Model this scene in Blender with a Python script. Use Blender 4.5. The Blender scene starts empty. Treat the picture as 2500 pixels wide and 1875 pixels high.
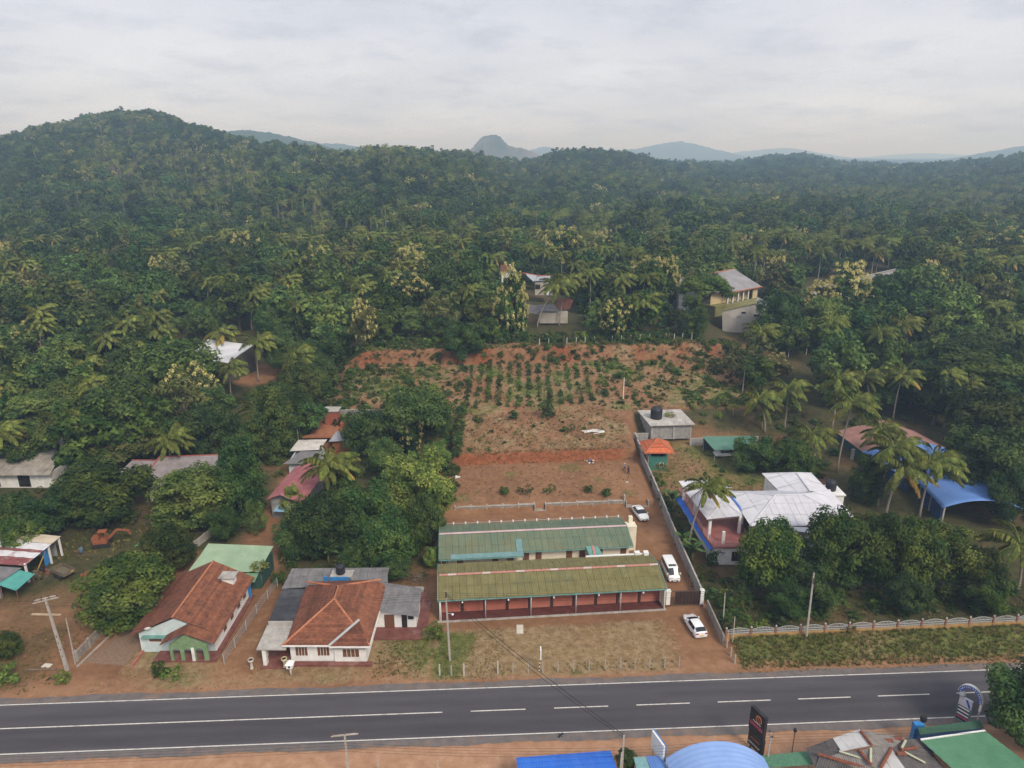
import bpy, bmesh, math, random
import numpy as np
from mathutils import Vector, Matrix, Euler
random.seed(7); RNG = np.random.default_rng(11)
SC = bpy.context.scene
COL = SC.collection
R = math.radians

# ------------------------------------------------------------------ camera, sky, sun, exposure
F, H = 1733.0, 60.0                      # focal length in pixels of a 2500 px wide picture, flying height
PIT = math.atan((937.5 - 377) / F)
CP, SP = math.cos(PIT), math.sin(PIT)
cam_d = bpy.data.cameras.new('camera'); cam = bpy.data.objects.new('camera', cam_d); COL.objects.link(cam)
cam.location = (0, 0, H); cam.rotation_euler = (math.pi / 2 - PIT, 0, 0)
cam_d.sensor_width = 36.0; cam_d.lens = 36.0 * F / 2500.0
cam_d.clip_start = 0.5; cam_d.clip_end = 30000
SC.camera = cam

SUN_AZ, SUN_EL = R(146), R(44)           # azimuth clockwise from +Y (straight ahead)
sdir = Vector((math.sin(SUN_AZ) * math.cos(SUN_EL), math.cos(SUN_AZ) * math.cos(SUN_EL), math.sin(SUN_EL)))
sd = bpy.data.lights.new('sun', 'SUN'); sd.energy = 1.5; sd.angle = R(18); sd.color = (1.0, 0.92, 0.78)
so = bpy.data.objects.new('sun', sd); COL.objects.link(so)
so.rotation_euler = (-sdir).to_track_quat('-Z', 'Y').to_euler(); so.location = (80, -30, 200)

W = bpy.data.worlds.new('World'); SC.world = W; W.use_nodes = True
nt = W.node_tree; nt.nodes.clear()
def wn(t): return nt.nodes.new(t)
out = wn('ShaderNodeOutputWorld'); bg = wn('ShaderNodeBackground'); sky = wn('ShaderNodeTexSky')
sky.sky_type = 'NISHITA'; sky.sun_disc = False; sky.sun_elevation = SUN_EL; sky.sun_rotation = SUN_AZ
sky.dust_density = 3.0; sky.air_density = 1.2
tc = wn('ShaderNodeTexCoord'); sep = wn('ShaderNodeSeparateXYZ'); nt.links.new(tc.outputs['Generated'], sep.inputs[0])
def wm(op, a, b):
    n = wn('ShaderNodeMath'); n.operation = op
    for i, s in enumerate((a, b)):
        if isinstance(s, (int, float)): n.inputs[i].default_value = s
        else: nt.links.new(s, n.inputs[i])
    return n.outputs[0]
zz = wm('ADD', wm('MAXIMUM', sep.outputs['Z'], 0.0), 0.16)
cx = wm('DIVIDE', sep.outputs['X'], zz); cy = wm('DIVIDE', sep.outputs['Y'], zz)
comb = wn('ShaderNodeCombineXYZ'); nt.links.new(cx, comb.inputs[0]); nt.links.new(cy, comb.inputs[1])
n1 = wn('ShaderNodeTexNoise'); n1.inputs['Scale'].default_value = 0.75; n1.inputs['Detail'].default_value = 7; n1.inputs['Roughness'].default_value = 0.55
n2 = wn('ShaderNodeTexNoise'); n2.inputs['Scale'].default_value = 2.6; n2.inputs['Detail'].default_value = 6; n2.inputs['Roughness'].default_value = 0.6
nt.links.new(comb.outputs[0], n1.inputs['Vector']); nt.links.new(comb.outputs[0], n2.inputs['Vector'])
r1 = wn('ShaderNodeValToRGB'); r1.color_ramp.elements[0].position = 0.30; r1.color_ramp.elements[1].position = 0.66
r1.color_ramp.elements[0].color = (0.318, 0.329, 0.376, 1); r1.color_ramp.elements[1].color = (0.428, 0.434, 0.464, 1)
nt.links.new(n1.outputs['Fac'], r1.inputs[0])
r2 = wn('ShaderNodeValToRGB'); r2.color_ramp.elements[0].position = 0.33; r2.color_ramp.elements[1].position = 0.50
r2.color_ramp.elements[0].color = (0.85, 0.865, 0.90, 1); r2.color_ramp.elements[1].color = (1, 1, 1, 1)
nt.links.new(n2.outputs['Fac'], r2.inputs[0])
mul = wn('ShaderNodeMix'); mul.data_type = 'RGBA'; mul.blend_type = 'MULTIPLY'; mul.inputs[0].default_value = 1.0
nt.links.new(r1.outputs[0], mul.inputs[6]); nt.links.new(r2.outputs[0], mul.inputs[7])
sk = wn('ShaderNodeMix'); sk.data_type = 'RGBA'; sk.blend_type = 'MULTIPLY'; sk.inputs[0].default_value = 1.0
sk.inputs[7].default_value = (0.10, 0.10, 0.10, 1)            # clear sky seen through thin cloud, at strength 0.1
nt.links.new(sky.outputs[0], sk.inputs[6])
mx = wn('ShaderNodeMix'); mx.data_type = 'RGBA'; mx.inputs[0].default_value = 0.9
nt.links.new(sk.outputs[2], mx.inputs[6]); nt.links.new(mul.outputs[2], mx.inputs[7])
nt.links.new(mx.outputs[2], bg.inputs[0]); bg.inputs[1].default_value = 1.0
nt.links.new(bg.outputs[0], out.inputs[0])

vs = SC.view_settings; vs.view_transform = 'Standard'; vs.look = 'None'; vs.gamma = 1.0; vs.use_curve_mapping = False
vs.exposure = 1.0
cy_ = SC.cycles
cy_.max_bounces = 6; cy_.diffuse_bounces = 3; cy_.glossy_bounces = 2; cy_.transmission_bounces = 3; cy_.volume_bounces = 2
cy_.transparent_max_bounces = 6; cy_.use_denoising = True; cy_.denoising_prefilter = 'NONE'; cy_.caustics_reflective = False; cy_.caustics_refractive = False

# ------------------------------------------------------------------ helpers
KR = {'D': (0, 0, 2500/2212), 'A1': (0, 950, 625/2211), 'A2': (0, 1300, 625/1803), 'A3': (600, 950, 550/2028), 'A4': (600, 1350, 550/2212),
      'A5': (1050, 1200, 700/2212), 'A6': (1500, 950, 650/2157), 'A7': (1900, 950, 600/1991), 'A8': (1700, 1400, 800/2212), 'B1': (0, 230, 830/2212),
      'B2': (830, 280, 830/2212), 'B3': (1660, 300, 840/2212), 'B4': (0, 600, 830/2212), 'B5': (780, 550, 700/2212), 'B6': (1450, 550, 700/2212),
      'B7': (1950, 600, 550/1825), 'B8': (780, 800, 1000/2212), 'E1': (700, 1650, 700/2212), 'E2': (1250, 1650, 650/2212), 'E3': (1800, 1600, 700/2212),
      'E6': (300, 1250, 400/1659), 'E7': (1700, 1000, 300/1659), 'G1': (0, 1250, 320/2212), 'G4': (1540, 960, 200/1508), 'G6': (1230, 600, 200/1508),
      'G7': (1640, 640, 260/2212), 'G8': (640, 1000, 260/1659)}
def UV(k, x, y):                                  # measured on an enlarged piece of the survey picture -> 2500 px frame
    a = KR[k]; return a[0] + x * a[2], a[1] + y * a[2]
def ray(k, x, y):
    u, v = UV(k, x, y); a = (u - 1250) / F; b = -(v - 937.5) / F
    return Vector((a, CP + b * SP, -SP + b * CP))
def P(k, x, y, z=0.0):                            # point at height z
    r = ray(k, x, y); t = (z - H) / r.z
    return Vector((r.x * t, r.y * t, z))
def at_y(k, x, y, Y):                             # point at distance Y
    r = ray(k, x, y); t = Y / r.y
    return Vector((r.x * t, Y, H + r.z * t))

WM = {}
def tag(o, label=None, cat=None, group=None, kind=None):
    if label: o['label'] = label
    if cat: o['category'] = cat
    if group: o['group'] = group
    if kind: o['kind'] = kind
    return o
def thing(name, label, cat, loc=(0, 0, 0), rz=0.0, group=None):
    o = bpy.data.objects.new(name, None); COL.objects.link(o); o.empty_display_size = 0.2
    o.location = loc; o.rotation_euler = (0, 0, rz)
    WM[o.name] = Matrix.Translation(Vector(loc)) @ Matrix.Rotation(rz, 4, 'Z')
    return tag(o, label, cat, group)
def link(name, me, parent=None):
    o = bpy.data.objects.new(name, me); COL.objects.link(o)
    if parent is not None:
        o.parent = parent; WM[o.name] = WM.get(parent.name, Matrix())
    else: WM[o.name] = Matrix()
    return o

class MB:
    """collects shapes, builds ONE mesh object.  world=True: coordinates are world coordinates"""
    def __init__(s): s.v = []; s.f = []; s.m = []; s.mi = 0
    def add(s, pts, faces):
        o = len(s.v); s.v += [Vector(p) for p in pts]
        for f in faces: s.f.append([i + o for i in f]); s.m.append(s.mi)
        return s
    def box(s, x0, x1, y0, y1, z0, z1):
        return s.add([(x0,y0,z0),(x1,y0,z0),(x1,y1,z0),(x0,y1,z0),(x0,y0,z1),(x1,y0,z1),(x1,y1,z1),(x0,y1,z1)],
              [(0,3,2,1),(4,5,6,7),(0,1,5,4),(1,2,6,5),(2,3,7,6),(3,0,4,7)])
    def bar(s, a, b, w, h=None):
        """rectangular bar between two points"""
        a, b = Vector(a), Vector(b); h = h or w; d = (b - a).normalized()
        u = d.cross(Vector((0,0,1)));  u = Vector((1,0,0)) if u.length < 1e-4 else u.normalized()
        n = u.cross(d).normalized(); u = u * w / 2; n = n * h / 2
        return s.add([a-u-n, a+u-n, a+u+n, a-u+n, b-u-n, b+u-n, b+u+n, b-u+n],
              [(0,1,2,3),(7,6,5,4),(0,4,5,1),(1,5,6,2),(2,6,7,3),(3,7,4,0)])
    def tube(s, pts, rad, n=8, cap=True):
        pts = [Vector(p) for p in pts]; k = len(pts)
        if not hasattr(rad, '__len__'): rad = [rad] * k
        o = len(s.v); prev = None
        for i, p in enumerate(pts):
            d = (pts[min(i+1,k-1)] - pts[max(i-1,0)]).normalized()
            if prev is None:
                u = d.orthogonal().normalized()
            else:
                u = (prev - d * prev.dot(d)); u = u.normalized() if u.length > 1e-6 else d.orthogonal().normalized()
            prev = u; w = d.cross(u)
            for j in range(n):
                a = 2*math.pi*j/n; s.v.append(p + (u*math.cos(a) + w*math.sin(a)) * rad[i])
        for i in range(k-1):
            for j in range(n):
                a = o+i*n+j; b = o+i*n+(j+1)%n; s.f.append([a,b,b+n,a+n]); s.m.append(s.mi)
        if cap:
            s.f.append([o+j for j in range(n)][::-1]); s.m.append(s.mi)
            s.f.append([o+(k-1)*n+j for j in range(n)]); s.m.append(s.mi)
        return s
    def lathe(s, prof, c=(0,0,0), n=16, axis='Z'):
        o = len(s.v); c = Vector(c)
        for r, z in prof:
            for j in range(n):
                a = 2*math.pi*j/n; x, y = r*math.cos(a), r*math.sin(a)
                s.v.append(c + (Vector((x,y,z)) if axis == 'Z' else Vector((x,z,y)) if axis == 'Y' else Vector((z,x,y))))
        for i in range(len(prof)-1):
            for j in range(n):
                a = o+i*n+j; b = o+i*n+(j+1)%n; s.f.append([a,b,b+n,a+n]); s.m.append(s.mi)
        s.f.append([o+j for j in range(n)][::-1]); s.m.append(s.mi)
        k = len(prof)-1; s.f.append([o+k*n+j for j in range(n)]); s.m.append(s.mi)
        return s
    def slab(s, pts, th):
        """polygon pts (seen from above counter-clockwise), thickness th downwards along its normal"""
        pts = [Vector(p) for p in pts]; n = newell(pts); k = len(pts)
        if n.z < 0: pts = pts[::-1]; n = -n
        lo = [p - n*th for p in pts]
        return s.add(pts + lo, [list(range(k)), list(range(2*k-1, k-1, -1))] + [[i+k, (i+1)%k+k, (i+1)%k, i] for i in range(k)])
    def wall(s, path, z0, z1, th=0.2, close=False):
        """vertical wall along a path of (x,y)"""
        q = list(path) + ([path[0]] if close else [])
        for a, b in zip(q[:-1], q[1:]):
            a, b = Vector((a[0],a[1],0)), Vector((b[0],b[1],0)); d = (b-a).normalized(); n = Vector((-d.y,d.x,0))*th/2
            a = a - d*th/2*0.98; b = b + d*th/2*0.98
            p = [a-n,b-n,b+n,a+n]
            s.add([(v.x,v.y,z0) for v in p]+[(v.x,v.y,z1) for v in p], [(0,3,2,1),(4,5,6,7),(0,1,5,4),(1,2,6,5),(2,3,7,6),(3,0,4,7)])
        return s
    def build(s, name, mat, parent=None, smooth=False, world=False):
        me = bpy.data.meshes.new(name)
        vs_ = s.v
        if world and parent is not None:
            inv = WM[parent.name].inverted(); vs_ = [inv @ v for v in vs_]
        me.from_pydata([tuple(v) for v in vs_], [], s.f)
        for m in (mat if isinstance(mat, (list, tuple)) else [mat]): me.materials.append(m)
        if any(s.m): me.polygons.foreach_set('material_index', s.m)
        if smooth: me.polygons.foreach_set('use_smooth', [True]*len(me.polygons))
        me.update()
        return link(name, me, parent)

def newell(p):
    n = Vector((0,0,0))
    for a, b in zip(p, p[1:] + p[:1]):
        n += Vector(((a.y-b.y)*(a.z+b.z), (a.z-b.z)*(a.x+b.x), (a.x-b.x)*(a.y+b.y)))
    return n.normalized()

# ------------------------------------------------------------------ materials
MATS = {}
def pm(name, c1, c2=None, scale=1.5, rough=0.85, bump=0.0, c3=None, stain=0.5, metal=0.0, spec=0.3, detail=6, stretch=(1,1,1), trans=0.0,
       island=0.0, objr=0.0, bscale=None, ramp=(0.35, 0.65)):
    if name in MATS: return MATS[name]
    m = bpy.data.materials.new(name); m.use_nodes = True; t = m.node_tree; b = t.nodes['Principled BSDF']
    L = t.links.new
    b.inputs['Roughness'].default_value = rough; b.inputs['Metallic'].default_value = metal
    b.inputs['Specular IOR Level'].default_value = spec
    tcn = t.nodes.new('ShaderNodeTexCoord'); mp = t.nodes.new('ShaderNodeMapping'); mp.inputs['Scale'].default_value = stretch
    L(tcn.outputs['Object'], mp.inputs[0])
    col = None
    def rgb(c): return (c[0], c[1], c[2], 1)
    if c2 is None: c2 = c1
    nz = t.nodes.new('ShaderNodeTexNoise'); nz.inputs['Scale'].default_value = scale; nz.inputs['Detail'].default_value = detail; nz.inputs['Roughness'].default_value = 0.62
    L(mp.outputs[0], nz.inputs['Vector'])
    rp = t.nodes.new('ShaderNodeValToRGB'); rp.color_ramp.elements[0].position, rp.color_ramp.elements[1].position = ramp
    rp.color_ramp.elements[0].color = rgb(c1); rp.color_ramp.elements[1].color = rgb(c2); L(nz.outputs['Fac'], rp.inputs[0]); col = rp.outputs[0]
    if c3 is not None:
        n3 = t.nodes.new('ShaderNodeTexNoise'); n3.inputs['Scale'].default_value = scale*0.37; n3.inputs['Detail'].default_value = 9; n3.inputs['Roughness'].default_value = 0.7
        L(mp.outputs[0], n3.inputs['Vector'])
        r3 = t.nodes.new('ShaderNodeValToRGB'); r3.color_ramp.elements[0].position = 0.52; r3.color_ramp.elements[1].position = 0.68
        r3.color_ramp.elements[0].color = (0,0,0,1); r3.color_ramp.elements[1].color = (stain,stain,stain,1); L(n3.outputs['Fac'], r3.inputs[0])
        mxn = t.nodes.new('ShaderNodeMix'); mxn.data_type = 'RGBA'; L(r3.outputs[0], mxn.inputs[0]); L(col, mxn.inputs[6]); mxn.inputs[7].default_value = rgb(c3); col = mxn.outputs[2]
    if island or objr:
        hs = t.nodes.new('ShaderNodeHueSaturation'); L(col, hs.inputs['Color'])
        val = None
        def mr(src, lo, hi):
            q = t.nodes.new('ShaderNodeMapRange'); q.inputs[3].default_value = lo; q.inputs[4].default_value = hi; L(src, q.inputs[0]); return q.outputs[0]
        if island:
            g = t.nodes.new('ShaderNodeNewGeometry'); val = mr(g.outputs['Random Per Island'], 1-island, 1+island)
        if objr:
            oi = t.nodes.new('ShaderNodeObjectInfo'); v2 = mr(oi.outputs['Random'], 1-objr, 1+objr)
            ml = t.nodes.new('ShaderNodeMath'); ml.operation = 'MULTIPLY'; ml.inputs[1].default_value = 7.13; L(oi.outputs['Random'], ml.inputs[0])
            fr = t.nodes.new('ShaderNodeMath'); fr.operation = 'FRACT'; L(ml.outputs[0], fr.inputs[0])
            L(mr(fr.outputs[0], 0.5-objr*0.055, 0.5+objr*0.045), hs.inputs['Hue'])
            if val is None: val = v2
            else:
                mm = t.nodes.new('ShaderNodeMath'); mm.operation = 'MULTIPLY'; L(val, mm.inputs[0]); L(v2, mm.inputs[1]); val = mm.outputs[0]
        L(val, hs.inputs['Value']); col = hs.outputs[0]
    L(col, b.inputs['Base Color'])
    if bump:
        nb = t.nodes.new('ShaderNodeTexNoise'); nb.inputs['Scale'].default_value = bscale or scale*6; nb.inputs['Detail'].default_value = 5
        L(mp.outputs[0], nb.inputs['Vector'])
        bp = t.nodes.new('ShaderNodeBump'); bp.inputs['Strength'].default_value = bump; bp.inputs['Distance'].default_value = 0.05
        L(nb.outputs['Fac'], bp.inputs['Height']); L(bp.outputs[0], b.inputs['Normal'])
    if trans:
        tr = t.nodes.new('ShaderNodeBsdfTranslucent'); L(col, tr.inputs[0]); ms = t.nodes.new('ShaderNodeMixShader'); ms.inputs[0].default_value = trans
        L(b.outputs[0], ms.inputs[1]); L(tr.outputs[0], ms.inputs[2]); L(ms.outputs[0], t.nodes['Material Output'].inputs[0])
    MATS[name] = m
    return m
# ------------------------------------------------------------------ terrain
SKY_KNOTS = [(-900,322,1000),(-500,318,950),(-200,306,850),(0,290,800),(60,276,800),(100,262,820),(180,243,850),(260,235,870),(330,231,880),(380,241,870),
 (430,264,840),(480,281,800),(560,298,760),(650,309,720),(700,317,700),(750,319,700),(790,308,700),(850,304,700),(930,314,720),(1000,320,760),(1060,336,850),
 (1110,346,950),(1160,339,1000),(1200,325,1050),(1260,317,1050),(1340,324,1080),(1400,336,1100),(1450,347,1200),(1560,349,1400),(1600,346,1500),(1640,336,1500),
 (1700,333,1500),(1735,329,1500),(1790,339,1500),(1830,349,1450),(1950,352,1300),(2050,349,1200),(2130,341,1150),(2212,331,1100),(2400,318,1100),(2800,322,1100),(3200,330,1100)]
_ku = np.array([(k[0]-1106)*CP/1533.4 for k in SKY_KNOTS]); _ky = np.array([k[2] for k in SKY_KNOTS], float)
_kb = np.array([-(k[1]-829.5)/1533.4 for k in SKY_KNOTS]); _kz = H + _ky*(-SP+_kb*CP)/(CP+_kb*SP) - 16.0
def sst(a, b, x):
    t = np.clip((x-a)/(b-a), 0, 1); return t*t*(3-2*t)
def fence_y(x): return 76.9 + 0.064*(x-27.0)
def road_mid(x): return 65.3 + 0.0501*x
def wob(x, y, s, p=0.0):
    return np.sin(x/s+1.3*p)*np.cos(y/s*1.17+2.1*p) + 0.6*np.sin(x/s*2.3+y/s*1.9+p*3.7) + 0.35*np.cos(x/s*4.1-y/s*3.7+p)
def zg(x, y):
    x = np.asarray(x, float); y = np.asarray(y, float)
    base = np.interp(y, [0,104,130,160,190,210,260,400,700,1500,3000,9000], [0,0,1.0,3.5,8,11,13.5,14,16,19,14,6])
    yp = y - 0.089*(x-5)
    lot = np.interp(yp, [0,112.7,113.1,129.9,130.5,150,176.6,178.4,210,260,400,700,1500,3000,9000], [0,0,1.25,1.6,3.6,5.2,8.8,12.4,13,13.5,14,16,19,14,6])
    m1 = sst(-12.6,-11.4,x)*(1-sst(25.1,26.3,x))
    m2 = sst(-48,-36,x)*(1-sst(54,64,x))*sst(136,148,yp)
    m = np.maximum(m1, m2)
    z = base + (lot-base)*m
    # bank under the fence right of the drive
    fy = fence_y(x); e = sst(0.0, 1.0, (y-(road_mid(x)+5.2))/(fy-road_mid(x)-5.4)) * (1-sst(84,93,y))
    z = z + 0.9*e*sst(27.0,29.5,x)
    # ground roughness away from the built lots
    z = z + (0.10*wob(x,y,2.1)+0.16*wob(x,y,5.3,1))*sst(131,134,yp)*(0.6+0.4*m)
    a = x/np.maximum(y, 1.0)
    yr = np.interp(a, _ku, _ky); zr = np.interp(a, _ku, _kz)
    prof = np.where(y < yr, sst(0.42, 1.0, y/yr), 1-sst(yr, yr+500, y))
    z = z + np.maximum(zr-np.interp(yr, [0,400,700,1500], [13,14,16,19]), 0)*prof + 2.2*wob(x,y,45,2)*sst(230,420,y)
    return z
def hit(k, x, y, h=0.0):
    """where the line of sight meets the surface h above the ground"""
    r = ray(k, x, y); t = np.concatenate([np.arange(50, 400, 0.5), np.arange(400, 3000, 3.0)])
    X, Y, Z = r.x*t, r.y*t, H+r.z*t; d = Z-zg(X, Y)-h; i = np.argmax(d < 0)
    if d[i] >= 0: i = len(t)-1
    f = d[i-1]/(d[i-1]-d[i]) if i > 0 else 0; q = t[i-1]+(t[i]-t[i-1])*f
    return Vector((r.x*q, r.y*q, H+r.z*q))
def G(x, y): return float(zg(x, y))

def graded(parts):
    a = []
    for lo, hi, n in parts: a.append(np.linspace(lo, hi, n, endpoint=False))
    return np.concatenate(a + [np.array([parts[-1][1]], float)])
def geo(lo, hi, n):
    return lo*(hi/lo)**(np.arange(1, n+1)/n)
xs = np.concatenate([-geo(110, 9000, 46)[::-1], np.linspace(-110, 110, 265), geo(110, 9000, 46)])
ys = np.concatenate([[-300,-100,0,30], graded([(45,104,72),(104,182,170),(182,260,70)]), geo(260, 10500, 90)])
Xg, Yg = np.meshgrid(xs, ys); Zg = zg(Xg, Yg)
nx, ny = len(xs), len(ys)
PATCH = hit('D', 550, 810)
def zone(x, y):
    """weights: green grass, dry straw, dark forest floor (rest is bare red earth)"""
    yp = y-0.089*(x-5); rm = road_mid(x)
    g = np.zeros_like(x); s = np.zeros_like(x); f = np.zeros_like(x)
    n1 = wob(x,y,6.1,.3); n2 = wob(x,y,2.7,2.2)
    lotf = (sst(-10.5,-9.5,x)*(1-sst(16.5,24.5,x)))*sst(-1,0.5,y-rm-5.5)*(1-sst(-1,0,yp-81.0))           # lawn before the garages
    s = np.maximum(s, lotf*np.clip(0.82+0.12*n1, 0, 1))
    g = np.maximum(g, lotf*np.clip(sst(0.35,1.0,n1+0.6*(1-sst(-10,-1,x))*1.6+0.25*n2)*0.75, 0, 1)*(1-sst(8,16,x)*0.7))
    yard = (1-sst(-10.8,-9.8,x))*sst(-1,0.5,y-rm-5.5)*(1-sst(78,82,y))*sst(-50,-46,x)                          # before the houses
    s = np.maximum(s, yard*np.clip(0.55+0.35*n1, 0, 1)); g = np.maximum(g, yard*np.clip(0.42*sst(0.4,1.2,n1-n2*0.5)+0.25*sst(-16,-12,x), 0, 1))
    verge = sst(27.5,29.5,x)*sst(0.2,1.2,y-rm-5.4)*(1-sst(-0.5,1.5,y-fence_y(x)))
    g = np.maximum(g, verge*np.clip(0.85+0.25*n1, 0, 1)); s = np.maximum(s, verge*np.clip(0.5-0.4*n1+0.2*n2, 0, 1))
    lot_in = sst(-12,-11,x)*(1-sst(24.5,25.5,x))
    terr = lot_in*sst(113.5,115,yp)*(1-sst(128,130,yp)); g = np.maximum(g, terr*0.5*sst(0.5,1.3,n1+0.3*n2)); s = np.maximum(s, terr*0.22)
    dry = lot_in*sst(130.8,132.5,yp)*(1-sst(146,151,yp)); s = np.maximum(s, dry*np.clip(0.42+0.3*n2+.2*n1, 0, 1)); g = np.maximum(g, dry*.25*sst(.3,1.2,n1-n2))
    field = sst(-44,-38,x)*(1-sst(54,60,x))*sst(146,151,yp)*(1-sst(175,177,yp)); s = np.maximum(s, field*np.clip(0.42+0.25*n1+0.1*n2, 0, 1)); g = np.maximum(g, field*np.clip(.34+.3*n1-.2*n2, 0, .8))
    bank = sst(-44,-38,x)*(1-sst(54,60,x))*sst(176,177,yp)*(1-sst(179,180.5,yp)); s = np.maximum(s, bank*np.clip(0.55*sst(8,22,x)+0.2*n2, 0, 1))
    opened = np.maximum.reduce([lot_in*(1-sst(150,152,yp)), field, bank])
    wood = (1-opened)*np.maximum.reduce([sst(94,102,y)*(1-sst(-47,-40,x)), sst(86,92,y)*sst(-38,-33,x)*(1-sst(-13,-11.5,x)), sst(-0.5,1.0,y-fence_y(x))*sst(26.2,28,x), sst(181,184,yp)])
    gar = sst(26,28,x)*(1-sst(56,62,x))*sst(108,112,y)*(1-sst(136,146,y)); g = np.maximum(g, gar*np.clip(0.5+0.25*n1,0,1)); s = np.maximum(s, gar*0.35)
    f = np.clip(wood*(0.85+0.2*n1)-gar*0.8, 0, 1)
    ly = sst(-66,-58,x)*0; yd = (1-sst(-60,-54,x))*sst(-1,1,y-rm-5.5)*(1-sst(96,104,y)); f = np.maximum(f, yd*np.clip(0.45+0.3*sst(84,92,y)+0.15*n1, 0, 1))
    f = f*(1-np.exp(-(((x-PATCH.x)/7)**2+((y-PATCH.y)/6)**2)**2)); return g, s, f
gz, szn, fz = zone(Xg, Yg)
dz_ = np.clip((1-sst(-5.2,-4.2,Yg-road_mid(Xg)))*.95 + .35*sst(4.4,5,Yg-road_mid(Xg))*(1-sst(6,8.5,Yg-road_mid(Xg))), 0, 1)
me = bpy.data.meshes.new('ground')
idx = np.arange(nx*ny).reshape(ny, nx)
quads = np.stack([idx[:-1,:-1], idx[:-1,1:], idx[1:,1:], idx[1:,:-1]], -1).reshape(-1, 4)
me.vertices.add(nx*ny); me.vertices.foreach_set('co', np.stack([Xg, Yg, Zg], -1).astype(np.float32).ravel())
me.loops.add(quads.size); me.loops.foreach_set('vertex_index', quads.astype(np.int32).ravel())
me.polygons.add(len(quads)); me.polygons.foreach_set('loop_start', np.arange(0, quads.size, 4, dtype=np.int32)); me.polygons.foreach_set('loop_total', np.full(len(quads), 4, np.int32))
me.update(); me.validate()
me.polygons.foreach_set('use_smooth', [True]*len(me.polygons))
ca = me.color_attributes.new('cover', 'FLOAT_COLOR', 'POINT')
ca.data.foreach_set('color', np.stack([gz, szn, fz, dz_], -1).astype(np.float32).ravel())
cut_ = (sst(-12,-11,Xg)*(1-sst(21,24,Xg))*sst(129.3,129.8,Yg-0.089*(Xg-5))*(1-sst(130.5,131.0,Yg-0.089*(Xg-5))) + sst(-46,-40,Xg)*(1-sst(54,60,Xg))*sst(176.1,176.7,Yg-0.089*(Xg-5))*(1-sst(178.5,179.1,Yg-0.089*(Xg-5)))*np.clip(.25+.6*wob(Xg,Yg,4.0,.9),0,1))
cb_ = me.attributes.new('cut', 'FLOAT', 'POINT'); cb_.data.foreach_set('value', cut_.astype(np.float32).ravel())

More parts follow.
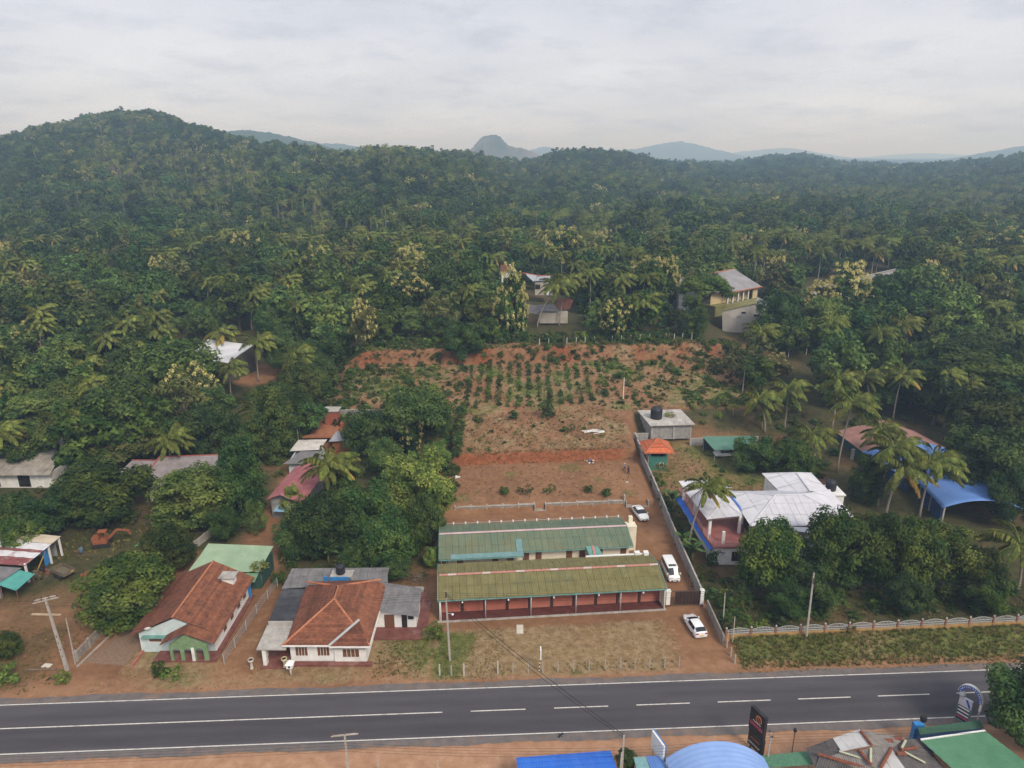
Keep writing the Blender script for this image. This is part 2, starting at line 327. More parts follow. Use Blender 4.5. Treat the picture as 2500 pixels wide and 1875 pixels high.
def ground_mat():
    m = bpy.data.materials.new('ground_earth_grass'); m.use_nodes = True; t = m.node_tree; b = t.nodes['Principled BSDF']; L = t.links.new
    b.inputs['Roughness'].default_value = 0.95; b.inputs['Specular IOR Level'].default_value = 0.1
    tcn = t.nodes.new('ShaderNodeTexCoord'); co = tcn.outputs['Object']
    def noise(s, d=6, r=.6):
        n = t.nodes.new('ShaderNodeTexNoise'); n.inputs['Scale'].default_value = s; n.inputs['Detail'].default_value = d; n.inputs['Roughness'].default_value = r; L(co, n.inputs['Vector']); return n.outputs['Fac']
    def ramp(src, els):
        r = t.nodes.new('ShaderNodeValToRGB'); r.color_ramp.elements[0].position = els[0][0]; r.color_ramp.elements[0].color = (*els[0][1], 1)
        r.color_ramp.elements[1].position = els[-1][0]; r.color_ramp.elements[1].color = (*els[-1][1], 1)
        for p, c in els[1:-1]: e = r.color_ramp.elements.new(p); e.color = (*c, 1)
        L(src, r.inputs[0]); return r.outputs[0]
    def mixc(f, a, bb):
        q = t.nodes.new('ShaderNodeMix'); q.data_type = 'RGBA'; L(f, q.inputs[0]); L(a, q.inputs[6]); L(bb, q.inputs[7]); return q.outputs[2]
    def math_(op, a, bb):
        q = t.nodes.new('ShaderNodeMath'); q.operation = op; q.use_clamp = True
        for i, s_ in enumerate((a, bb)):
            if isinstance(s_, float): q.inputs[i].default_value = s_
            else: L(s_, q.inputs[i])
        return q.outputs[0]
    big, mid, fine = noise(.12), noise(.9, 8, .65), noise(7, 5, .7)
    earth = ramp(big, [(.32, (.162,.086,.046)), (.5, (.235,.127,.068)), (.68, (.305,.176,.10))])
    earth2 = ramp(mid, [(.3, (.115,.054,.029)), (.55, (.235,.117,.062)), (.75, (.33,.205,.13))])
    earth = mixc(math_('MULTIPLY', fine, 0.9), earth, earth2)
    straw = ramp(mid, [(.3, (.16,.105,.052)), (.5, (.25,.175,.095)), (.72, (.34,.25,.15))])
    grass = ramp(mid, [(.3, (.055,.075,.018)), (.52, (.110,.125,.036)), (.72, (.19,.185,.07))])
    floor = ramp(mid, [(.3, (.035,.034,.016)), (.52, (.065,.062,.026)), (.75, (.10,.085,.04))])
    at = t.nodes.new('ShaderNodeAttribute'); at.attribute_name = 'cover'; sp_ = t.nodes.new('ShaderNodeSeparateColor'); L(at.outputs['Color'], sp_.inputs[0])
    brk = math_('SUBTRACT', math_('ADD', noise(.7, 8, .7), 0.0), 0.5)
    def w(ch, k=1.6):
        a = t.nodes.new('ShaderNodeMath'); a.operation = 'MULTIPLY_ADD'; L(noise(1.1+ch*.7, 9, .72), a.inputs[0]); a.inputs[1].default_value = k; a.inputs[2].default_value = -k/2
        q = t.nodes.new('ShaderNodeMath'); q.operation = 'ADD'; q.use_clamp = True; L(sp_.outputs[ch], q.inputs[0]); L(a.outputs[0], q.inputs[1])
        z = t.nodes.new('ShaderNodeMapRange'); z.inputs[1].default_value = .25; z.inputs[2].default_value = .75; L(q.outputs[0], z.inputs[0])
        return math_('MULTIPLY', z.outputs[0], math_('MULTIPLY', sp_.outputs[ch], 4.0))
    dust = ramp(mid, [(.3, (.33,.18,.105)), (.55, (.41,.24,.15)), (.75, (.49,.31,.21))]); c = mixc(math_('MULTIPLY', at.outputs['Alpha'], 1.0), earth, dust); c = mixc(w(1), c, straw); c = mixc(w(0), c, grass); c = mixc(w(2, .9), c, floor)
    ac = t.nodes.new('ShaderNodeAttribute'); ac.attribute_name = 'cut'; cutc = ramp(noise(1.6, 7, .7), [(.3, (.13,.045,.022)), (.5, (.215,.075,.035)), (.72, (.34,.14,.07))]); c = mixc(math_('MULTIPLY', ac.outputs['Fac'], 1.0), c, cutc)
    L(c, b.inputs['Base Color'])
    bp = t.nodes.new('ShaderNodeBump'); bp.inputs['Strength'].default_value = .7; bp.inputs['Distance'].default_value = .12; L(noise(5, 8, .7), bp.inputs['Height']); L(bp.outputs[0], b.inputs['Normal'])
    return m
me.materials.append(ground_mat())
ground = link('ground', me); tag(ground, kind='structure')

# ------------------------------------------------------------------ road
def road_mat():
    m = bpy.data.materials.new('asphalt'); m.use_nodes = True; t = m.node_tree; b = t.nodes['Principled BSDF']; L = t.links.new
    b.inputs['Roughness'].default_value = .88; b.inputs['Specular IOR Level'].default_value = .25
    tcn = t.nodes.new('ShaderNodeTexCoord'); mp = t.nodes.new('ShaderNodeMapping'); mp.inputs['Rotation'].default_value = (0,0,-math.atan(.0501)); mp.inputs['Location'].default_value = (0,-65.3*math.cos(math.atan(.0501)),0)
    L(tcn.outputs['Object'], mp.inputs[0]); sx = t.nodes.new('ShaderNodeSeparateXYZ'); L(mp.outputs[0], sx.inputs[0])
    def noise(sc, st, d=6):
        q = t.nodes.new('ShaderNodeMapping'); q.inputs['Scale'].default_value = st; L(mp.outputs[0], q.inputs[0]); n = t.nodes.new('ShaderNodeTexNoise'); n.inputs['Scale'].default_value = sc; n.inputs['Detail'].default_value = d; n.inputs['Roughness'].default_value = .65; L(q.outputs[0], n.inputs['Vector']); return n.outputs['Fac']
    def ramp(src, els):
        r = t.nodes.new('ShaderNodeValToRGB'); e = r.color_ramp.elements; e[0].position, e[0].color = els[0][0], (*els[0][1],1); e[1].position, e[1].color = els[-1][0], (*els[-1][1],1)
        for p_, c_ in els[1:-1]: k_ = e.new(p_); k_.color = (*c_,1)
        L(src, r.inputs[0]); return r.outputs[0]
    mr = t.nodes.new('ShaderNodeMapRange'); mr.inputs[1].default_value = -3.8; mr.inputs[2].default_value = 3.8; L(sx.outputs['Y'], mr.inputs[0])
    g = lambda v: (v*1.0, v*.95, v*1.10)
    lane = ramp(mr.outputs[0], [(0,g(.088)),(.10,g(.064)),(.22,g(.057)),(.33,g(.066)),(.42,g(.057)),(.5,g(.068)),(.58,g(.072)),(.70,g(.064)),(.80,g(.078)),(.90,g(.070)),(1,g(.092))])
    var = ramp(noise(.5,(.12,1,1)), [(.3,(.82,.82,.82)),(.7,(1.2,1.18,1.15))]); grn = ramp(noise(9,(1,1,1),4), [(.3,(.86,.86,.86)),(.7,(1.15,1.15,1.15))])
    def mulc(a, bb):
        q = t.nodes.new('ShaderNodeMix'); q.data_type = 'RGBA'; q.blend_type = 'MULTIPLY'; q.inputs[0].default_value = 1; L(a, q.inputs[6]); L(bb, q.inputs[7]); return q.outputs[2]
    L(mulc(mulc(lane, var), grn), b.inputs['Base Color'])
    bp = t.nodes.new('ShaderNodeBump'); bp.inputs['Strength'].default_value = .3; bp.inputs['Distance'].default_value = .03; L(noise(16,(1,1,1),4), bp.inputs['Height']); L(bp.outputs[0], b.inputs['Normal'])
    return m
asphalt = road_mat()
shoulder = pm('asphalt_shoulder', (.115,.105,.105), (.165,.145,.14), scale=.8, rough=.95, bump=.3, spec=.1, c3=(.25,.16,.11), stain=.6)
line = pm('road_paint', (.50,.48,.44), (.66,.64,.60), scale=2.5, rough=.8, c3=(.20,.19,.19), stain=.8)
def strip(name, o0, o1, z, mat, x0=-420, x1=420, jag=0.0, step=2.0):
    n = int((x1-x0)/step)+1; mb = MB()
    jj = [0.0]*(n+1)
    for i in range(n):
        x = x0+(x1-x0)*i/(n-1); c = road_mid(x)
        a = jag*(math.sin(x*1.7)*.5+math.sin(x*.43+1)+.4*math.sin(x*4.1)); b = jag*(math.sin(x*1.3+2)*.5+math.sin(x*.37)+.4*math.sin(x*3.7))
        mb.v += [Vector((x, c+o0+a, z)), Vector((x, c+o1+b, z))]
    for i in range(n-1): mb.f.append([2*i, 2*i+2, 2*i+3, 2*i+1]); mb.m.append(0)
    return mb.build(name, mat)
tag(strip('road_shoulder', -4.75, 4.75, .012, shoulder, jag=.13, step=.5), kind='structure')
road = strip('road', -3.78, 3.78, .020, asphalt); tag(road, kind='structure')
def marks(name, segs, off, w, z):
    mb = MB()
    for a, b in segs:
        n = max(1, int((b-a)/3))
        for i in range(n):
            x0 = a+(b-a)*i/n; x1 = a+(b-a)*(i+1)/n
            mb.add([(x0, road_mid(x0)+off-w/2, z), (x1, road_mid(x1)+off-w/2, z), (x1, road_mid(x1)+off+w/2, z), (x0, road_mid(x0)+off+w/2, z)], [(0,1,2,3)])
    return mb.build(name, line, road)
marks('edge_line', [(-420, 420)], 3.62, .14, .026); marks('edge_line', [(-420, 420)], -3.62, .14, .026)
xd = P('E1', 1200, 287).x; marks('centre_line', [(-420, xd)], 0, .14, .026)
x0 = P('E1', 1420, 278).x; per = 9.45
for i in range(14):
    if x0+per*i < 130: marks('centre_dash', [(x0+per*i, x0+per*i+6.2)], 0, .14, .026)
# ------------------------------------------------------------------ foliage assets
def leafmat(n, a, b, isl=.32, ob=.40, tr=.10):
    return pm(n, a, b, scale=1.7, rough=.7, island=isl, objr=ob, trans=tr, spec=.10, detail=2, ramp=(.38,.64))
LM = {'mango': leafmat('leaf_mango', (.026,.056,.011), (.098,.130,.024)),
      'dark': leafmat('leaf_dark', (.018,.046,.013), (.064,.105,.026)),
      'mid': leafmat('leaf_mid', (.034,.076,.019), (.104,.156,.038)),
      'bright': leafmat('leaf_bright', (.062,.108,.022), (.165,.210,.048)),
      'olive': leafmat('leaf_olive', (.060,.076,.024), (.145,.148,.048)),
      'palm': leafmat('leaf_palm', (.078,.110,.025), (.205,.225,.048), .2, .3),
      'palm_old': leafmat('leaf_palm_old', (.30,.22,.045), (.42,.30,.08), .2, .25),
      'banana': leafmat('leaf_banana', (.06,.12,.035), (.10,.17,.05), .15, .25),
      'blossom': pm('blossom', (.42,.37,.11), (.54,.49,.20), scale=.9, rough=.8, island=.22, objr=.16, trans=.15),
      'bark': pm('bark', (.11,.08,.055), (.20,.16,.12), scale=3, bump=.6, stretch=(1,1,.3)),
      'palm_bark': pm('palm_bark', (.22,.19,.16), (.36,.32,.28), scale=4, bump=.5, stretch=(.3,.3,3))}
def unit(v): return v/np.maximum(np.linalg.norm(v, axis=-1, keepdims=True), 1e-6)
def leaf_arrays(c, n, s, asp=.55):
    """rhombic leaf sprays: centres, normals, half lengths"""
    r = unit(RNG.normal(size=c.shape)); t = unit(np.cross(n, r)); b = np.cross(n, t); s = s[:, None]
    tip = -n*s*.18
    return np.stack([c+t*s+tip, c+b*s*asp, c-t*s+tip, c-b*s*asp], 1).reshape(-1, 3)
def quad_mesh(name, v, mat, mi=None, extra=None):
    k = len(v)//4; me = bpy.data.meshes.new(name); vt = v; faces = np.arange(4*k, dtype=np.int32)
    me.vertices.add(len(vt)); me.vertices.foreach_set('co', vt.astype(np.float32).ravel())
    me.loops.add(4*k); me.loops.foreach_set('vertex_index', faces)
    me.polygons.add(k); me.polygons.foreach_set('loop_start', np.arange(0, 4*k, 4, dtype=np.int32)); me.polygons.foreach_set('loop_total', np.full(k, 4, np.int32))
    for m in (mat if isinstance(mat, list) else [mat]): me.materials.append(m)
    if mi is not None: me.polygons.foreach_set('material_index', mi.astype(np.int32))
    me.update(); me.validate(); return me
def clumps(kind, n):
    """clump centres and radii of a crown of radius about 1"""
    out = []
    while len(out) < n:
        p = RNG.uniform(-1, 1, 3)
        if kind == 'round':
            q = p*np.array([1,1,1]); d = np.linalg.norm(q)
            if not (.50 < d < .84 and q[2] > -.62): continue
        elif kind == 'irregular':
            d = np.linalg.norm(p*np.array([1,1,.95])); lob = .66+.2*math.sin(3*math.atan2(p[1],p[0])+p[2]*4)+.1*math.sin(5*p[0]+7*p[2])
            if not (lob*.55 < d < lob and p[2] > -.7): continue
        elif kind == 'umbrella':
            rr = math.hypot(p[0], p[1]); top = .50*(1-rr*rr)
            if rr > .88 or not (top-.38 < p[2] < top+.05): continue
        elif kind == 'tall':
            rr = math.hypot(p[0], p[1]); lim = .80*(1-abs(p[2])**2.2)**.5*(1-.18*p[2])
            if not (lim*.55 < rr < lim) and not (p[2] > .6 and rr < .5): continue
        elif kind == 'airy':
            d = np.linalg.norm(p)
            if not (.28 < d < .92 and p[2] > -.75): continue
        if out and len(out) < n*.8 and min(np.linalg.norm(p-o[0]) for o in out) < .16: continue
        out.append((p, RNG.uniform(.15, .31)))
    return out
def crown_v(kind, ncl, per, ls, flat=.5, tw=.8):
    C, N, S = [], [], []
    for c, r in clumps(kind, ncl):
        if kind == 'airy': r *= .8
        k = int(per*(r/.27)**2); d = unit(RNG.normal(size=(k, 3))+np.array([0,0,.25])+.35*unit(c[None])); rad = r*RNG.uniform(.55, 1.12, (k, 1))
        sq = np.array([1,1,.72 if kind != 'umbrella' else .5])
        C.append(c+d*rad*sq); N.append(unit(d*tw+np.array([0,0,flat])+RNG.normal(size=(k,3))*.34)); S.append(ls*RNG.uniform(.6, 1.35, k))
    if kind != 'airy':                                 # oversized inner sprays, added to block light and darken the crown's inside
        k = 90; cc = np.array([c for c, r in clumps(kind, 30)]); c = cc[RNG.integers(0, len(cc), k)]*RNG.uniform(.25,.85,(k,1)); C.append(c); N.append(unit(RNG.normal(size=(k,3))+unit(c)*.5)); S.append(RNG.uniform(.14,.22,k))
    return leaf_arrays(np.concatenate(C), np.concatenate(N), np.concatenate(S))
def flower_v(kind, n, per, ls):
    C, N, S = [], [], []
    cl = [c for c in clumps(kind, n*3) if c[0][2] > -.45][:n]
    for c, r in cl:
        o = c*(1+.24/np.linalg.norm(c)); d = unit(RNG.normal(size=(per,3))+np.array([0,0,.5])); C.append(o+d*RNG.uniform(.03,.15,(per,1))*np.array([1,1,.9])); N.append(unit(d+RNG.normal(size=(per,3))*.3)); S.append(ls*RNG.uniform(.6,1.3,per))
    return leaf_arrays(np.concatenate(C), np.concatenate(N), np.concatenate(S), .7)
def trunk_mb(limbs=6, w=.05, twist=.1, top=1.25):
    mb = MB(); tw = [(random.uniform(-twist,twist)*i*.3, random.uniform(-twist,twist)*i*.3) for i in range(4)]
    mb.tube([(0,0,-.06), (tw[1][0]*.5,tw[1][1]*.5,.3), (tw[1][0],tw[1][1],.62), (tw[2][0],tw[2][1],top)], [w*1.35,w,w*.8,w*.25], 7)
    for i in range(limbs):
        a = 2*math.pi*i/limbs+random.uniform(-.4,.4); h = random.uniform(.45,.75); l = random.uniform(.4,.7)
        mb.tube([(tw[1][0],tw[1][1],h), (math.cos(a)*l*.5, math.sin(a)*l*.5, h+.22), (math.cos(a)*l, math.sin(a)*l, h+.34+random.uniform(0,.25))], [w*.55,w*.35,w*.1], 5, False)
    return mb
def mb_mesh(mb, name, mat):
    me = bpy.data.meshes.new(name); me.from_pydata([tuple(v) for v in mb.v], [], mb.f); me.materials.append(mat); me.polygons.foreach_set('use_smooth', [True]*len(me.polygons)); return me
TRUNK = [mb_mesh(trunk_mb(), 'trunk', LM['bark']) for _ in range(3)]
KINDS = ['round','irregular','umbrella','tall','airy']
NEARV = {'round': [crown_v('round',92,165,.043) for _ in range(2)], 'irregular': [crown_v('irregular',84,170,.044) for _ in range(2)], 'umbrella': [crown_v('umbrella',84,150,.042,.9) for _ in range(2)],
         'tall': [crown_v('tall',86,160,.045)], 'airy': [crown_v('airy',74,120,.042)]}
MIDV = {'round': [crown_v('round',52,84,.074) for _ in range(2)], 'irregular': [crown_v('irregular',48,84,.076) for _ in range(2)], 'umbrella': [crown_v('umbrella',50,76,.07,.9) for _ in range(2)],
        'tall': [crown_v('tall',50,80,.076)], 'airy': [crown_v('airy',48,64,.07)]}
_cm = {}
def crown_mesh(kind, leaf, lod, i=0):
    k = (kind, leaf, lod, i)
    if k not in _cm:
        src = (NEARV if lod == 0 else MIDV)[kind]; _cm[k] = quad_mesh('crown', src[i % len(src)], LM[leaf])
    return _cm[k]
FLV = [flower_v('tall', 90, 34, .040), flower_v('irregular', 64, 36, .042)]
BLOS = [quad_mesh('blossom', v, LM['blossom']) for v in FLV]

def put(name, me, parent, loc=(0,0,0), rot=(0,0,0), sc=(1,1,1)):
    o = bpy.data.objects.new(name, me); COL.objects.link(o); o.parent = parent; o.location = loc; o.rotation_euler = rot; o.scale = sc
    return o
CNT = {'tree': 0, 'palm': 0}
def tree(pos, hc, r, rz, kind='round', leaf='mid', label='', group=None, flower=None, lod=0, name='broadleaf_tree', cat='tree', rot=None):
    """pos = foot, hc = height of the crown's middle, r / rz = crown half width / half height"""
    t = thing(name, label, cat, pos, random.uniform(0, 6.28) if rot is None else rot, group); CNT['tree'] += 1
    put('trunk', TRUNK[CNT['tree'] % 3], t, sc=(r, r, hc))
    c = put('crown', crown_mesh(kind, leaf, lod, CNT['tree']), t, (0,0,hc), sc=(r, r, rz))
    if flower is not None: put('blossom', BLOS[flower % 2], c)
    return t

# palms ------------------------------------------------------------
def frond_v(L=4.6, up=.5, droop=1.0, n=36, wl=1.30, side=0.0):
    """a feather frond starting at the origin and running along +X"""
    pts, tan = [], []; x = z = y = 0.0; a = up
    for i in range(n+1):
        pts.append((x, y, z)); t = i/n; a2 = a-droop*(t**1.35); st = L/n
        tan.append((math.cos(a2), 0, math.sin(a2))); x += math.cos(a2)*st; z += math.sin(a2)*st; y += side*t*st
    quads = []
    for i in range(2, n+1):
        t = i/n; p = np.array(pts[i]); ta = np.array(tan[i]); ll = wl*math.sin(math.pi*min(1, .12+t*.80))**.6*(1-.35*t)
        for s in (-1, 1):
            d = unit((ta*.55+np.array([0, s*.62, 0])+np.array([0,0,-.62-.35*t])+RNG.normal(size=3)*.10)[None])[0]
            w = unit(np.cross(d, np.array([ta[2], 0, -ta[0]]))[None])[0]*.088+ta*.05
            m = p+d*ll*.5; e = p+d*ll+np.array([0,0,-.12*ll])
            quads.append(np.array([p, m+w*1.2, e, m-w*1.2]))
    for i in range(n):
        p, q = np.array(pts[i]), np.array(pts[i+1]); w = .05*(1-i/n)+.012
        quads.append(np.array([p+[0,w,0], q+[0,w,0], q-[0,w,0], p-[0,w,0]])); quads.append(np.array([p+[0,w,0], p-[0,0,w*1.6], q-[0,0,w*1.6], q+[0,w,0]]))
        quads.append(np.array([p-[0,w,0], q-[0,w,0], q-[0,0,w*1.6], p-[0,0,w*1.6]]))
    return np.concatenate(quads)
FR = [frond_v(4.7,.9,1.5), frond_v(4.9,.45,1.35), frond_v(4.7,.05,1.0), frond_v(4.4,-.45,.75), frond_v(4.8,.6,1.6,side=.25), frond_v(4.6,.2,1.3,side=-.2)]
FRM = [quad_mesh('frond', v, LM['palm']) for v in FR]; FRO = [quad_mesh('frond', FR[k], LM['palm_old']) for k in (2,3)]
NUT = MB()
for i in range(7):
    a = i*.9; NUT.lathe([(0.02,-.13),(.11,-.06),(.12,.03),(.03,.13)], (.22*math.cos(a), .22*math.sin(a), -.28-.06*(i%3)), 7)
NUTM = mb_mesh(NUT, 'coconut_bunch', pm('coconut', (.16,.12,.03), (.24,.19,.06), rough=.6))
def frond_set(wind=.55, n=22):
    out = []
    for i in range(n):
        az = i*2.399963+random.uniform(-.2,.2); el = i/n
        # the wind from the left bends the fronds towards +X
        dx, dy = math.cos(az)+wind*random.uniform(.5,1.1)*(1.1-el*.6), math.sin(az)+wind*.35; az2 = math.atan2(dy, dx)
        k = 0 if el < .22 else 4 if el < .36 else 1 if el < .58 else 5 if el < .66 else 2 if el < .86 else 3
        old = el > .92 and random.random() < .4
        out.append((az2, k, old, random.uniform(.85,1.1)))
    return out
CROWNS = []
for q in range(4):
    V, M = [], []
    for az, k, old, sc in frond_set(n=24):
        c, s = math.cos(az), math.sin(az); v = FR[k][:, :]*sc; V.append(np.stack([v[:,0]*c-v[:,1]*s, v[:,0]*s+v[:,1]*c, v[:,2]], 1)); M.append(np.full(len(v)//4, 1 if old else 0))
    CROWNS.append((np.concatenate(V), np.concatenate(M)))
PCM = [quad_mesh('crown', v, [LM['palm'], LM['palm_old']], m) for v, m in CROWNS]
def palm_trunk(h, dx=0.0, dy=0.0, r=.16, wav=.25):
    mb = MB(); n = 9; pts, rr = [], []
    for i in range(n+1):
        t = i/n; b = t**1.5; pts.append((dx*b+wav*math.sin(t*3.1)*(1 if dx < 0 else -1)*.6, dy*b, h*t-.15*(i == 0))); rr.append(r*(1.45 if i == 0 else 1.0-.35*t))
    return mb.tube(pts, rr, 8), Vector(pts[-1])
def palm(base, top, label, group='coconut palms', detailed=True, size=1.0, yellow=False):
    base, top = Vector(base), Vector(top); d = top-base
    t = thing('coconut_palm', label, 'palm tree', base, 0, group); CNT['palm'] += 1
    mb, e = palm_trunk(d.z, d.x, d.y, .17*size); mb.build('trunk', LM['palm_bark'], t, smooth=True)
    if detailed:
        for az, k, old, sc in frond_set(wind=random.uniform(.35,.75), n=random.choice((26,28,31))):
            o = put('frond', FRO[0 if k == 2 else 1] if ((old or (yellow and random.random() < .45)) and k in (2,3)) else FRM[k], t, e, (random.uniform(-.25,.25), random.uniform(-.08,.08), az), (size*sc,)*3)
        put('coconut_bunch', NUTM, t, e, (0,0,random.uniform(0,6)), (size,)*3)
    else:
        put('crown', PCM[CNT['palm'] % 4], t, e, (0,0,random.uniform(-.5,.5)), (size,)*3)
    return t
# banana and papaya -------------------------------------------------
def banana_leaf_v(L=2.4, W=.34, up=1.1, droop=1.7, n=7):
    pts = []; x = z = 0; 
    for i in range(n+1):
        t = i/n; a = up-droop*t**1.3; w = W*math.sin(math.pi*min(1,.08+t*.92))**.55; pts.append((x, z, w)); x += math.cos(a)*L/n; z += math.sin(a)*L/n
    q = []
    for (x0,z0,w0),(x1,z1,w1) in zip(pts[:-1], pts[1:]):
        for s in (-1,1): q.append(np.array([(x0,0,z0),(x1,0,z1),(x1,s*w1,z1-.3*w1),(x0,s*w0,z0-.3*w0)]))
    return np.concatenate(q)
BLV = [banana_leaf_v(), banana_leaf_v(2.6,.36,.8,1.5), banana_leaf_v(2.2,.32,1.35,1.2), banana_leaf_v(2.3,.3,.35,1.4)]
BLM = [quad_mesh('leaf', v, LM['banana']) for v in BLV]
def banana(pos, label, h=1.9, s=1.0, group=None):
    t = thing('banana_plant', label, 'plant', pos, 0, group); MB().tube([(0,0,-.1),(0,0,h*.5),(.05,0,h)], [.15,.12,.07], 8).build('stem', pm('banana_stem', (.12,.15,.05), (.2,.19,.09)), t, True)
    for i in range(10): put('leaf', BLM[(2,0,0,1,2,1,3)[i % 7]], t, (.03,0,h-.05*(i%3)), (0,0,i*2.4+random.uniform(-.3,.3)), (s*random.uniform(.85,1.1),)*3)
    return t
def papaya_crown():
    V = []
    for i in range(16):
        az = i*2.4; el = .9-i*.075; L = .75; c = np.array([math.cos(az)*math.cos(el)*L, math.sin(az)*math.cos(el)*L, math.sin(el)*L*.7]); n_ = 14
        d = unit(RNG.normal(size=(n_,3))*np.array([1,1,.25])); V.append(leaf_arrays(c+d*.26, unit(RNG.normal(size=(n_,3))*.3+[0,0,1]), RNG.uniform(.12,.2,n_), .4))
        V.append(np.array([[0,0,0],[c[0],c[1],c[2]],[c[0],c[1],c[2]-.02],[0,0,-.03]]))
    return np.concatenate(V)
PAPM = quad_mesh('crown', papaya_crown(), leafmat('leaf_papaya', (.12,.15,.03), (.22,.22,.05)))
def papaya(pos, label, h=3.0, s=1.3, group=None):
    t = thing('papaya_tree', label, 'tree', pos, 0, group); MB().tube([(0,0,-.1),(.05,0,h*.5),(0,.05,h)], [.11,.09,.06], 7).build('trunk', LM['palm_bark'], t, True)
    put('crown', PAPM, t, (0,.05,h), (0,0,random.uniform(0,6)), (s,)*3); return t
# shrubs -------------------------------------------------------------
SHV = [crown_v('irregular', 22, 34, .10, .5), crown_v('round', 20, 34, .10, .4), crown_v('airy', 24, 26, .10, .5)]
_sm = {}
def shrub(pos, r, h, leaf, label, group=None, name='shrub', k=None, flower=False):
    k = random.randrange(3) if k is None else k; key = (k, leaf)
    if key not in _sm: _sm[key] = quad_mesh('shrub', SHV[k], LM[leaf])
    t = bpy.data.objects.new(name, _sm[key]); COL.objects.link(t); t.location = (pos[0], pos[1], pos[2]+h*.42); t.rotation_euler = (0,0,random.uniform(0,6.28)); t.scale = (r, r, h*.62)
    WM[t.name] = Matrix.Translation(t.location)
    return tag(t, label, 'shrub', group)

# geometry-nodes scatter (for masses nobody could count) ---------------
def scatter(name, pts, rots, scs, ids, sources, label, cat=None):
    col = bpy.data.collections.new(name+'_kinds')
    for i, (me_) in enumerate(sources):
        o = bpy.data.objects.new('%s_kind_%02d' % (name, i), me_); col.objects.link(o)
    me_ = bpy.data.meshes.new(name); me_.vertices.add(len(pts)); me_.vertices.foreach_set('co', np.asarray(pts, np.float32).ravel())
    for nm, ty, ar in (('rot','FLOAT_VECTOR',rots), ('sca','FLOAT_VECTOR',scs)):
        a = me_.attributes.new(nm, ty, 'POINT'); a.data.foreach_set('vector', np.asarray(ar, np.float32).ravel())
    a = me_.attributes.new('kindid', 'INT', 'POINT'); a.data.foreach_set('value', np.asarray(ids, np.int32))
    me_.update(); o = link(name, me_)
    g = bpy.data.node_groups.new(name+'_scatter', 'GeometryNodeTree'); g.interface.new_socket('Geometry', in_out='INPUT', socket_type='NodeSocketGeometry'); g.interface.new_socket('Geometry', in_out='OUTPUT', socket_type='NodeSocketGeometry')
    N = g.nodes.new; gi, go = N('NodeGroupInput'), N('NodeGroupOutput'); ip = N('GeometryNodeInstanceOnPoints'); ci = N('GeometryNodeCollectionInfo')
    ci.inputs['Collection'].default_value = col; ci.inputs['Separate Children'].default_value = True; ci.inputs['Reset Children'].default_value = True
    ip.inputs['Pick Instance'].default_value = True
    def na(nm, ty):
        n = N('GeometryNodeInputNamedAttribute'); n.data_type = ty; n.inputs['Name'].default_value = nm
        return [s for s in n.outputs if s.enabled and s.name == 'Attribute'][0]
    L = g.links.new
    L(gi.outputs[0], ip.inputs['Points']); L(ci.outputs[0], ip.inputs['Instance']); L(na('kindid','INT'), ip.inputs['Instance Index'])
    L(na('rot','FLOAT_VECTOR'), ip.inputs['Rotation']); L(na('sca','FLOAT_VECTOR'), ip.inputs['Scale']); L(ip.outputs[0], go.inputs[0])
    md = o.modifiers.new('scatter', 'NODES'); md.node_group = g
    return tag(o, label, cat, kind='stuff')
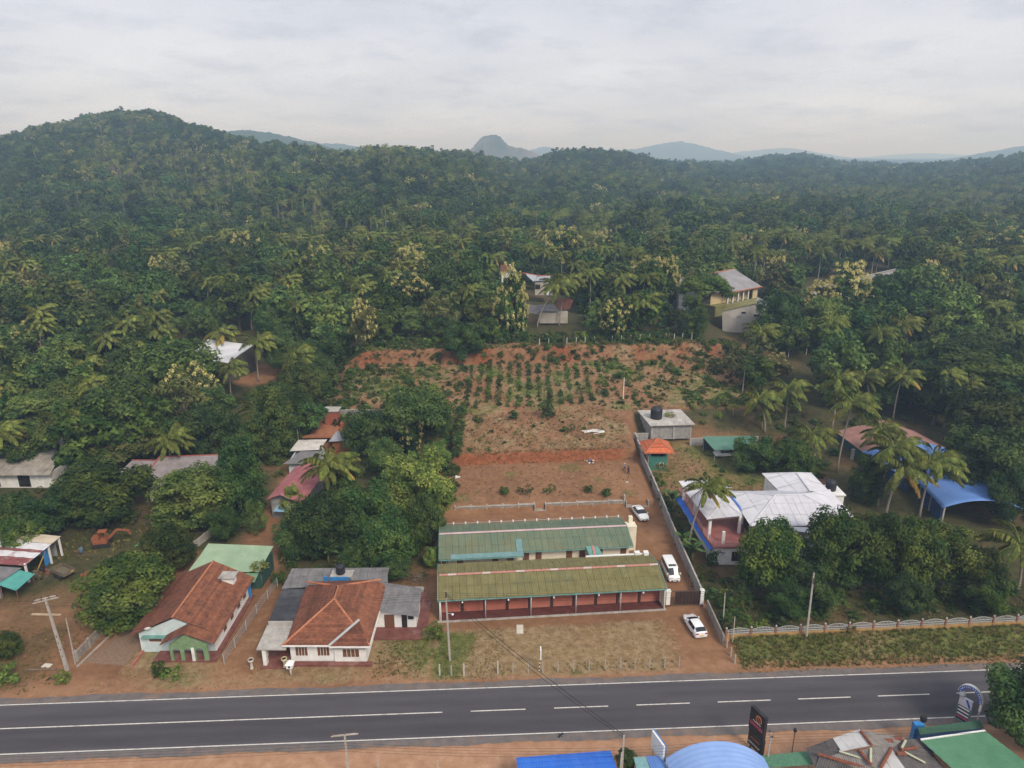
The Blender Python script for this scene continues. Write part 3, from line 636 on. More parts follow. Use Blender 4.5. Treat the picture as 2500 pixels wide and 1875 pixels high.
# ------------------------------------------------------------------ roofs
def clip_bm(bm, poly, n):
    for a, b in zip(poly, poly[1:]+poly[:1]):
        d = b-a
        if d.length < 1e-4: continue
        out_n = d.cross(n).normalized()
        bmesh.ops.bisect_plane(bm, geom=bm.verts[:]+bm.edges[:]+bm.faces[:], dist=1e-5, plane_co=a, plane_no=out_n, clear_outer=True)
def roof(poly, kind, mat, parent, name='roof', per=.18, amp=.028, row=.33, th=.07, sheet=None, eave=0):
    """poly: world points, counter-clockwise seen from above; points eave, eave+1 are the eave.  kind: corr | tile | flat"""
    poly = [Vector(p) for p in poly]; n = newell(poly)
    if n.z < 0: poly = poly[::-1]; n = -n; eave = (len(poly)-2-eave) % len(poly)
    c = sum(poly, Vector())/len(poly); poly = [p-n*(p-c).dot(n) for p in poly]
    poly = poly[eave:]+poly[:eave]
    if kind == 'flat': return MB().slab(poly, th).build(name, mat, parent, world=True)
    e = (poly[1]-poly[0]).normalized()
    if abs(e.z) > .5: e = Vector((-n.y, n.x, 0)).normalized()
    up = n.cross(e).normalized(); o = poly[0]
    S = [(p-o).dot(e) for p in poly]; T = [(p-o).dot(up) for p in poly]; s0, s1, t0, t1 = min(S)-.01, max(S)+.01, min(T)-.01, max(T)+.01
    mb = MB()
    if kind == 'corr':
        k = 4 if (s1-s0)/per < 140 else 3; ns = int((s1-s0)/per*k)+1; tl = [t0, t1] if sheet else list(np.linspace(t0, t1, max(2, int((t1-t0)/1.8)+1)))
        for t in tl:
            for i in range(ns+1):
                s = s0+(s1-s0)*i/ns; h = amp*math.sin(2*math.pi*s/per); mb.v.append(o+e*s+up*t+n*h)
        for j in range(len(tl)-1):
            for i in range(ns): p = j*(ns+1)+i; mb.f.append([p, p+1, p+ns+2, p+ns+1]); mb.m.append(0)
    else:
        ns = int((s1-s0)/.10)+1; nr = int((t1-t0)/row)+1
        for j in range(nr):
            ta, tb = t0+j*row, min(t0+(j+1)*row+.02, t1+.05); off = len(mb.v); jit = random.uniform(-.006,.006)
            for q, (t, lift) in enumerate(((ta, .0), (ta, .045+jit), (tb, .010))):
                for i in range(ns+1):
                    s = s0+(s1-s0)*i/ns; ti = int(s/.25); h = .022*abs(math.sin(math.pi*s/.25))+.012*math.sin(ti*7.3+j*3.1)
                    mb.v.append(o+e*s+up*(t+.02*math.sin(ti*5.1+j*2.7) if q < 2 else t)+n*(lift+h*(q > 0)))
            for q in range(2):
                for i in range(ns): p = off+q*(ns+1)+i; mb.f.append([p, p+1, p+ns+2, p+ns+1]); mb.m.append(0)
    me = bpy.data.meshes.new(name); inv = WM[parent.name].inverted() if parent is not None else Matrix()
    me.from_pydata([tuple(v) for v in mb.v], [], mb.f); bm = bmesh.new(); bm.from_mesh(me); clip_bm(bm, poly, n)
    bm.transform(inv); bm.to_mesh(me); bm.free(); me.materials.append(mat)
    if kind == 'corr': me.polygons.foreach_set('use_smooth', [True]*len(me.polygons))
    ob = link(name, me, parent)
    if kind == 'tile': ob['kind'] = 'stuff'
    return ob
def sheeted(poly, mat, parent, w=1.05, l=2.4, per=.2, amp=.032, eave=0, name='roof_sheet'):
    """a roof plane laid with separate corrugated sheets, each lapping the next"""
    poly = [Vector(p) for p in poly]; n = newell(poly)
    if n.z < 0: poly = poly[::-1]; n = -n; eave = (len(poly)-2-eave) % len(poly)
    c = sum(poly, Vector())/len(poly); poly = [p-n*(p-c).dot(n) for p in poly]; poly = poly[eave:]+poly[:eave]
    e = (poly[1]-poly[0]).normalized(); up = n.cross(e).normalized(); o = poly[0]; inv = WM[parent.name].inverted()
    S = [(p-o).dot(e) for p in poly]; T = [(p-o).dot(up) for p in poly]; s0, s1, t0, t1 = min(S), max(S), min(T), max(T)
    for j in range(max(1, math.ceil((t1-t0)/l))):
        for i in range(max(1, math.ceil((s1-s0)/w))):
            a, b, ta, tb = s0+i*w+.012, s0+(i+1)*w-.012, t0+j*l-.03, t0+(j+1)*l+.04; ns = int((b-a)/per*4); mb = MB()
            for q, t in ((0, ta), (1, tb)):
                for k in range(ns+1): s = a+(b-a)*k/ns; mb.v.append(o+e*s+up*t+n*(amp*math.sin(2*math.pi*s/per)+(.05 if q == 0 else .0)+.012*((i+j) % 2)))
            for k in range(ns): mb.f.append([k, k+1, k+ns+2, k+ns+1]); mb.m.append(0)
            bm = bmesh.new(); vv = [bm.verts.new(inv @ v) for v in mb.v]
            for f in mb.f: bm.faces.new([vv[x] for x in f])
            clip_bm(bm, [inv @ p for p in poly], (inv.to_3x3() @ n).normalized())
            if len(bm.faces):
                me = bpy.data.meshes.new(name); bm.to_mesh(me); me.materials.append(mat); me.polygons.foreach_set('use_smooth', [True]*len(me.polygons)); link(name, me, parent)
            bm.free()
def window_at(x, z0, z1, w, y, parent, face='front', pane=None, frame=None, sub='pane', bars=0, name='window', depth=.06, M=None):
    """window on a wall facing -y (front) in local coordinates: frame proud of the wall with a sunk pane"""
    mb = MB(); f = .07; yo = y-.03
    def pt(a, b, c): return (a, b, c)
    for (a, b, c, d) in ((x-w/2-f, x+w/2+f, z0-f, z0), (x-w/2-f, x+w/2+f, z1, z1+f), (x-w/2-f, x-w/2, z0, z1), (x+w/2, x+w/2+f, z0, z1)): mb.box(a, b, yo-.03, y+.02, c, d)
    for k in range(bars):
        xx = x-w/2+w*(k+1)/(bars+1); mb.box(xx-.025, xx+.025, yo-.02, y+.01, z0, z1)
    if face == 'right': mb.v = [Vector((-v.y, v.x, v.z)) for v in mb.v]
    if face == 'left': mb.v = [Vector((v.y, -v.x, v.z)) for v in mb.v]
    if face == 'back': mb.v = [Vector((-v.x, -v.y, v.z)) for v in mb.v]
    if M: mb.v = [M @ v for v in mb.v]
    o = mb.build(name, frame or WHITE, parent); pb = MB().box(x-w/2, x+w/2, y-.012, y+.01, z0, z1)
    if face == 'right': pb.v = [Vector((-v.y, v.x, v.z)) for v in pb.v]
    if face == 'left': pb.v = [Vector((v.y, -v.x, v.z)) for v in pb.v]
    if face == 'back': pb.v = [Vector((-v.x, -v.y, v.z)) for v in pb.v]
    if M: pb.v = [M @ v for v in pb.v]
    pb.build('pane', pane or GLASS, o); return o
WHITE = pm('white_paint', (.66,.66,.66), (.78,.78,.77), scale=1.2, rough=.8, c3=(.42,.36,.29), stain=.45)
CREAM = pm('cream_paint', (.66,.59,.47), (.74,.68,.56), scale=1.2, rough=.85, c3=(.40,.32,.22), stain=.4)
GLASS = pm('dark_glass', (.012,.012,.015), (.03,.028,.03), rough=.25, spec=.5)
WOOD = pm('brown_wood', (.11,.045,.025), (.19,.085,.045), scale=2, rough=.7, stretch=(4,4,.6))
CONC = pm('concrete', (.30,.28,.26), (.43,.41,.38), scale=1.3, rough=.95, bump=.3, c3=(.17,.155,.14), stain=.7)
BLOCK = pm('cement_block', (.22,.215,.215), (.33,.32,.32), scale=1.6, rough=.97, bump=.4, c3=(.14,.13,.125), stain=.7)
STONE = pm('rubble_stone', (.20,.17,.15), (.34,.30,.26), scale=2.6, rough=.97, bump=.8, c3=(.13,.12,.10), stain=.6)
REDFLOOR = pm('red_cement_floor', (.13,.045,.038), (.20,.078,.064), scale=1.3, rough=.6, c3=(.34,.20,.17), stain=.6)
SHUT = pm('roller_shutter', (.27,.062,.034), (.34,.092,.052), scale=.9, rough=.5, c3=(.21,.05,.03), stain=.5)
DARKBR = pm('dark_brown', (.030,.016,.014), (.05,.028,.022), rough=.8)
GALV = pm('galvanised', (.42,.43,.44), (.55,.56,.57), scale=2, rough=.5, metal=.3)
TEAL = pm('teal_trim', (.10,.24,.22), (.17,.33,.30), scale=1.5, rough=.7)
TANK = pm('black_tank', (.012,.013,.018), (.025,.027,.035), rough=.45, spec=.4)
BLUEP = pm('blue_paint', (.02,.16,.42), (.05,.24,.55), scale=2, rough=.6)
RUST = pm('rusty_iron', (.16,.055,.025), (.27,.11,.05), scale=4, rough=.9, bump=.4)
TILE = pm('clay_tile', (.105,.038,.024), (.185,.070,.040), scale=1.6, rough=.92, c3=(.055,.030,.024), stain=.85, island=.22, detail=9)
TILE2 = pm('clay_tile_lit', (.140,.050,.029), (.230,.092,.050), scale=1.8, rough=.92, c3=(.065,.034,.026), stain=.8, island=.22, detail=9)  # lighter copy of the tile for sunward slopes, sunlight put into the colour
TILEN = pm('clay_tile_new', (.38,.085,.035), (.50,.15,.07), scale=2.4, rough=.9, island=.25, c3=(.24,.07,.035), stain=.5)
RIDGE = pm('ridge_tile', (.34,.12,.06), (.46,.20,.11), scale=3, rough=.9)

# ------------------------------------------------------------------ garages
GO, GA = (-9.75, 81.42, 0), math.atan2(2.74, 30.76)
gar = thing('garage_row', 'long row of garages with mossy green corrugated roof and brick red shutters', 'garage', GO, GA)
def gw(x, y, z): return WM[gar.name] @ Vector((x, y, z))
Lg = 30.9
roofm = pm('mossy_green_sheet', (.145,.130,.052), (.195,.176,.078), scale=.8, rough=.85, c3=(.11,.135,.08), stain=.5, spec=.25, objr=.05)
roofm2 = pm('green_sheet', (.10,.15,.108), (.16,.185,.12), scale=.30, rough=.8, c3=(.16,.145,.07), stain=.85, spec=.25, objr=.05)
sheeted([gw(-.15,-.45,3.52), gw(Lg+.1,-.45,3.52), gw(Lg+.1,3.9,4.62), gw(-.15,3.9,4.62)], roofm, gar, .98, 2.35, .24, .035)
sheeted([gw(-.15,3.9,4.62), gw(Lg+.1,3.9,4.62), gw(Lg+.1,8.2,3.62), gw(-.15,8.2,3.62)], roofm, gar, .98, 2.35, .24, .035, eave=2)
pink = pm('pink_ridge', (.36,.15,.12), (.44,.22,.19), scale=3, rough=.8); pale = pm('pale_ridge', (.44,.33,.31), (.52,.41,.39), rough=.8)
nseg = 26
for i in range(nseg):
    xa, xb = Lg*i/nseg+.02, Lg*(i+1)/nseg-.0
    MB().add([(xa,3.66,4.64),(xb,3.66,4.64),(xb,3.9,4.76),(xa,3.9,4.76),(xa,4.14,4.65),(xb,4.14,4.65)], [(0,1,2,3),(3,2,5,4)]).build('ridge_cap', pale if i % 4 == 1 else pink, gar)
mb = MB()
for x in (-.2, Lg+.13):
    mb.bar((x,-.5,3.52), (x,3.9,4.64), .08, .2); mb.bar((x,3.9,4.64), (x,8.25,3.62), .08, .2)
mb.bar((-.2,-.5,3.44), (Lg+.13,-.5,3.44), .07, .17); mb.build('barge_board', TEAL, gar)
MB().box(0,Lg,-.15,7.9,-.1,.22).build('floor', pm('dark_red_floor', (.085,.026,.022), (.13,.042,.036), scale=1.3, rough=.7), gar)
MB().box(-.3,Lg+.3,-.45,-.16,-.1,.14).build('kerb', CONC, gar)
mb = MB(); mb.box(.02,.2,2.0,7.9,.22,3.5); mb.box(Lg-.2,Lg-.02,1.2,7.9,.22,3.6); mb.box(.2,Lg-.2,7.72,7.9,.22,3.5); mb.build('wall', WHITE, gar)
MB().box(.2,Lg-.2,1.55,1.68,2.55,3.75).build('dark_lintel', DARKBR, gar)
bay = Lg/10
for i in range(10):
    xa, xb = bay*i+.18, bay*(i+1)-.18; mb = MB(); ns = 22
    for j in range(ns):
        z0, z1 = .24+2.32*j/ns, .24+2.32*(j+1)/ns; mb.add([(xa,1.50,z0),(xb,1.50,z0),(xb,1.455,(z0+z1)/2),(xa,1.455,(z0+z1)/2),(xb,1.50,z1),(xa,1.50,z1)], [(0,1,2,3),(3,2,4,5)])
    mb.box(xa,xb,1.51,1.56,.23,2.56); s_ = mb.build('roller_shutter', SHUT, gar); MB().box(xa,xb,1.42,1.50,.225,.29).build('bottom_rail', DARKBR, s_)
for i in range(11): MB().box(bay*i-.17,bay*i+.17,1.35,1.70,.22,2.6).build('pier', DARKBR, gar)
for i in range(6):
    x = min(max(bay*2*i, .08), Lg-.08); p = MB().tube([(x,-.2,.14),(x,-.2,3.42)], .075, 8).build('pillar', GALV, gar, True)
MB().box(-.02,.22,-.25,1.4,.14,3.42).build('end_wall', WHITE, gar); MB().box(Lg-.1,Lg+.06,-.25,1.4,.14,3.42).build('end_wall', CREAM, gar)
lampm = pm('lamp_white', (.75,.76,.78), rough=.3)
for i in range(5):
    x = bay*(2*i+1); l = MB().box(x-.03,x+.03,-.33,-.27,3.1,3.4).lathe([(.03,3.1),(.11,3.06),(.13,2.94),(.09,2.86)], (x,-.3,0), 10).build('lamp', lampm, gar, True)
ex = pm('vent_white', (.70,.71,.72), rough=.5)
MB().box(21.4,Lg-.9,8.02,8.3,3.66,3.84).build('gutter', ex, gar); MB().box(Lg-2.2,Lg-1.4,7.9,8.6,3.2,4.1).build('parapet', WHITE, gar)
MB().box(Lg-.9,Lg-.2,7.6,8.3,3.3,4.25).build('parapet', WHITE, gar)

rb = thing('room_block', 'cream block of rooms with green corrugated roof behind the garages', 'building', GO, GA)
sheeted([gw(-.05,10.1,3.18), gw(12.5,10.1,3.18), gw(12.5,15.3,4.52), gw(-.05,15.3,4.52)], roofm2, rb, .98, 2.6, .24, .035)
sheeted([gw(12.5,10.9,3.42), gw(29.2,10.9,3.42), gw(29.2,15.3,4.52), gw(12.5,15.3,4.52)], roofm2, rb, .98, 2.6, .24, .035)
sheeted([gw(-.05,15.3,4.52), gw(29.2,15.3,4.52), gw(29.2,19.8,3.48), gw(-.05,19.8,3.48)], roofm2, rb, .98, 2.35, .24, .035, eave=2)
patch = pm('blue_green_sheet', (.12,.235,.245), (.18,.29,.30), scale=1, rough=.7)
roof([gw(1.6,10.0,3.26), gw(12.45,10.0,3.26), gw(12.45,10.9,3.50), gw(1.6,10.9,3.50)], 'corr', patch, rb, 'patch_sheet'); roof([gw(11.5,10.95,3.52), gw(12.45,10.95,3.52), gw(12.45,13.4,4.14), gw(11.5,13.4,4.14)], 'corr', patch, rb, 'patch_sheet')
MB().add([(-.05,15.05,4.55),(29.2,15.05,4.55),(29.2,15.3,4.66),(-.05,15.3,4.66),(-.05,15.55,4.56),(29.2,15.55,4.56)], [(0,1,2,3),(3,2,5,4)]).build('ridge_cap', pm('faded_pink', (.42,.30,.32), (.52,.40,.42), scale=.6, rough=.8), rb)
mb = MB()
for x, ys_ in ((-.1,10.05), (29.25,10.85)): mb.bar((x,ys_,3.2 if x < 0 else 3.44), (x,15.3,4.55), .08, .2); mb.bar((x,15.3,4.55), (x,19.85,3.5), .08, .2)
mb.bar((-.1,10.02,3.1), (12.5,10.02,3.1), .07, .16); mb.bar((12.5,10.84,3.35), (29.25,10.84,3.35), .07, .16); mb.build('barge_board', TEAL, rb)
mb = MB(); mb.box(.1,28.9,11.9,12.1,0,3.5); mb.box(.1,.3,12.1,19.4,0,3.5); mb.box(28.7,28.9,12.1,19.4,0,3.5); mb.box(.3,28.7,19.2,19.4,0,3.4); mb.build('wall', CREAM, rb)
for x in (.7,3.0,8.3,10.6,13.0,14.9,19.6,21.6,24.3,28.0): MB().box(x-.45,x+.45,11.84,11.94,.1,2.9).build('door', WOOD, rb)
for x in (1.0,6.2,9.2,12.3): MB().box(x-.05,x+.05,10.15,10.25,0,3.15).build('post', TEAL, rb)
for i in range(16): MB().box(i*1.92+.12,i*1.92+.34,19.86,20.06,3.3,3.84).build('vent', ex, rb)
MB().box(.1,29.0,19.95,20.01,3.62,3.66).build('rail', GALV, rb)
MB().box(29.35,30.9,15.4,17.0,0,4.1).box(29.3,30.95,15.35,17.05,4.1,4.2).build('tank_room', CREAM, rb); MB().box(29.9,30.5,16.5,17.1,4.2,5.3).build('tank_box', CREAM, rb)
can = roof([gw(22.2,9.3,3.2), gw(24.4,9.2,3.0), gw(23.7,11.0,3.75), gw(21.9,11.0,3.75)], 'corr', TEAL, rb, 'canopy'); MB().bar((23.0,9.2,3.2), (23.0,11.0,3.85), .35, .06).build('canopy_ridge', pink, rb)

# gate
g = thing('sliding_gate', 'dark brown metal sliding gate between two white pillars', 'gate', (21.46,84.57,0), math.atan2(.15,4.92))
MB().box(1.25,4.75,.25,.32,.25,2.25).build('leaf', DARKBR, g)
mb = MB()
for i in range(8): mb.box(1.3+i*.48,1.34+i*.48,.2,.25,.25,2.3)
mb.box(.1,4.85,.2,.36,.06,.16); mb.box(.1,4.85,.24,.3,2.25,2.32); mb.build('frame', pm('gate_iron', (.06,.04,.035), (.09,.06,.05), rough=.6), g)
for i, (x, w) in enumerate(((-.05,.55), (4.75,.45))):
    pl = MB().box(x,x+w,-.05,.45,0,2.45).build('pillar', WHITE, g); MB().box(x-.06,x+w+.06,-.11,.51,2.45,2.55).build('cap', WHITE, pl); MB().box(x-.01,x+w+.01,-.06,-.05,0,.35).build('plinth', REDFLOOR, pl)

# retaining wall and steps
rw = thing('retaining_wall', 'low rubble stone retaining wall with concrete posts below the red terrace', 'wall', (-10,111.75,0), math.atan2(2.55,29.4))
for a, b in ((0,14.0), (16.0,30.2)):
    n = round((b-a)/2.9)
    for i in range(n):
        xa, xb = a+(b-a)*i/n, a+(b-a)*(i+1)/n; pn = MB().box(xa+.1,xb-.1,-.12,.5,-.1,1.1).build('stone_panel', STONE, rw); MB().box(xa+.1,xb-.1,-.16,.5,1.1,1.2).build('coping', CONC, pn)
        MB().box(xa-.1,xa+.1,-.2,.5,-.1,1.32).build('post', CONC, rw)
    MB().box(b-.1,b+.1,-.2,.5,-.1,1.32 if b < 20 else 2.2).build('post', CONC, rw)
for nm, lb, x0_, wd in (('garden_steps','short flight of concrete steps in the middle of the retaining wall',14.1,1.8), ('garden_steps','concrete steps at the foot of the path beside the white sedan',30.5,3.9)):
    st = thing(nm, lb, 'steps', WM[rw.name] @ Vector((x0_,0,0)), math.atan2(2.55,29.4))
    for i in range(6): MB().box(0,wd,-.6+i*.36,-.2+i*.36+.3,-.1,.2*(i+1)).build('step', CONC, st)
    for x in (-.12,wd): MB().box(x,x+.14,-.7,1.8,-.1,1.25).build('side_wall', CONC, st)

# boundary wall of cement blocks (drops in steps downhill)
def blockwall(pts, label, h, mat, seg=2.7, th=.18, cap=True, name='boundary_wall', posts=True):
    base = thing(name, label, 'wall', (pts[0][0], pts[0][1], 0))
    for (xa, ya), (xb, yb) in zip(pts[:-1], pts[1:]):
        L_ = math.hypot(xb-xa, yb-ya); n = max(1, round(L_/seg))
        for i in range(n):
            p, q = (xa+(xb-xa)*i/n, ya+(yb-ya)*i/n), (xa+(xb-xa)*(i+1)/n, ya+(yb-ya)*(i+1)/n); zm = min(G(*p), G(*q)); zt = (G(*p)+G(*q))/2+h
            pn = MB(); pn.wall([p, q], zm-.2, zt, th); pn.build('wall_panel', mat, base, world=True)
            if cap: cb = MB().wall([p, q], zt+.002, zt+.07, th+.06); cb.build('coping', CONC, base, world=True)
            if posts: MB().box(p[0]-.13,p[0]+.13,p[1]-.13,p[1]+.13,zm-.2,zt+.12).build('post', CONC, base, world=True)
    return base
blockwall([(25.9,138.9),(26.3,122.9),(26.45,114),(26.5,101.5),(26.6,89),(26.62,85.6)], 'long grey cement block boundary wall stepping down beside the drive', 2.0, BLOCK)
blockwall([(27.0,84.0),(27.1,76.4)], 'rubble stone wall between the drive entrance and the fence', 1.5, STONE, cap=False, posts=False)
blockwall([(25.9,139.6),(28.8,139.8)], 'short block wall behind the red roofed tower', 1.6, BLOCK); blockwall([(37.5,138.2),(52,139.2)], 'block wall right of the concrete hut', 1.5, BLOCK)
# ------------------------------------------------------------------ house with green arches (left)
LB = pm('pale_blue_paint', (.44,.54,.56), (.55,.64,.65), scale=1.2, rough=.85, c3=(.40,.36,.30), stain=.4)
h1 = thing('tiled_house', 'house with long red tiled gable roof and green arched porch', 'house', (-42.2,75.3,0))
X0, X1, Y0, Y1 = -46.8, -37.5, 75.3, 87.0; RX, RZ = -42.2, 5.3
mb = MB(); mb.wall([(X0,Y0),(X0,Y1),(X1,Y1),(X1,Y0)], 0, 2.85, .2); mb.build('wall', WHITE, h1, world=True)
mb = MB(); mb.box(X0,X1,Y0-.12,Y0+.1,0,2.85); mb.add([(X0,Y0-.12,2.85),(X1,Y0-.12,2.85),(RX,Y0-.12,4.9),(X0,Y0+.1,2.85),(X1,Y0+.1,2.85),(RX,Y0+.1,4.9)], [(0,1,2),(5,4,3),(0,3,4,1),(1,4,5,2),(2,5,3,0)]); mb.build('gable_wall', LB, h1, world=True)
MB().box(X0+2.2,X1+.75,Y0-2.1,Y1+.2,-.05,.18).build('plinth', REDFLOOR, h1, world=True)
roof([(X1+1.0,Y0-.42,2.85),(X1+1.0,Y1+.4,2.85),(RX,Y1+.8,RZ),(RX,Y0-.4,RZ)], 'tile', TILE2, h1)
roof([(X1+1.0,Y0-2.3,2.85),(X1+1.0,Y0-.42,2.85),(-40.2,Y0-.42,4.32),(-40.2,Y0-2.3,4.32)], 'tile', TILE2, h1, 'porch_roof')
roof([(RX,Y0-.4,RZ),(RX,Y1+.8,RZ),(X0-1.1,Y1+.6,2.75),(X0-1.1,Y0-.9,2.75)], 'tile', TILE, h1, eave=2)
roof([(-43.3,Y0-2.35,2.6),(-40.2,Y0-2.35,4.32),(-40.2,Y0+.3,4.32),(-43.3,Y0-.2,2.6)], 'tile', TILE, h1, 'porch_roof', eave=3)
mb = MB(); k = 30
for i in range(k): y = Y0-.4+(Y1+1.2-Y0)*i/k; mb.tube([(RX,y,RZ+.03),(RX,y+.42,RZ+.05)], [.15,.13], 7)
mb.build('ridge', RIDGE, h1, world=True)
# arched porch
ag = pm('green_paint', (.13,.22,.11), (.19,.29,.16), scale=1.5, rough=.85, c3=(.32,.34,.24), stain=.4)
def arch_wall(xa, xb, zt, arches, y, th, apex=None):
    mb = MB(); n = 10; outer = []
    cuts = sorted(arches); xprev = xa
    for (c, w, zs) in cuts:
        mb.box(xprev, c-w/2, y, y+th, 0, zt); xprev = c+w/2
        ring = [(c-w/2, zs)]+[(c+w/2*math.cos(math.pi-math.pi*i/n), zs+w/2*math.sin(math.pi*i/n)) for i in range(1, n)]+[(c+w/2, zs)]
        for (x_a, z_a), (x_b, z_b) in zip(ring[:-1], ring[1:]):
            mb.add([(x_a,y,z_a),(x_b,y,z_b),(x_b,y,zt),(x_a,y,zt),(x_a,y+th,z_a),(x_b,y+th,z_b),(x_b,y+th,zt),(x_a,y+th,zt)], [(0,1,2,3),(7,6,5,4),(0,4,5,1)])
    mb.box(xprev, xb, y, y+th, 0, zt)
    if apex: mb.add([(xa,y,zt),(xb,y,zt),(apex[0],y,apex[1]),(xa,y+th,zt),(xb,y+th,zt),(apex[0],y+th,apex[1])], [(0,1,2),(5,4,3),(1,4,5,2),(2,5,3,0)])
    return mb
arch_wall(-42.3, -37.6, 2.45, [(-41.5,.95,1.45), (-40.1,.95,1.45), (-38.65,1.0,1.5)], Y0-2.0, .28, (-40.2,3.95)).build('arched_porch', ag, h1, world=True)
MB().box(-39.6,-39.25,Y0-2.1,Y0-2.0,.2,2.1).build('white_panel', WHITE, h1, world=True)
window_at(-44.9,1.55,2.3,1.6,Y0-.13,h1,pane=WOOD,M=WM[h1.name].inverted()); MB().box(-46.4,-43.4,Y0-.75,Y0-.13,2.42,2.5).build('sunshade', TEAL, h1, world=True)
for y in (78.2,80.6,83.0,85.2):
    w_ = MB().box(X1+.02,X1+.14,y-.55,y+.55,.9,2.1).build('window', WHITE, h1, world=True); MB().box(X1+.13,X1+.16,y-.48,y+.48,.96,2.04).build('pane', WOOD, w_, world=True)
ch = MB().box(-39.9,-38.3,84.4,85.6,3.2,4.75).build('chimney', WHITE, h1, world=True); MB().box(-40.2,-38.0,84.1,85.9,4.75,4.9).build('cap', CONC, ch, world=True)
MB().box(X1+.12,X1+.55,86.6,86.75,.2,2.5).build('blue_door', BLUEP, h1, world=True)
MB().lathe([(.02,-.02),(.25,.05),(.42,.16)], (0,0,0), 14, 'Y').build('dish', WHITE, None).name
dish = bpy.data.objects['dish']; dish.name = 'satellite_dish'; dish.location = (-45.3,74.6,3.75); dish.rotation_euler = (R(35),0,R(25)); tag(dish, 'white satellite dish on the gable of the tiled house', 'satellite dish')
gs_ = thing('green_shed', 'shed with pale green sheet roof behind the long tiled house', 'shed', (-41,91.5,0))
roof([(-46.4,88.6,3.15),(-36.2,88.3,3.15),(-35.9,94.2,3.9),(-46.0,94.9,3.9)], 'corr', pm('pale_green_sheet', (.23,.33,.22), (.32,.42,.29), scale=.4, rough=.6, c3=(.20,.26,.17), stain=.4), gs_)
roof([(-38.9,86.9,2.55),(-36.3,86.7,2.55),(-36.3,88.4,2.95),(-38.9,88.4,2.95)], 'corr', pm('mid_green_sheet', (.12,.24,.14), (.17,.30,.19), rough=.6), gs_, 'lower_roof')
MB().wall([(-46,89),(-36.4,89),(-36.2,94),(-45.7,94.6)], 0, 3.0, .12, True).build('wall', pm('dark_green_sheet', (.02,.06,.05), (.035,.09,.075), rough=.7), gs_, world=True)

# ------------------------------------------------------------------ white house with red hip roof
h2 = thing('hip_roof_house', 'white house with red clay tile hip roof facing the road', 'house', (-22.6,73.3,0))
A, B_, C_ = (-27.9,72.35,3.15), (-17.35,72.35,3.15), (-17.35,84.2,3.9); Dd = (-28.05,84.0,3.9); T1, T2 = (-22.65,77.6,6.1), (-22.75,80.4,6.1)
BL, BR = (-28.0,83.9,4.4), (-18.0,84.5,4.4)
roof([A, B_, T1], 'tile', TILE2, h2); roof([A, T1, T2, BL, (-28.0,83.8,3.3)], 'tile', TILE, h2, eave=4)
roof([B_, (-17.4,84.3,3.3), BR, T2, T1], 'tile', TILE2, h2); roof([BL, T2, BR], 'tile', TILE, h2, eave=2)
roof([(-22.1,72.1,3.2), (-17.3,72.1,3.2), (-19.0,74.9,4.75)], 'tile', TILE, h2, 'bay_roof')
def ridge(pts, par, r=.15, mat=RIDGE):
    mb = MB()
    for a, b in zip(pts[:-1], pts[1:]):
        a, b = Vector(a), Vector(b); n = max(2, int((b-a).length/.42))
        for i in range(n): p, q = a.lerp(b, i/n), a.lerp(b, (i+1.12)/n); mb.tube([p+Vector((0,0,.05)), q+Vector((0,0,.07))], [r, r*.82], 7)
    return mb.build('ridge', mat, par, world=True)
ridge([A, T1], h2); ridge([T1, B_], h2); ridge([T1, T2], h2); ridge([T2, BL], h2); ridge([T2, BR], h2)
MB().bar((-22.2,72.2,3.3), (-19.0,75.0,4.95), .34, .08).build('valley_gutter', GALV, h2, world=True)
mb = MB(); mb.bar((-28,72.3,3.12), (-22.1,72.3,3.12), .08, .2); mb.bar((-22.2,72.05,3.16), (-17.2,72.05,3.16), .08, .2); mb.bar((-17.28,72.1,3.1),(-17.28,84,3.1),.06,.16); mb.build('fascia', WHITE, h2, world=True)
wl = MB(); wl.wall([(-27.3,73.4),(-21.8,73.4),(-21.8,73.15),(-18.1,73.15),(-18.1,83.8),(-27.3,83.8)], 0, 3.1, .2, True); wl.build('wall', WHITE, h2, world=True)
MB().box(-27.6,-21.9,72.9,73.3,2.55,2.68).build('ledge', CONC, h2, world=True); MB().box(-21.9,-17.9,72.5,73.05,2.5,2.63).build('ledge', CONC, h2, world=True)
Mi = WM[h2.name].inverted()
for x, w, y in ((-26.0,1.45,73.3), (-23.3,1.45,73.3), (-19.85,2.0,73.05)): window_at(x,.95,2.25,w,y,h2,pane=WOOD,bars=3,M=Mi)
MB().box(-27.6,-17.3,72.4,73.1,-.05,.28).build('plinth', REDFLOOR, h2, world=True)
# flat concrete porch and side slab
MB().slab([(-31.1,72.2,2.75),(-27.5,72.2,2.75),(-27.8,76.9,2.75),(-31.3,76.9,2.75)], .16).build('porch_slab', CONC, h2, world=True)
mb = MB(); mb.box(-30.6,-30.15,72.5,73.1,.1,2.6); mb.box(-30.9,-30.6,74.2,74.6,.1,2.6); mb.build('porch_pillar', WHITE, h2, world=True)
MB().slab([(-31.2,76.95,3.1),(-27.9,76.95,3.1),(-28.1,84.3,3.1),(-31.6,84.3,3.1)], .2).build('side_slab', pm('black_waterproofing', (.025,.027,.032), (.06,.062,.07), scale=.7, rough=.6, c3=(.13,.13,.14), stain=.7), h2, world=True)
MB().wall([(-31.0,77.2),(-31.3,84.0)], 0, 2.9, .15).build('side_wall', WHITE, h2, world=True); MB().box(-31.1,-28,76.8,76.95,2.6,3.3).build('parapet', CONC, h2, world=True)
MB().box(-30.9,-27.2,72.0,76.5,-.05,.12).build('porch_floor', REDFLOOR, h2, world=True)
asb = pm('asbestos_sheet', (.14,.135,.145), (.20,.195,.20), scale=.9, rough=.95, c3=(.09,.085,.085), stain=.6)
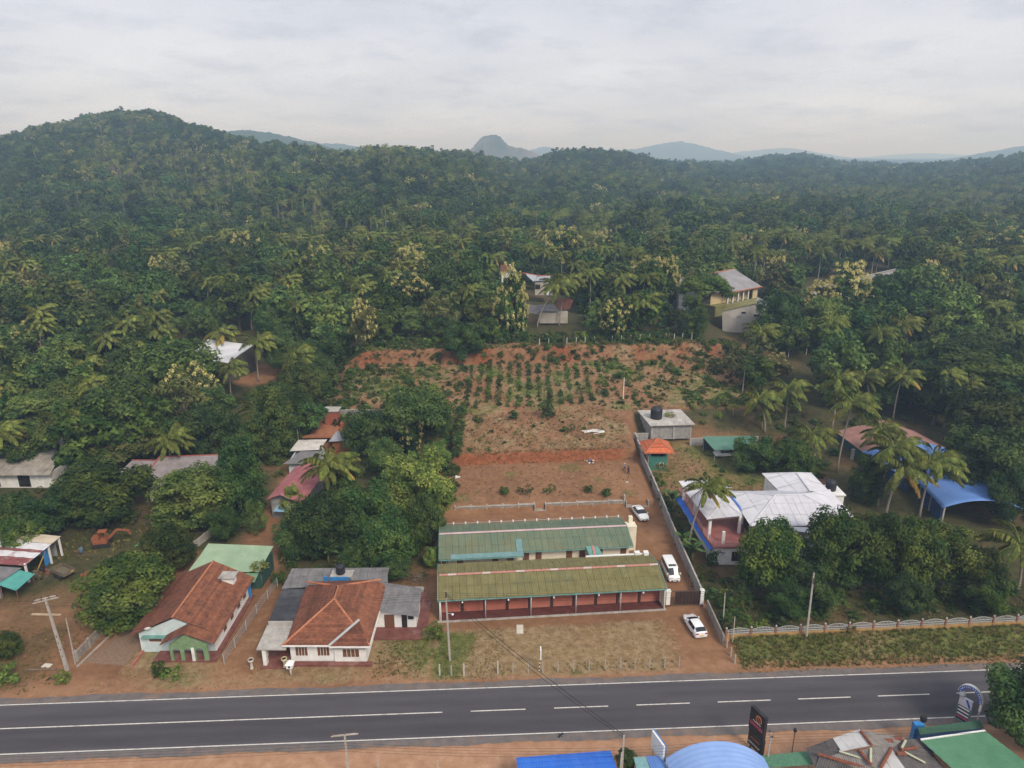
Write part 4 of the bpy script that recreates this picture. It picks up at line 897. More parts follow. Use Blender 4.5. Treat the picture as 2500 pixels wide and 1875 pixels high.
sheeted([(-18.35,79.4,3.05),(-12.2,78.6,2.75),(-12.45,84.3,3.05),(-18.2,84.9,3.9)], asb, h2, 1.05, 2.6)
mb = MB(); mb.wall([(-18.1,80.0),(-12.8,80.0),(-12.8,84.0)], 0, 2.75, .18); mb.build('annex_wall', WHITE, h2, world=True)
MB().box(-16.9,-15.6,79.84,79.9,.2,2.1).build('door', WOOD, h2, world=True); MB().box(-14.6,-13.9,79.83,79.9,.2,2.1).build('door', GLASS, h2, world=True); window_at(-13.4,1.4,2.0,.75,79.89,h2,M=Mi)
MB().box(-18.0,-11.9,77.4,80.0,-.05,.16).box(-12.7,-11.3,80.0,86.0,-.05,.15).build('apron', REDFLOOR, h2, world=True)
# back shed
bs = thing('back_shed', 'lean-to with dark corrugated asbestos roof behind the hip roofed house', 'shed', (-24.6,87,0))
sheeted([(-31.8,84.5,2.95),(-17.6,86.1,2.95),(-17.7,89.2,3.35),(-31.6,88.9,3.35)], asb, bs, 1.05, 2.4)
MB().wall([(-31.3,85.2),(-31.2,88.5),(-18,88.8),(-18,86.6)], 0, 2.9, .15).build('wall', BLOCK, bs, world=True)
def water_tank(pos, r, h, label, name='water_tank', mat=None):
    t = thing(name, label, 'water tank', pos); prof = [(r*.97,0),(r,.05),(r,h*.18)]
    for i in range(5): z = h*(.2+.12*i); prof += [(r*1.0,z),(r*1.03,z+h*.03),(r*1.0,z+h*.06)]
    prof += [(r*.98,h*.82),(r*.8,h*.92),(r*.35,h*.97),(r*.33,h*1.0),(.02,h*1.0)]
    MB().lathe(prof, (0,0,0), 20).build('shell', mat or TANK, t, True)
    for i in range(6): a = i*math.pi/3; MB().bar((r*.3*math.cos(a),r*.3*math.sin(a),h*.98),(r*.98*math.cos(a),r*.98*math.sin(a),h*.86),.14,.07).build('rib', mat or TANK, t)
    return t
water_tank((-23.7,85.4,4.9), .62, 1.35, 'black water tank on the ridge of the hip roofed house')
tb = thing('tank_stand', 'stand with blue boards under the black tank behind the hip roof', 'stand', (-23.7,85.2,0)); MB().box(-25.0,-22.0,84.5,86.2,4.75,4.88).build('slab', CONC, tb, world=True)
for x in (-24.8,-22.3): MB().box(x,x+.25,85.2,85.6,0,4.75).build('leg', CONC, tb, world=True)
MB().box(-25.1,-22.4,84.36,84.46,4.2,4.9).build('blue_board', BLUEP, tb, world=True); MB().box(-25.9,-25.3,84.4,84.55,4.1,4.9).build('blue_board', BLUEP, tb, world=True)
# urns and spirit house
def urn(pos, label, mat):
    t = thing('garden_urn', label, 'urn', pos, group='tall garden urns'); MB().lathe([(.24,0),(.23,.12),(.14,.25),(.16,.75),(.22,1.0),(.33,1.12),(.36,1.36),(.31,1.38),(.28,1.28),(.02,1.26)], (0,0,0), 16).build('body', mat, t, True); MB().lathe([(.02,1.30),(.28,1.30),(.02,1.33)], (0,0,0), 12).build('soil', DARKBR, t); return t
uw = pm('aged_white', (.42,.39,.34), (.52,.50,.45), scale=3, rough=.8, c3=(.45,.40,.18), stain=.6)
urn((-31.9,72.1,0), 'white stone urn at the outer corner of the concrete porch', uw); urn((-27.9,72.3,0), 'yellowed stone urn at the inner end of the concrete porch', pm('yellowed_stone', (.50,.44,.20), (.62,.58,.40), scale=2, rough=.8))
sh = thing('spirit_shrine', 'small white roofed shrine on a post before the hip roofed house', 'shrine', (-26.7,70.8,0))
MB().tube([(0,0,0),(0,0,1.3)], [.14,.09], 8).build('post', uw, sh, True); MB().box(-.36,.36,-.36,.36,1.3,1.85).build('house', WHITE, sh); MB().add([(-.5,-.5,1.85),(.5,-.5,1.85),(.5,.5,1.85),(-.5,.5,1.85),(0,0,2.35)], [(0,1,4),(1,2,4),(2,3,4),(3,0,4),(3,2,1,0)]).build('roof', WHITE, sh); MB().box(-.12,.12,-.37,-.36,1.42,1.7).build('opening', GLASS, sh)
# ------------------------------------------------------------------ white two-storey house with terrace
wsh = pm('white_roof_sheet', (.50,.505,.56), (.58,.585,.64), scale=.5, rough=.75, c3=(.42,.42,.46), stain=.4, spec=.3)
wh = thing('white_house', 'two storey house with white corrugated roofs and a red terrace', 'house', (31,95.4,0))
def q6(x, y, z): return P('A6', x, y, z)
def q7(x, y, z): return P('E7', x, y, z)
pinkf = pm('terrace_red', (.25,.085,.08), (.33,.13,.12), scale=.9, rough=.5, c3=(.20,.07,.065), stain=.5)
MB().slab([(30.6,94.9,3.3),(37.2,94.9,3.3),(37.2,99.5,3.3),(36.5,112,3.3),(29.6,115,3.3),(30.1,98,3.3)], .3).build('terrace_floor', pinkf, wh, world=True)
mb = MB(); mb.wall([(31.1,95.4),(36.6,95.4),(36.6,99.0),(35.6,99.2),(35.6,112),(30.2,112),(31.0,98)], 0, 3.0, .22, True); mb.build('lower_wall', WHITE, wh, world=True)
MB().box(37.1,52.0,97.3,106.6,0,6.2).build('main_wall', WHITE, wh, world=True)
MB().box(44.6,52.4,106.6,114.0,0,6.0).build('wing_wall', WHITE, wh, world=True)
w_ = MB().box(33.5,36.3,95.24,95.3,.55,2.4).build('window', WHITE, wh, world=True); MB().box(33.6,36.2,95.21,95.25,.65,2.3).build('pane', GLASS, w_, world=True)
w_ = MB().box(37.02,37.12,98.3,101.5,3.4,5.5).build('door', WHITE, wh, world=True); MB().box(37.0,37.03,98.5,101.3,3.45,5.4).build('pane', GLASS, w_, world=True)
# terrace railing with three rails
rail = pm('pink_rail', (.50,.24,.22), (.60,.34,.32), rough=.6)
rp = [(37.2,94.9),(32.0,94.85),(30.95,95.1),(30.55,95.9),(30.15,99),(29.85,105),(29.55,112)]
for z in (3.52,3.76,4.0,4.24): MB().tube([(x,y,z) for x, y in rp], .035, 6).build('rail', rail, wh, True, True)
for (x, y) in rp+[(30.0,102),(29.7,108.5),(34.5,94.88)]: MB().tube([(x,y,3.3),(x,y,4.3)], .035, 6).build('baluster', rail, wh, False, True)
for (x, y, zt) in ((30.9,98.7,6.1),(35.7,99.2,6.2),(30.2,105,6.2),(29.6,110.4,6.2),(32.3,96.0,5.3)): MB().box(x-.2,x+.2,y-.2,y+.2,3.3,zt).build('pillar', WHITE, wh, world=True)
MB().tube([(30.4,97.2,0),(30.35,97.2,6.2)], .06, 8).build('pole', WHITE, wh, world=True)
blue_t = pm('blue_tarp_edge', (.012,.10,.50), (.02,.16,.62), scale=1, rough=.5)
MB().slab([(30.1,95.3,2.55),(30.9,95.4,3.0),(29.8,113,3.0),(28.6,112.6,2.55)], .06).build('blue_awning', blue_t, wh, world=True)
# roofs
W1, W2, W3, W4 = q6(750,1058,6.2), q6(1035,1028,6.2), q6(930,828,6.9), q6(575,830,6.6)
Aw, Bw, L1w = q6(885,905,7.0), q6(800,775,7.0), q6(578,835,6.35)
sheeted([W1, W2, Aw], wsh, wh, 1.05, 2.6); sheeted([L1w, W1, Aw, Bw], wsh, wh, 1.05, 2.6); sheeted([W2, W3, Bw, Aw], wsh, wh, 1.05, 2.6)
ridge([Aw, W1], wh, .1, wsh); ridge([Aw, W2], wh, .1, wsh); ridge([Aw, Bw], wh, .1, wsh)
sheeted([q6(520,745,6.5), q6(560,805,6.4), q6(955,800,6.7), q6(890,732,6.7)], wsh, wh, 1.05, 2.6)
MB().bar(q6(918,832,6.95)+Vector((0,0,.05)), q6(1040,995,6.4)+Vector((0,0,.05)), .35, .12).build('blue_gutter', pm('blue_gutter', (.03,.11,.42), (.08,.2,.55), rough=.6), wh, world=True)
R1, R2 = Vector((41.9,102.1,8.3)), Vector((46.4,102.4,8.3)); FL, FRr, BRr, BLl = Vector((36.2,95.8,6.3)), Vector((53.2,96.2,6.3)), Vector((53.2,107.6,6.5)), Vector((36.0,107.0,6.6))
sheeted([FL, FRr, R2, R1], wsh, wh, 1.05, 2.4); sheeted([BLl, FL, R1], wsh, wh, 1.05, 2.4); sheeted([FRr, BRr, R2], wsh, wh, 1.05, 2.4); sheeted([BRr, BLl, R1, R2], wsh, wh, 1.05, 2.4)
K1, K2 = Vector((49.2,112.2,7.5)), Vector((48.6,104.8,7.7)); a1, a2, a3, a4 = Vector((44.3,114.6,6.2)), Vector((44.6,106.0,6.5)), Vector((53.0,106.2,6.5)), Vector((53.0,114.8,6.2))
sheeted([a1, a2, K2, K1], wsh, wh, 1.05, 2.4); sheeted([a3, a4, K1, K2], wsh, wh, 1.05, 2.4); sheeted([a4, a1, K1], wsh, wh, 1.05, 2.4)
for l in ([R1,R2],[R1,FL],[R2,FRr],[R1,BLl],[R2,BRr],[K1,K2],[K1,a1],[K1,a4]):
    ridge([Vector(p) for p in l], wh, .13, wsh)
MB().slab([FL+Vector((3.4,-.35,-.05)), Vector((46.5,94.3,5.75)), Vector((46.8,96.1,6.1)), FL+Vector((3.4,.6,.25))], .06).build('lower_eave', wsh, wh, world=True)
mb = MB(); mb.bar(FL+Vector((0,-.05,-.08)), FRr+Vector((0,-.05,-.08)), .08, .16); mb.bar(W1+Vector((0,-.04,-.1)), W2+Vector((0,-.04,-.1)), .08, .16); mb.build('fascia', pm('brown_fascia', (.10,.06,.05), (.15,.10,.08), rough=.8), wh, world=True)
MB().box(53.3,56.0,108.0,111.5,0,5.3).box(53.1,56.2,107.8,111.7,5.3,5.5).build('tank_tower', WHITE, wh, world=True)
water_tank((54.4,109.8,5.5), .85, 1.9, 'black water tank on the tower of the white house')

# concrete hut with big tank
ht = thing('concrete_hut', 'flat roofed unfinished concrete hut carrying a large black tank', 'building', (33,143.5,3.5))
MB().slab([(28.9,138.6,6.05),(38.5,139.3,6.05),(37.5,148.6,6.05),(27.8,147.9,6.05)], .18).build('roof_slab', pm('weathered_slab', (.34,.32,.30), (.50,.48,.46), scale=.6, rough=.95, c3=(.20,.18,.165), stain=.7), ht, world=True)
MB().wall([(29.5,139.4),(37.8,140.0),(37.0,147.8),(28.5,147.2)], 2.6, 5.87, .2, True).build('wall', BLOCK, ht, world=True)
for x, y in ((29.5,139.35),(34.2,139.65),(37.8,139.95),(28.6,147.3),(29.1,143.3)): MB().box(x-.17,x+.17,y-.17,y+.17,2.6,5.87).build('column', CONC, ht, world=True)
for i in range(7): x = 30.2+i*1.25; MB().tube([(x,138.95+.07*i,6.0),(x,138.95+.07*i,6.75)], .02, 5).build('rebar', RUST, ht, world=True)
water_tank((31.0,143.0,6.06), 1.25, 2.6, 'largest black water tank, on the flat concrete hut')
# watch tower with red roof
tw = thing('garden_tower', 'small green two storey tower with red tiled pyramid roof', 'tower', (28.2,128.2,2.2))
zb = G(28.5,128); MB().wall([(26.95,127.7),(30.25,127.7),(30.25,131.5),(26.95,131.5)], zb-.3, zb+2.9, .2, True).build('wall', pm('green_wall', (.035,.15,.12), (.06,.20,.165), scale=1.2, rough=.85, c3=(.12,.18,.16), stain=.4), tw, world=True)
MB().wall([(26.72,127.7),(26.72,131.6)], zb-.3, zb+3.3, .14).build('side_wall', BLOCK, tw, world=True)
for x, y in ((27.0,127.75),(30.2,127.75),(30.2,131.45),(27.0,131.45)): MB().box(x-.15,x+.15,y-.15,y+.15,zb+2.9,zb+4.2).build('corner_post', TEAL, tw, world=True)
MB().box(27.2,30.0,131.3,131.4,zb+2.9,zb+4.0).build('back_panel', BLOCK, tw, world=True)
e4 = [Vector((25.7,126.6,zb+3.95)), Vector((31.5,126.6,zb+3.95)), Vector((31.5,132.6,zb+3.95)), Vector((25.7,132.6,zb+3.95))]; ap = Vector((28.6,129.6,zb+5.9))
for i in range(4): roof([e4[i], e4[(i+1)%4], ap], 'tile', TILEN, tw)
for i in range(4): ridge([ap, e4[i]], tw, .1)
w_ = MB().box(28.9,29.7,127.5,127.6,zb+.7,zb+1.6).build('window', WHITE, tw, world=True); MB().box(29.0,29.6,127.47,127.52,zb+.8,zb+1.5).build('pane', GLASS, w_, world=True)
# carport
cp = thing('carport', 'dark green sheet carport with a white car beneath', 'carport', (45,134,2))
zc = G(45,133); roof([(40.6,131.4,zc+2.3),(49.0,132.0,zc+2.3),(50.2,136.4,zc+3.4),(39.2,136.0,zc+3.4)], 'corr', pm('dark_green_roof', (.07,.17,.13), (.11,.23,.18), scale=.6, rough=.7), cp)
for x, y in ((40.9,131.7),(44.8,131.9),(48.7,132.2),(39.6,135.8),(49.8,136.2)): MB().tube([(x,y,zc-.3),(x,y,zc+2.6)], .05, 6).build('post', GALV, cp, world=True)
MB().wall([(39.6,136.1),(49.8,136.4)], zc-.3, zc+3.0, .1).build('back_wall', pm('dark_board', (.03,.04,.04), (.05,.06,.06)), cp, world=True)

# ------------------------------------------------------------------ halls with blue roofs (right)
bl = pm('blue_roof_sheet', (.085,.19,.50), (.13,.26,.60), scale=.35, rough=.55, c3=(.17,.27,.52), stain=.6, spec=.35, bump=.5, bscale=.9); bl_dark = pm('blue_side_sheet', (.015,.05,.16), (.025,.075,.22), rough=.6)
hall = thing('blue_barrel_hall', 'open hall with a curved bright blue barrel roof', 'hall', (78,112,0))
def barrel(c0, c1, half, z0, rise, mat, par, n=18, name='roof', fold=None):
    c0, c1 = Vector(c0), Vector(c1); d = (c1-c0).normalized(); s = Vector((d.y,-d.x,0)); mb = MB(); m = 10
    for j in range(m+1):
        p = c0.lerp(c1, j/m)
        for i in range(n+1):
            a = -1+2*i/n; z = z0+rise*(1-a*a); mb.v.append(p+s*half*a+Vector((0,0,z)))
    for j in range(m):
        for i in range(n): q = j*(n+1)+i; mb.f.append([q, q+n+1, q+n+2, q+1]); mb.m.append(0)
    o = mb.build(name, mat, par, True, True); md = o.modifiers.new('thickness', 'SOLIDIFY'); md.thickness = .06; return o
barrel((78.9,105.9,0), (80.2,116.6,0), 6.8, 3.6, 1.8, bl, hall)
for y in (107.2,112,116.2):
    for sx in (-1,1): x = 78.5+(y-105.9)*.12+sx*5.9; MB().box(x-.12,x+.12,y-.12,y+.12,0,3.9).build('post', CONC, hall, world=True)
MB().wall([(73.0,108.2),(73.9,116)], 0, 2.9, .1).build('side_sheet', bl_dark, hall, world=True); MB().wall([(74.4,116.5),(85.4,116.3)], 0, 4.0, .1).build('end_wall', bl_dark, hall, world=True)
MB().box(73,84.5,107,116.2,-.02,.08).build('floor', pm('brown_floor', (.13,.07,.05), (.18,.10,.075), rough=.9), hall, world=True)
h3 = thing('blue_gable_hall', 'hall with bright blue sheeted gable roof behind the leaning palms', 'hall', (78,128,0))
r0, r1 = Vector((80.4,118.2,5.6)), Vector((80.2,131.5,6.1)); sheeted([(72.4,118.0,3.4),(69.9,130.8,3.5),r1,r0], bl, h3, 1.2, 4.5, .25, .03); sheeted([(88.2,131.5,3.4),(88.8,118.4,3.4),r0,r1], bl, h3, 1.2, 4.5, .25, .03)
MB().wall([(72.9,118.6),(70.6,130.6)], 0, 3.3, .12).build('wall', bl_dark, h3, world=True)
h4 = thing('brown_roof_hall', 'long hall with faded red brown roof adjoining the blue one', 'hall', (76,138,0))
brn = pm('red_brown_sheet', (.22,.115,.10), (.30,.165,.145), scale=.5, rough=.8, c3=(.16,.08,.07), stain=.5)
roof([(70.0,130.9,3.5),(69.2,141.5,3.5),(78.8,141.8,6.2),(80.2,131.6,6.2)], 'corr', brn, h4); roof([(88.2,131.6,3.4),(80.2,131.6,6.2),(78.8,141.8,6.2),(86.5,142,3.4)], 'corr', brn, h4, eave=3)
MB().wall([(70.4,131.4),(69.7,141)], 0, 3.4, .15).build('wall', pm('teal_dark', (.02,.06,.07), (.03,.09,.10)), h4, world=True); MB().wall([(69.7,141.2),(86,141.8)], 0, 3.4, .15).build('back_wall', BLOCK, h4, world=True)
MB().box(68.6,69.1,131.9,132.4,0,3.4).build('pillar', CONC, h4, world=True)

# ------------------------------------------------------------------ left yard: sheds
sh1 = thing('striped_shed', 'open shed with striped rusty red and white sheet roof', 'shed', (-73,94,0))
cols = [pm('shed_pale_sheet', (.42,.36,.28), (.52,.46,.37), scale=.8, rough=.85), pm('shed_white_sheet', (.50,.50,.53), (.60,.60,.62), scale=1.5, rough=.7, c3=(.22,.10,.10), stain=.8), pm('shed_red_sheet', (.16,.045,.05), (.23,.08,.08), scale=2, rough=.8, c3=(.42,.32,.28), stain=.7)]
p0, p1, p2, p3 = Vector((-71.0,90.3,2.95)), Vector((-70.4,98.2,3.3)), Vector((-79.5,98.2,4.2)), Vector((-79.5,89.9,3.9))
bands = [(0,.16,2),(.16,.24,2),(.24,.42,1),(.42,.50,2),(.50,.72,1),(.72,1.0,0)]
for i, (a, b, c) in enumerate(bands):
    if a == 0: b -= .0
    roof([p0.lerp(p1, a), p0.lerp(p1, b-.004), p3.lerp(p2, b-.004), p3.lerp(p2, a)], 'corr', cols[c], sh1, 'roof_sheet', per=.22)
for x, y in ((-71.2,90.6),(-70.7,97.9),(-70.9,95.6),(-76,90.4)): MB().box(x-.12,x+.12,y-.12,y+.12,0,3.1).build('post', WHITE, sh1, world=True)
MB().box(-71.3,-71.2,94.6,95.7,.1,2.9).build('blue_door', BLUEP, sh1, world=True); MB().wall([(-71.4,97.8),(-79,97.8)], 0, 3.2, .12).build('back_wall', BLOCK, sh1, world=True); MB().bar((-71.2,95.4,2.6),(-71.4,93.0,.4),.1).build('brace', pm('yellow_paint', (.42,.26,.04), (.5,.34,.08)), sh1, world=True)
aw = thing('teal_awning', 'teal sheet awning on thin posts beside the striped shed', 'awning', (-70.5,87.5,0))
roof([(-72.2,85.9,2.75),(-69.0,85.1,2.25),(-69.0,89.3,2.25),(-72.2,89.8,2.75)], 'corr', pm('teal_sheet', (.06,.26,.24), (.09,.32,.29), scale=.8, rough=.6), aw, eave=1)
for x, y in ((-69.2,85.4),(-69.2,89.0),(-72.0,86.1),(-72,89.4)): MB().tube([(x,y,0),(x,y,2.4)], .06, 6).build('post', WOOD, aw, world=True)
ga = thing('grey_lean_to', 'grey sheet lean-to at the left edge between the shed and the teal awning', 'shed', (-75,88,0))
roof([(-77.5,86.4,3.1),(-72.0,86.2,2.9),(-71.3,90.0,2.7),(-77.5,90.1,3.3)], 'corr', asb, ga); MB().wall([(-72.3,86.6),(-77,86.6)], 0, 2.6, .1).build('wall', BLOCK, ga, world=True)

# ------------------------------------------------------------------ houses behind (left)
oldr = pm('old_asbestos', (.24,.215,.19), (.36,.33,.29), scale=.8, rough=.97, c3=(.13,.11,.10), stain=.8)
oh = thing('weathered_house', 'weathered house with patched grey roof at the left edge', 'house', (-90,122,1))
z0 = G(-90,121); sheeted([(-101,119.2,z0+3.0),(-85.2,119.4,z0+3.0),(-86.8,125.6,z0+4.4),(-101,125.8,z0+4.5)], oldr, oh, 1.1, 2.6, .18)
roof([(-96,124.2,z0+4.3),(-87.0,124.6,z0+4.1),(-85.0,131.5,z0+5.5),(-92,132.4,z0+5.8)], 'corr', asb, oh, 'upper_roof'); roof([(-90,123.9,z0+4.0),(-84.6,124.6,z0+3.9),(-83.8,128,z0+4.6),(-87,128,z0+5.0)], 'corr', oldr, oh, 'upper_roof')
MB().wall([(-100,120.6),(-86.0,120.6),(-85.6,130)], z0-.5, z0+3.0, .2).build('wall', WHITE, oh, world=True)
for x, w in ((-91.0,2.2),(-96.5,1.8)): MB().box(x-w/2,x+w/2,120.42,120.49,z0+.2,z0+2.5).build('opening', GLASS, oh, world=True)
MB().box(-93.2,-92.2,131.2,132.0,z0+4.6,z0+6.6).build('chimney', WHITE, oh, world=True)
water_tank((-92.2,133.2,z0+5.2), .7, 1.6, 'dark water tank behind the weathered house'); MB().box(0,0,0,0,0,0)
ph = thing('purple_roof_house', 'house with purple grey corrugated roof edged in red', 'house', (-64,119,1))
pur = pm('purple_grey_sheet', (.19,.165,.17), (.27,.24,.245), scale=.6, rough=.9, c3=(.13,.11,.115), stain=.6); z0 = G(-64,118)
roof([(-67.5,117.2,z0+2.8),(-53.5,118.0,z0+2.8),(-53.5,124.6,z0+5.0),(-66.5,123.4,z0+5.0)], 'corr', pur, ph); roof([(-73.2,120.6,z0+3.1),(-67.6,120.6,z0+3.1),(-66.8,123.4,z0+4.3),(-72.0,123.6,z0+4.3)], 'corr', pur, ph)
MB().slab([(-64.6,115.4,z0+2.5),(-61.6,114.9,z0+2.4),(-61.2,117.4,z0+3.1),(-64.2,117.6,z0+3.2)], .07).build('porch_roof', pur, ph, world=True)
redt = pm('red_edge', (.30,.07,.06), (.38,.12,.10), rough=.8); mb = MB(); mb.bar((-67.6,117.2,z0+2.9),(-66.6,123.4,z0+5.1),.25,.1); mb.bar((-66.6,123.5,z0+5.08),(-53.4,124.7,z0+5.08),.25,.1); mb.bar((-72.0,123.6,z0+4.38),(-66.8,123.4,z0+4.38),.2,.1); mb.build('red_ridge', redt, ph, world=True)
MB().wall([(-66.4,118.4),(-54.4,119.0),(-54.4,123.5)], z0-.5, z0+2.9, .2).build('wall', WHITE, ph, world=True); MB().box(-65.2,-64.9,115.4,115.7,z0-.3,z0+2.5).build('pillar', WHITE, ph, world=True); MB().box(-61.9,-61.6,115.2,115.5,z0-.3,z0+2.4).build('pillar', WHITE, ph, world=True)
pk = thing('pink_roof_house', 'narrow block house with faded pink corrugated gable roof', 'house', (-39,113,.5))
pnk = pm('pink_sheet', (.29,.10,.11), (.38,.155,.165), scale=.6, rough=.8, c3=(.20,.07,.085), stain=.5); z0 = G(-39,113)
roof([(-42.0,109.4,z0+3.5),(-39.3,108.5,z0+4.8),(-38.2,122,z0+4.8),(-41.0,122.6,z0+3.5)], 'corr', pnk, pk, eave=3); roof([(-39.3,108.5,z0+4.8),(-35.5,108.0,z0+3.5),(-34.6,121,z0+3.5),(-38.2,122,z0+4.8)], 'corr', pnk, pk, eave=1)
mb = MB(); mb.wall([(-41.3,109.9),(-36.2,109.2),(-35.4,121),(-40.6,121.8)], z0-.5, z0+3.5, .2, True); mb.add([(-41.3,109.8,z0+3.5),(-36.2,109.1,z0+3.5),(-39.2,109.5,z0+4.6)], [(0,1,2)]); mb.build('wall', BLOCK, pk, world=True)
MB().slab([(-40.6,108.2,z0+1.9),(-38.0,107.9,z0+1.9),(-37.8,109.5,z0+2.4),(-40.2,109.7,z0+2.4)], .05).build('blue_awning', pm('pale_blue_sheet', (.18,.34,.52), (.26,.42,.58)), pk, world=True)
rr = thing('grey_roof_rooms', 'low rooms with white and dark grey sheet roofs behind the pink roof', 'building', (-41,129,1)); z0 = G(-41,128)
roof([(-44.0,129.5,z0+3.2),(-38.2,130.2,z0+3.2),(-37.6,134,z0+3.9),(-43.4,133.6,z0+3.9)], 'corr', pm('whitish_sheet', (.45,.43,.41), (.58,.56,.54), scale=.9, rough=.85, c3=(.25,.13,.10), stain=.6), rr); roof([(-43.8,124.6,z0+2.7),(-38.0,124.4,z0+2.7),(-37.6,128.8,z0+3.5),(-41.6,128.8,z0+3.5)], 'corr', asb, rr)
MB().wall([(-43,125.6),(-38.4,125.4),(-38.2,133),(-43.2,133)], z0-.5, z0+2.7, .2, True).build('wall', LB, rr, world=True)
gr2 = thing('grey_sheet_shed', 'small shed with grey striped sheet roof by the red block tower', 'shed', (-34,136,2)); z0 = G(-34,136)
roof([(-37.2,133.4,z0+2.4),(-32.4,133.6,z0+2.6),(-32.0,137.2,z0+3.2),(-36.6,137.4,z0+3.0)], 'corr', pm('grey_striped_sheet', (.27,.28,.31), (.36,.37,.40), scale=.9, rough=.7), gr2, per=.5, amp=.03); MB().wall([(-36.6,134.2),(-32.8,134.4),(-32.6,136.6)], z0-.5, z0+2.4, .15).build('wall', RUST, gr2, world=True)
rt = thing('red_block_tower', 'small red painted block tower with pale flat lid', 'tower', (-38.6,144,3)); z0 = G(-38.6,144)
redw = pm('red_oxide_wall', (.26,.075,.045), (.34,.12,.075), scale=1.4, rough=.9); MB().box(-40.2,-37.4,142.6,145.0,z0-.4,z0+3.0).build('body', redw, rt, world=True); MB().box(-40.5,-37.1,142.3,145.3,z0+3.0,z0+3.2).build('lid', CONC, rt, world=True)
blockwall([(-47,146.6),(-26,147.4)], 'grey cement block wall behind the red block tower', 1.3, BLOCK)
ct = thing('red_court', 'paved red earth court with low walls below the block tower', 'courtyard', (-38,140,2)); MB().slab([(-46,136,z0-.05),(-30,136.4,z0-.05),(-30,146,z0+.0),(-46,146,z0+.0)], .4).build('paving', pm('red_earth_floor', (.28,.11,.055), (.36,.16,.085), scale=.8, rough=.95), ct, world=True); MB().box(-42.6,-42.0,138.5,143.5,z0,z0+.7).build('low_wall', CONC, ct, world=True); MB().box(-36.6,-33.6,141,142.6,z0-.02,z0+.9).build('brick_tank', redw, ct, world=True)
ws = thing('tank_stand', 'slender steel frame carrying a dark tank behind the pink roof', 'tank stand', (-44.6,136,2)); zt = z0+3.6
for dx, dy in ((-.7,-.7),(.7,-.7),(.7,.7),(-.7,.7)): MB().tube([(-44.6+dx,136+dy,z0-1),(-44.6+dx*.9,136+dy*.9,zt)], .05, 6).build('leg', GALV, ws, world=True)
MB().box(-45.4,-43.8,135.2,136.8,zt,zt+.1).build('platform', CONC, ws, world=True); water_tank((-44.6,136,zt+.1), .75, 1.4, 'dark blue tank on the slender steel frame', mat=pm('navy_tank', (.012,.02,.05), (.03,.04,.08), rough=.35, spec=.5))
# white metal roof in the left forest
wmr = thing('white_roof_barn', 'barn with pale metal sheet roof in the left forest', 'barn', (-78,180,6))
c4 = [hit('B4',1270,690,5.0), hit('B4',1450,778,5.0), hit('B4',1650,652,6.6), hit('B4',1350,602,6.8)]
roof([c4[0], c4[1], c4[2], c4[3]], 'corr', pm('pale_metal', (.46,.47,.52), (.58,.59,.63), scale=.5, rough=.6, c3=(.30,.30,.33), stain=.8, stretch=(.3,1,1)), wmr, per=.6, amp=.04)
mb = MB()
for a, b in ((0,1),(1,2)):
    pa, pb = Vector(c4[a]), Vector(c4[b]); mb.add([(pa.x,pa.y,G(pa.x,pa.y)-.5),(pb.x,pb.y,G(pb.x,pb.y)-.5),(pb.x,pb.y,pb.z-.15),(pa.x,pa.y,pa.z-.15)], [(0,1,2,3)])
mb.build('wall', pm('barn_board', (.05,.05,.04), (.10,.09,.07)), wmr, world=True)

# ------------------------------------------------------------------ hill cottages and the school
def walls_under(eaves, drop, mat, par, ins=.4, th=.2, name='wall'):
    c = sum(eaves, Vector())/len(eaves); q = [Vector((p.x+(c.x-p.x)*ins*.12, p.y+(c.y-p.y)*ins*.25, 0)) for p in eaves]; z = min(p.z for p in eaves)
    return MB().wall([(p.x,p.y) for p in q], z-drop, z-.05, th, True).build(name, mat, par, world=True)
c1 = thing('hill_cottage', 'pale cottage with grey sheet roof and red ridge on the forest slope', 'house', (8,236,13))
Yc = 232.0
def gk(x, y, Yd): return at_y('G6', x, y, Yd)
e1, e2, k1, k2, k3 = gk(545,660,Yc), gk(845,628,Yc+.5), gk(330,505,Yc+6), gk(620,552,Yc+6), gk(870,565,Yc+6)
roof([gk(545,660,Yc), gk(845,628,Yc), gk(860,560,Yc+5), gk(620,552,Yc+5)], 'corr', pm('cottage_sheet', (.27,.29,.33), (.36,.38,.42), scale=.8, rough=.8), c1); roof([gk(545,660,Yc), gk(620,552,Yc+5), gk(400,500,Yc+6), gk(430,560,Yc+4)], 'corr', MATS['cottage_sheet'], c1)
ridge([gk(340,505,Yc+6), gk(620,552,Yc+5), gk(870,562,Yc+5)], c1, .22, redt)
MB().box(e1.x+.6,e2.x-.3,Yc+.6,Yc+5,e1.z-4.6,e1.z-.1).build('wall', pm('grey_plaster', (.36,.33,.29), (.46,.43,.38), scale=.9, rough=.95, c3=(.25,.2,.16), stain=.6), c1, world=True)
xw = gk(625,745,Yc).x; w_ = MB().box(xw-.85,xw+.85,Yc+.5,Yc+.6,e1.z-2.6,e1.z-1.0).build('window', WOOD, c1, world=True); MB().box(xw-.75,xw+.75,Yc+.47,Yc+.51,e1.z-2.5,e1.z-1.1).build('pane', GLASS, w_, world=True)
MB().box(e2.x-1.0,e2.x+.9,Yc-.6,Yc+.55,e1.z-4.4,e1.z-.9).build('porch', WHITE, c1, world=True)
c2 = thing('lower_cottage', 'dark roofed cottage below the pale one, with red tiled side roof', 'house', (12,205,13)); Yc = 201.0
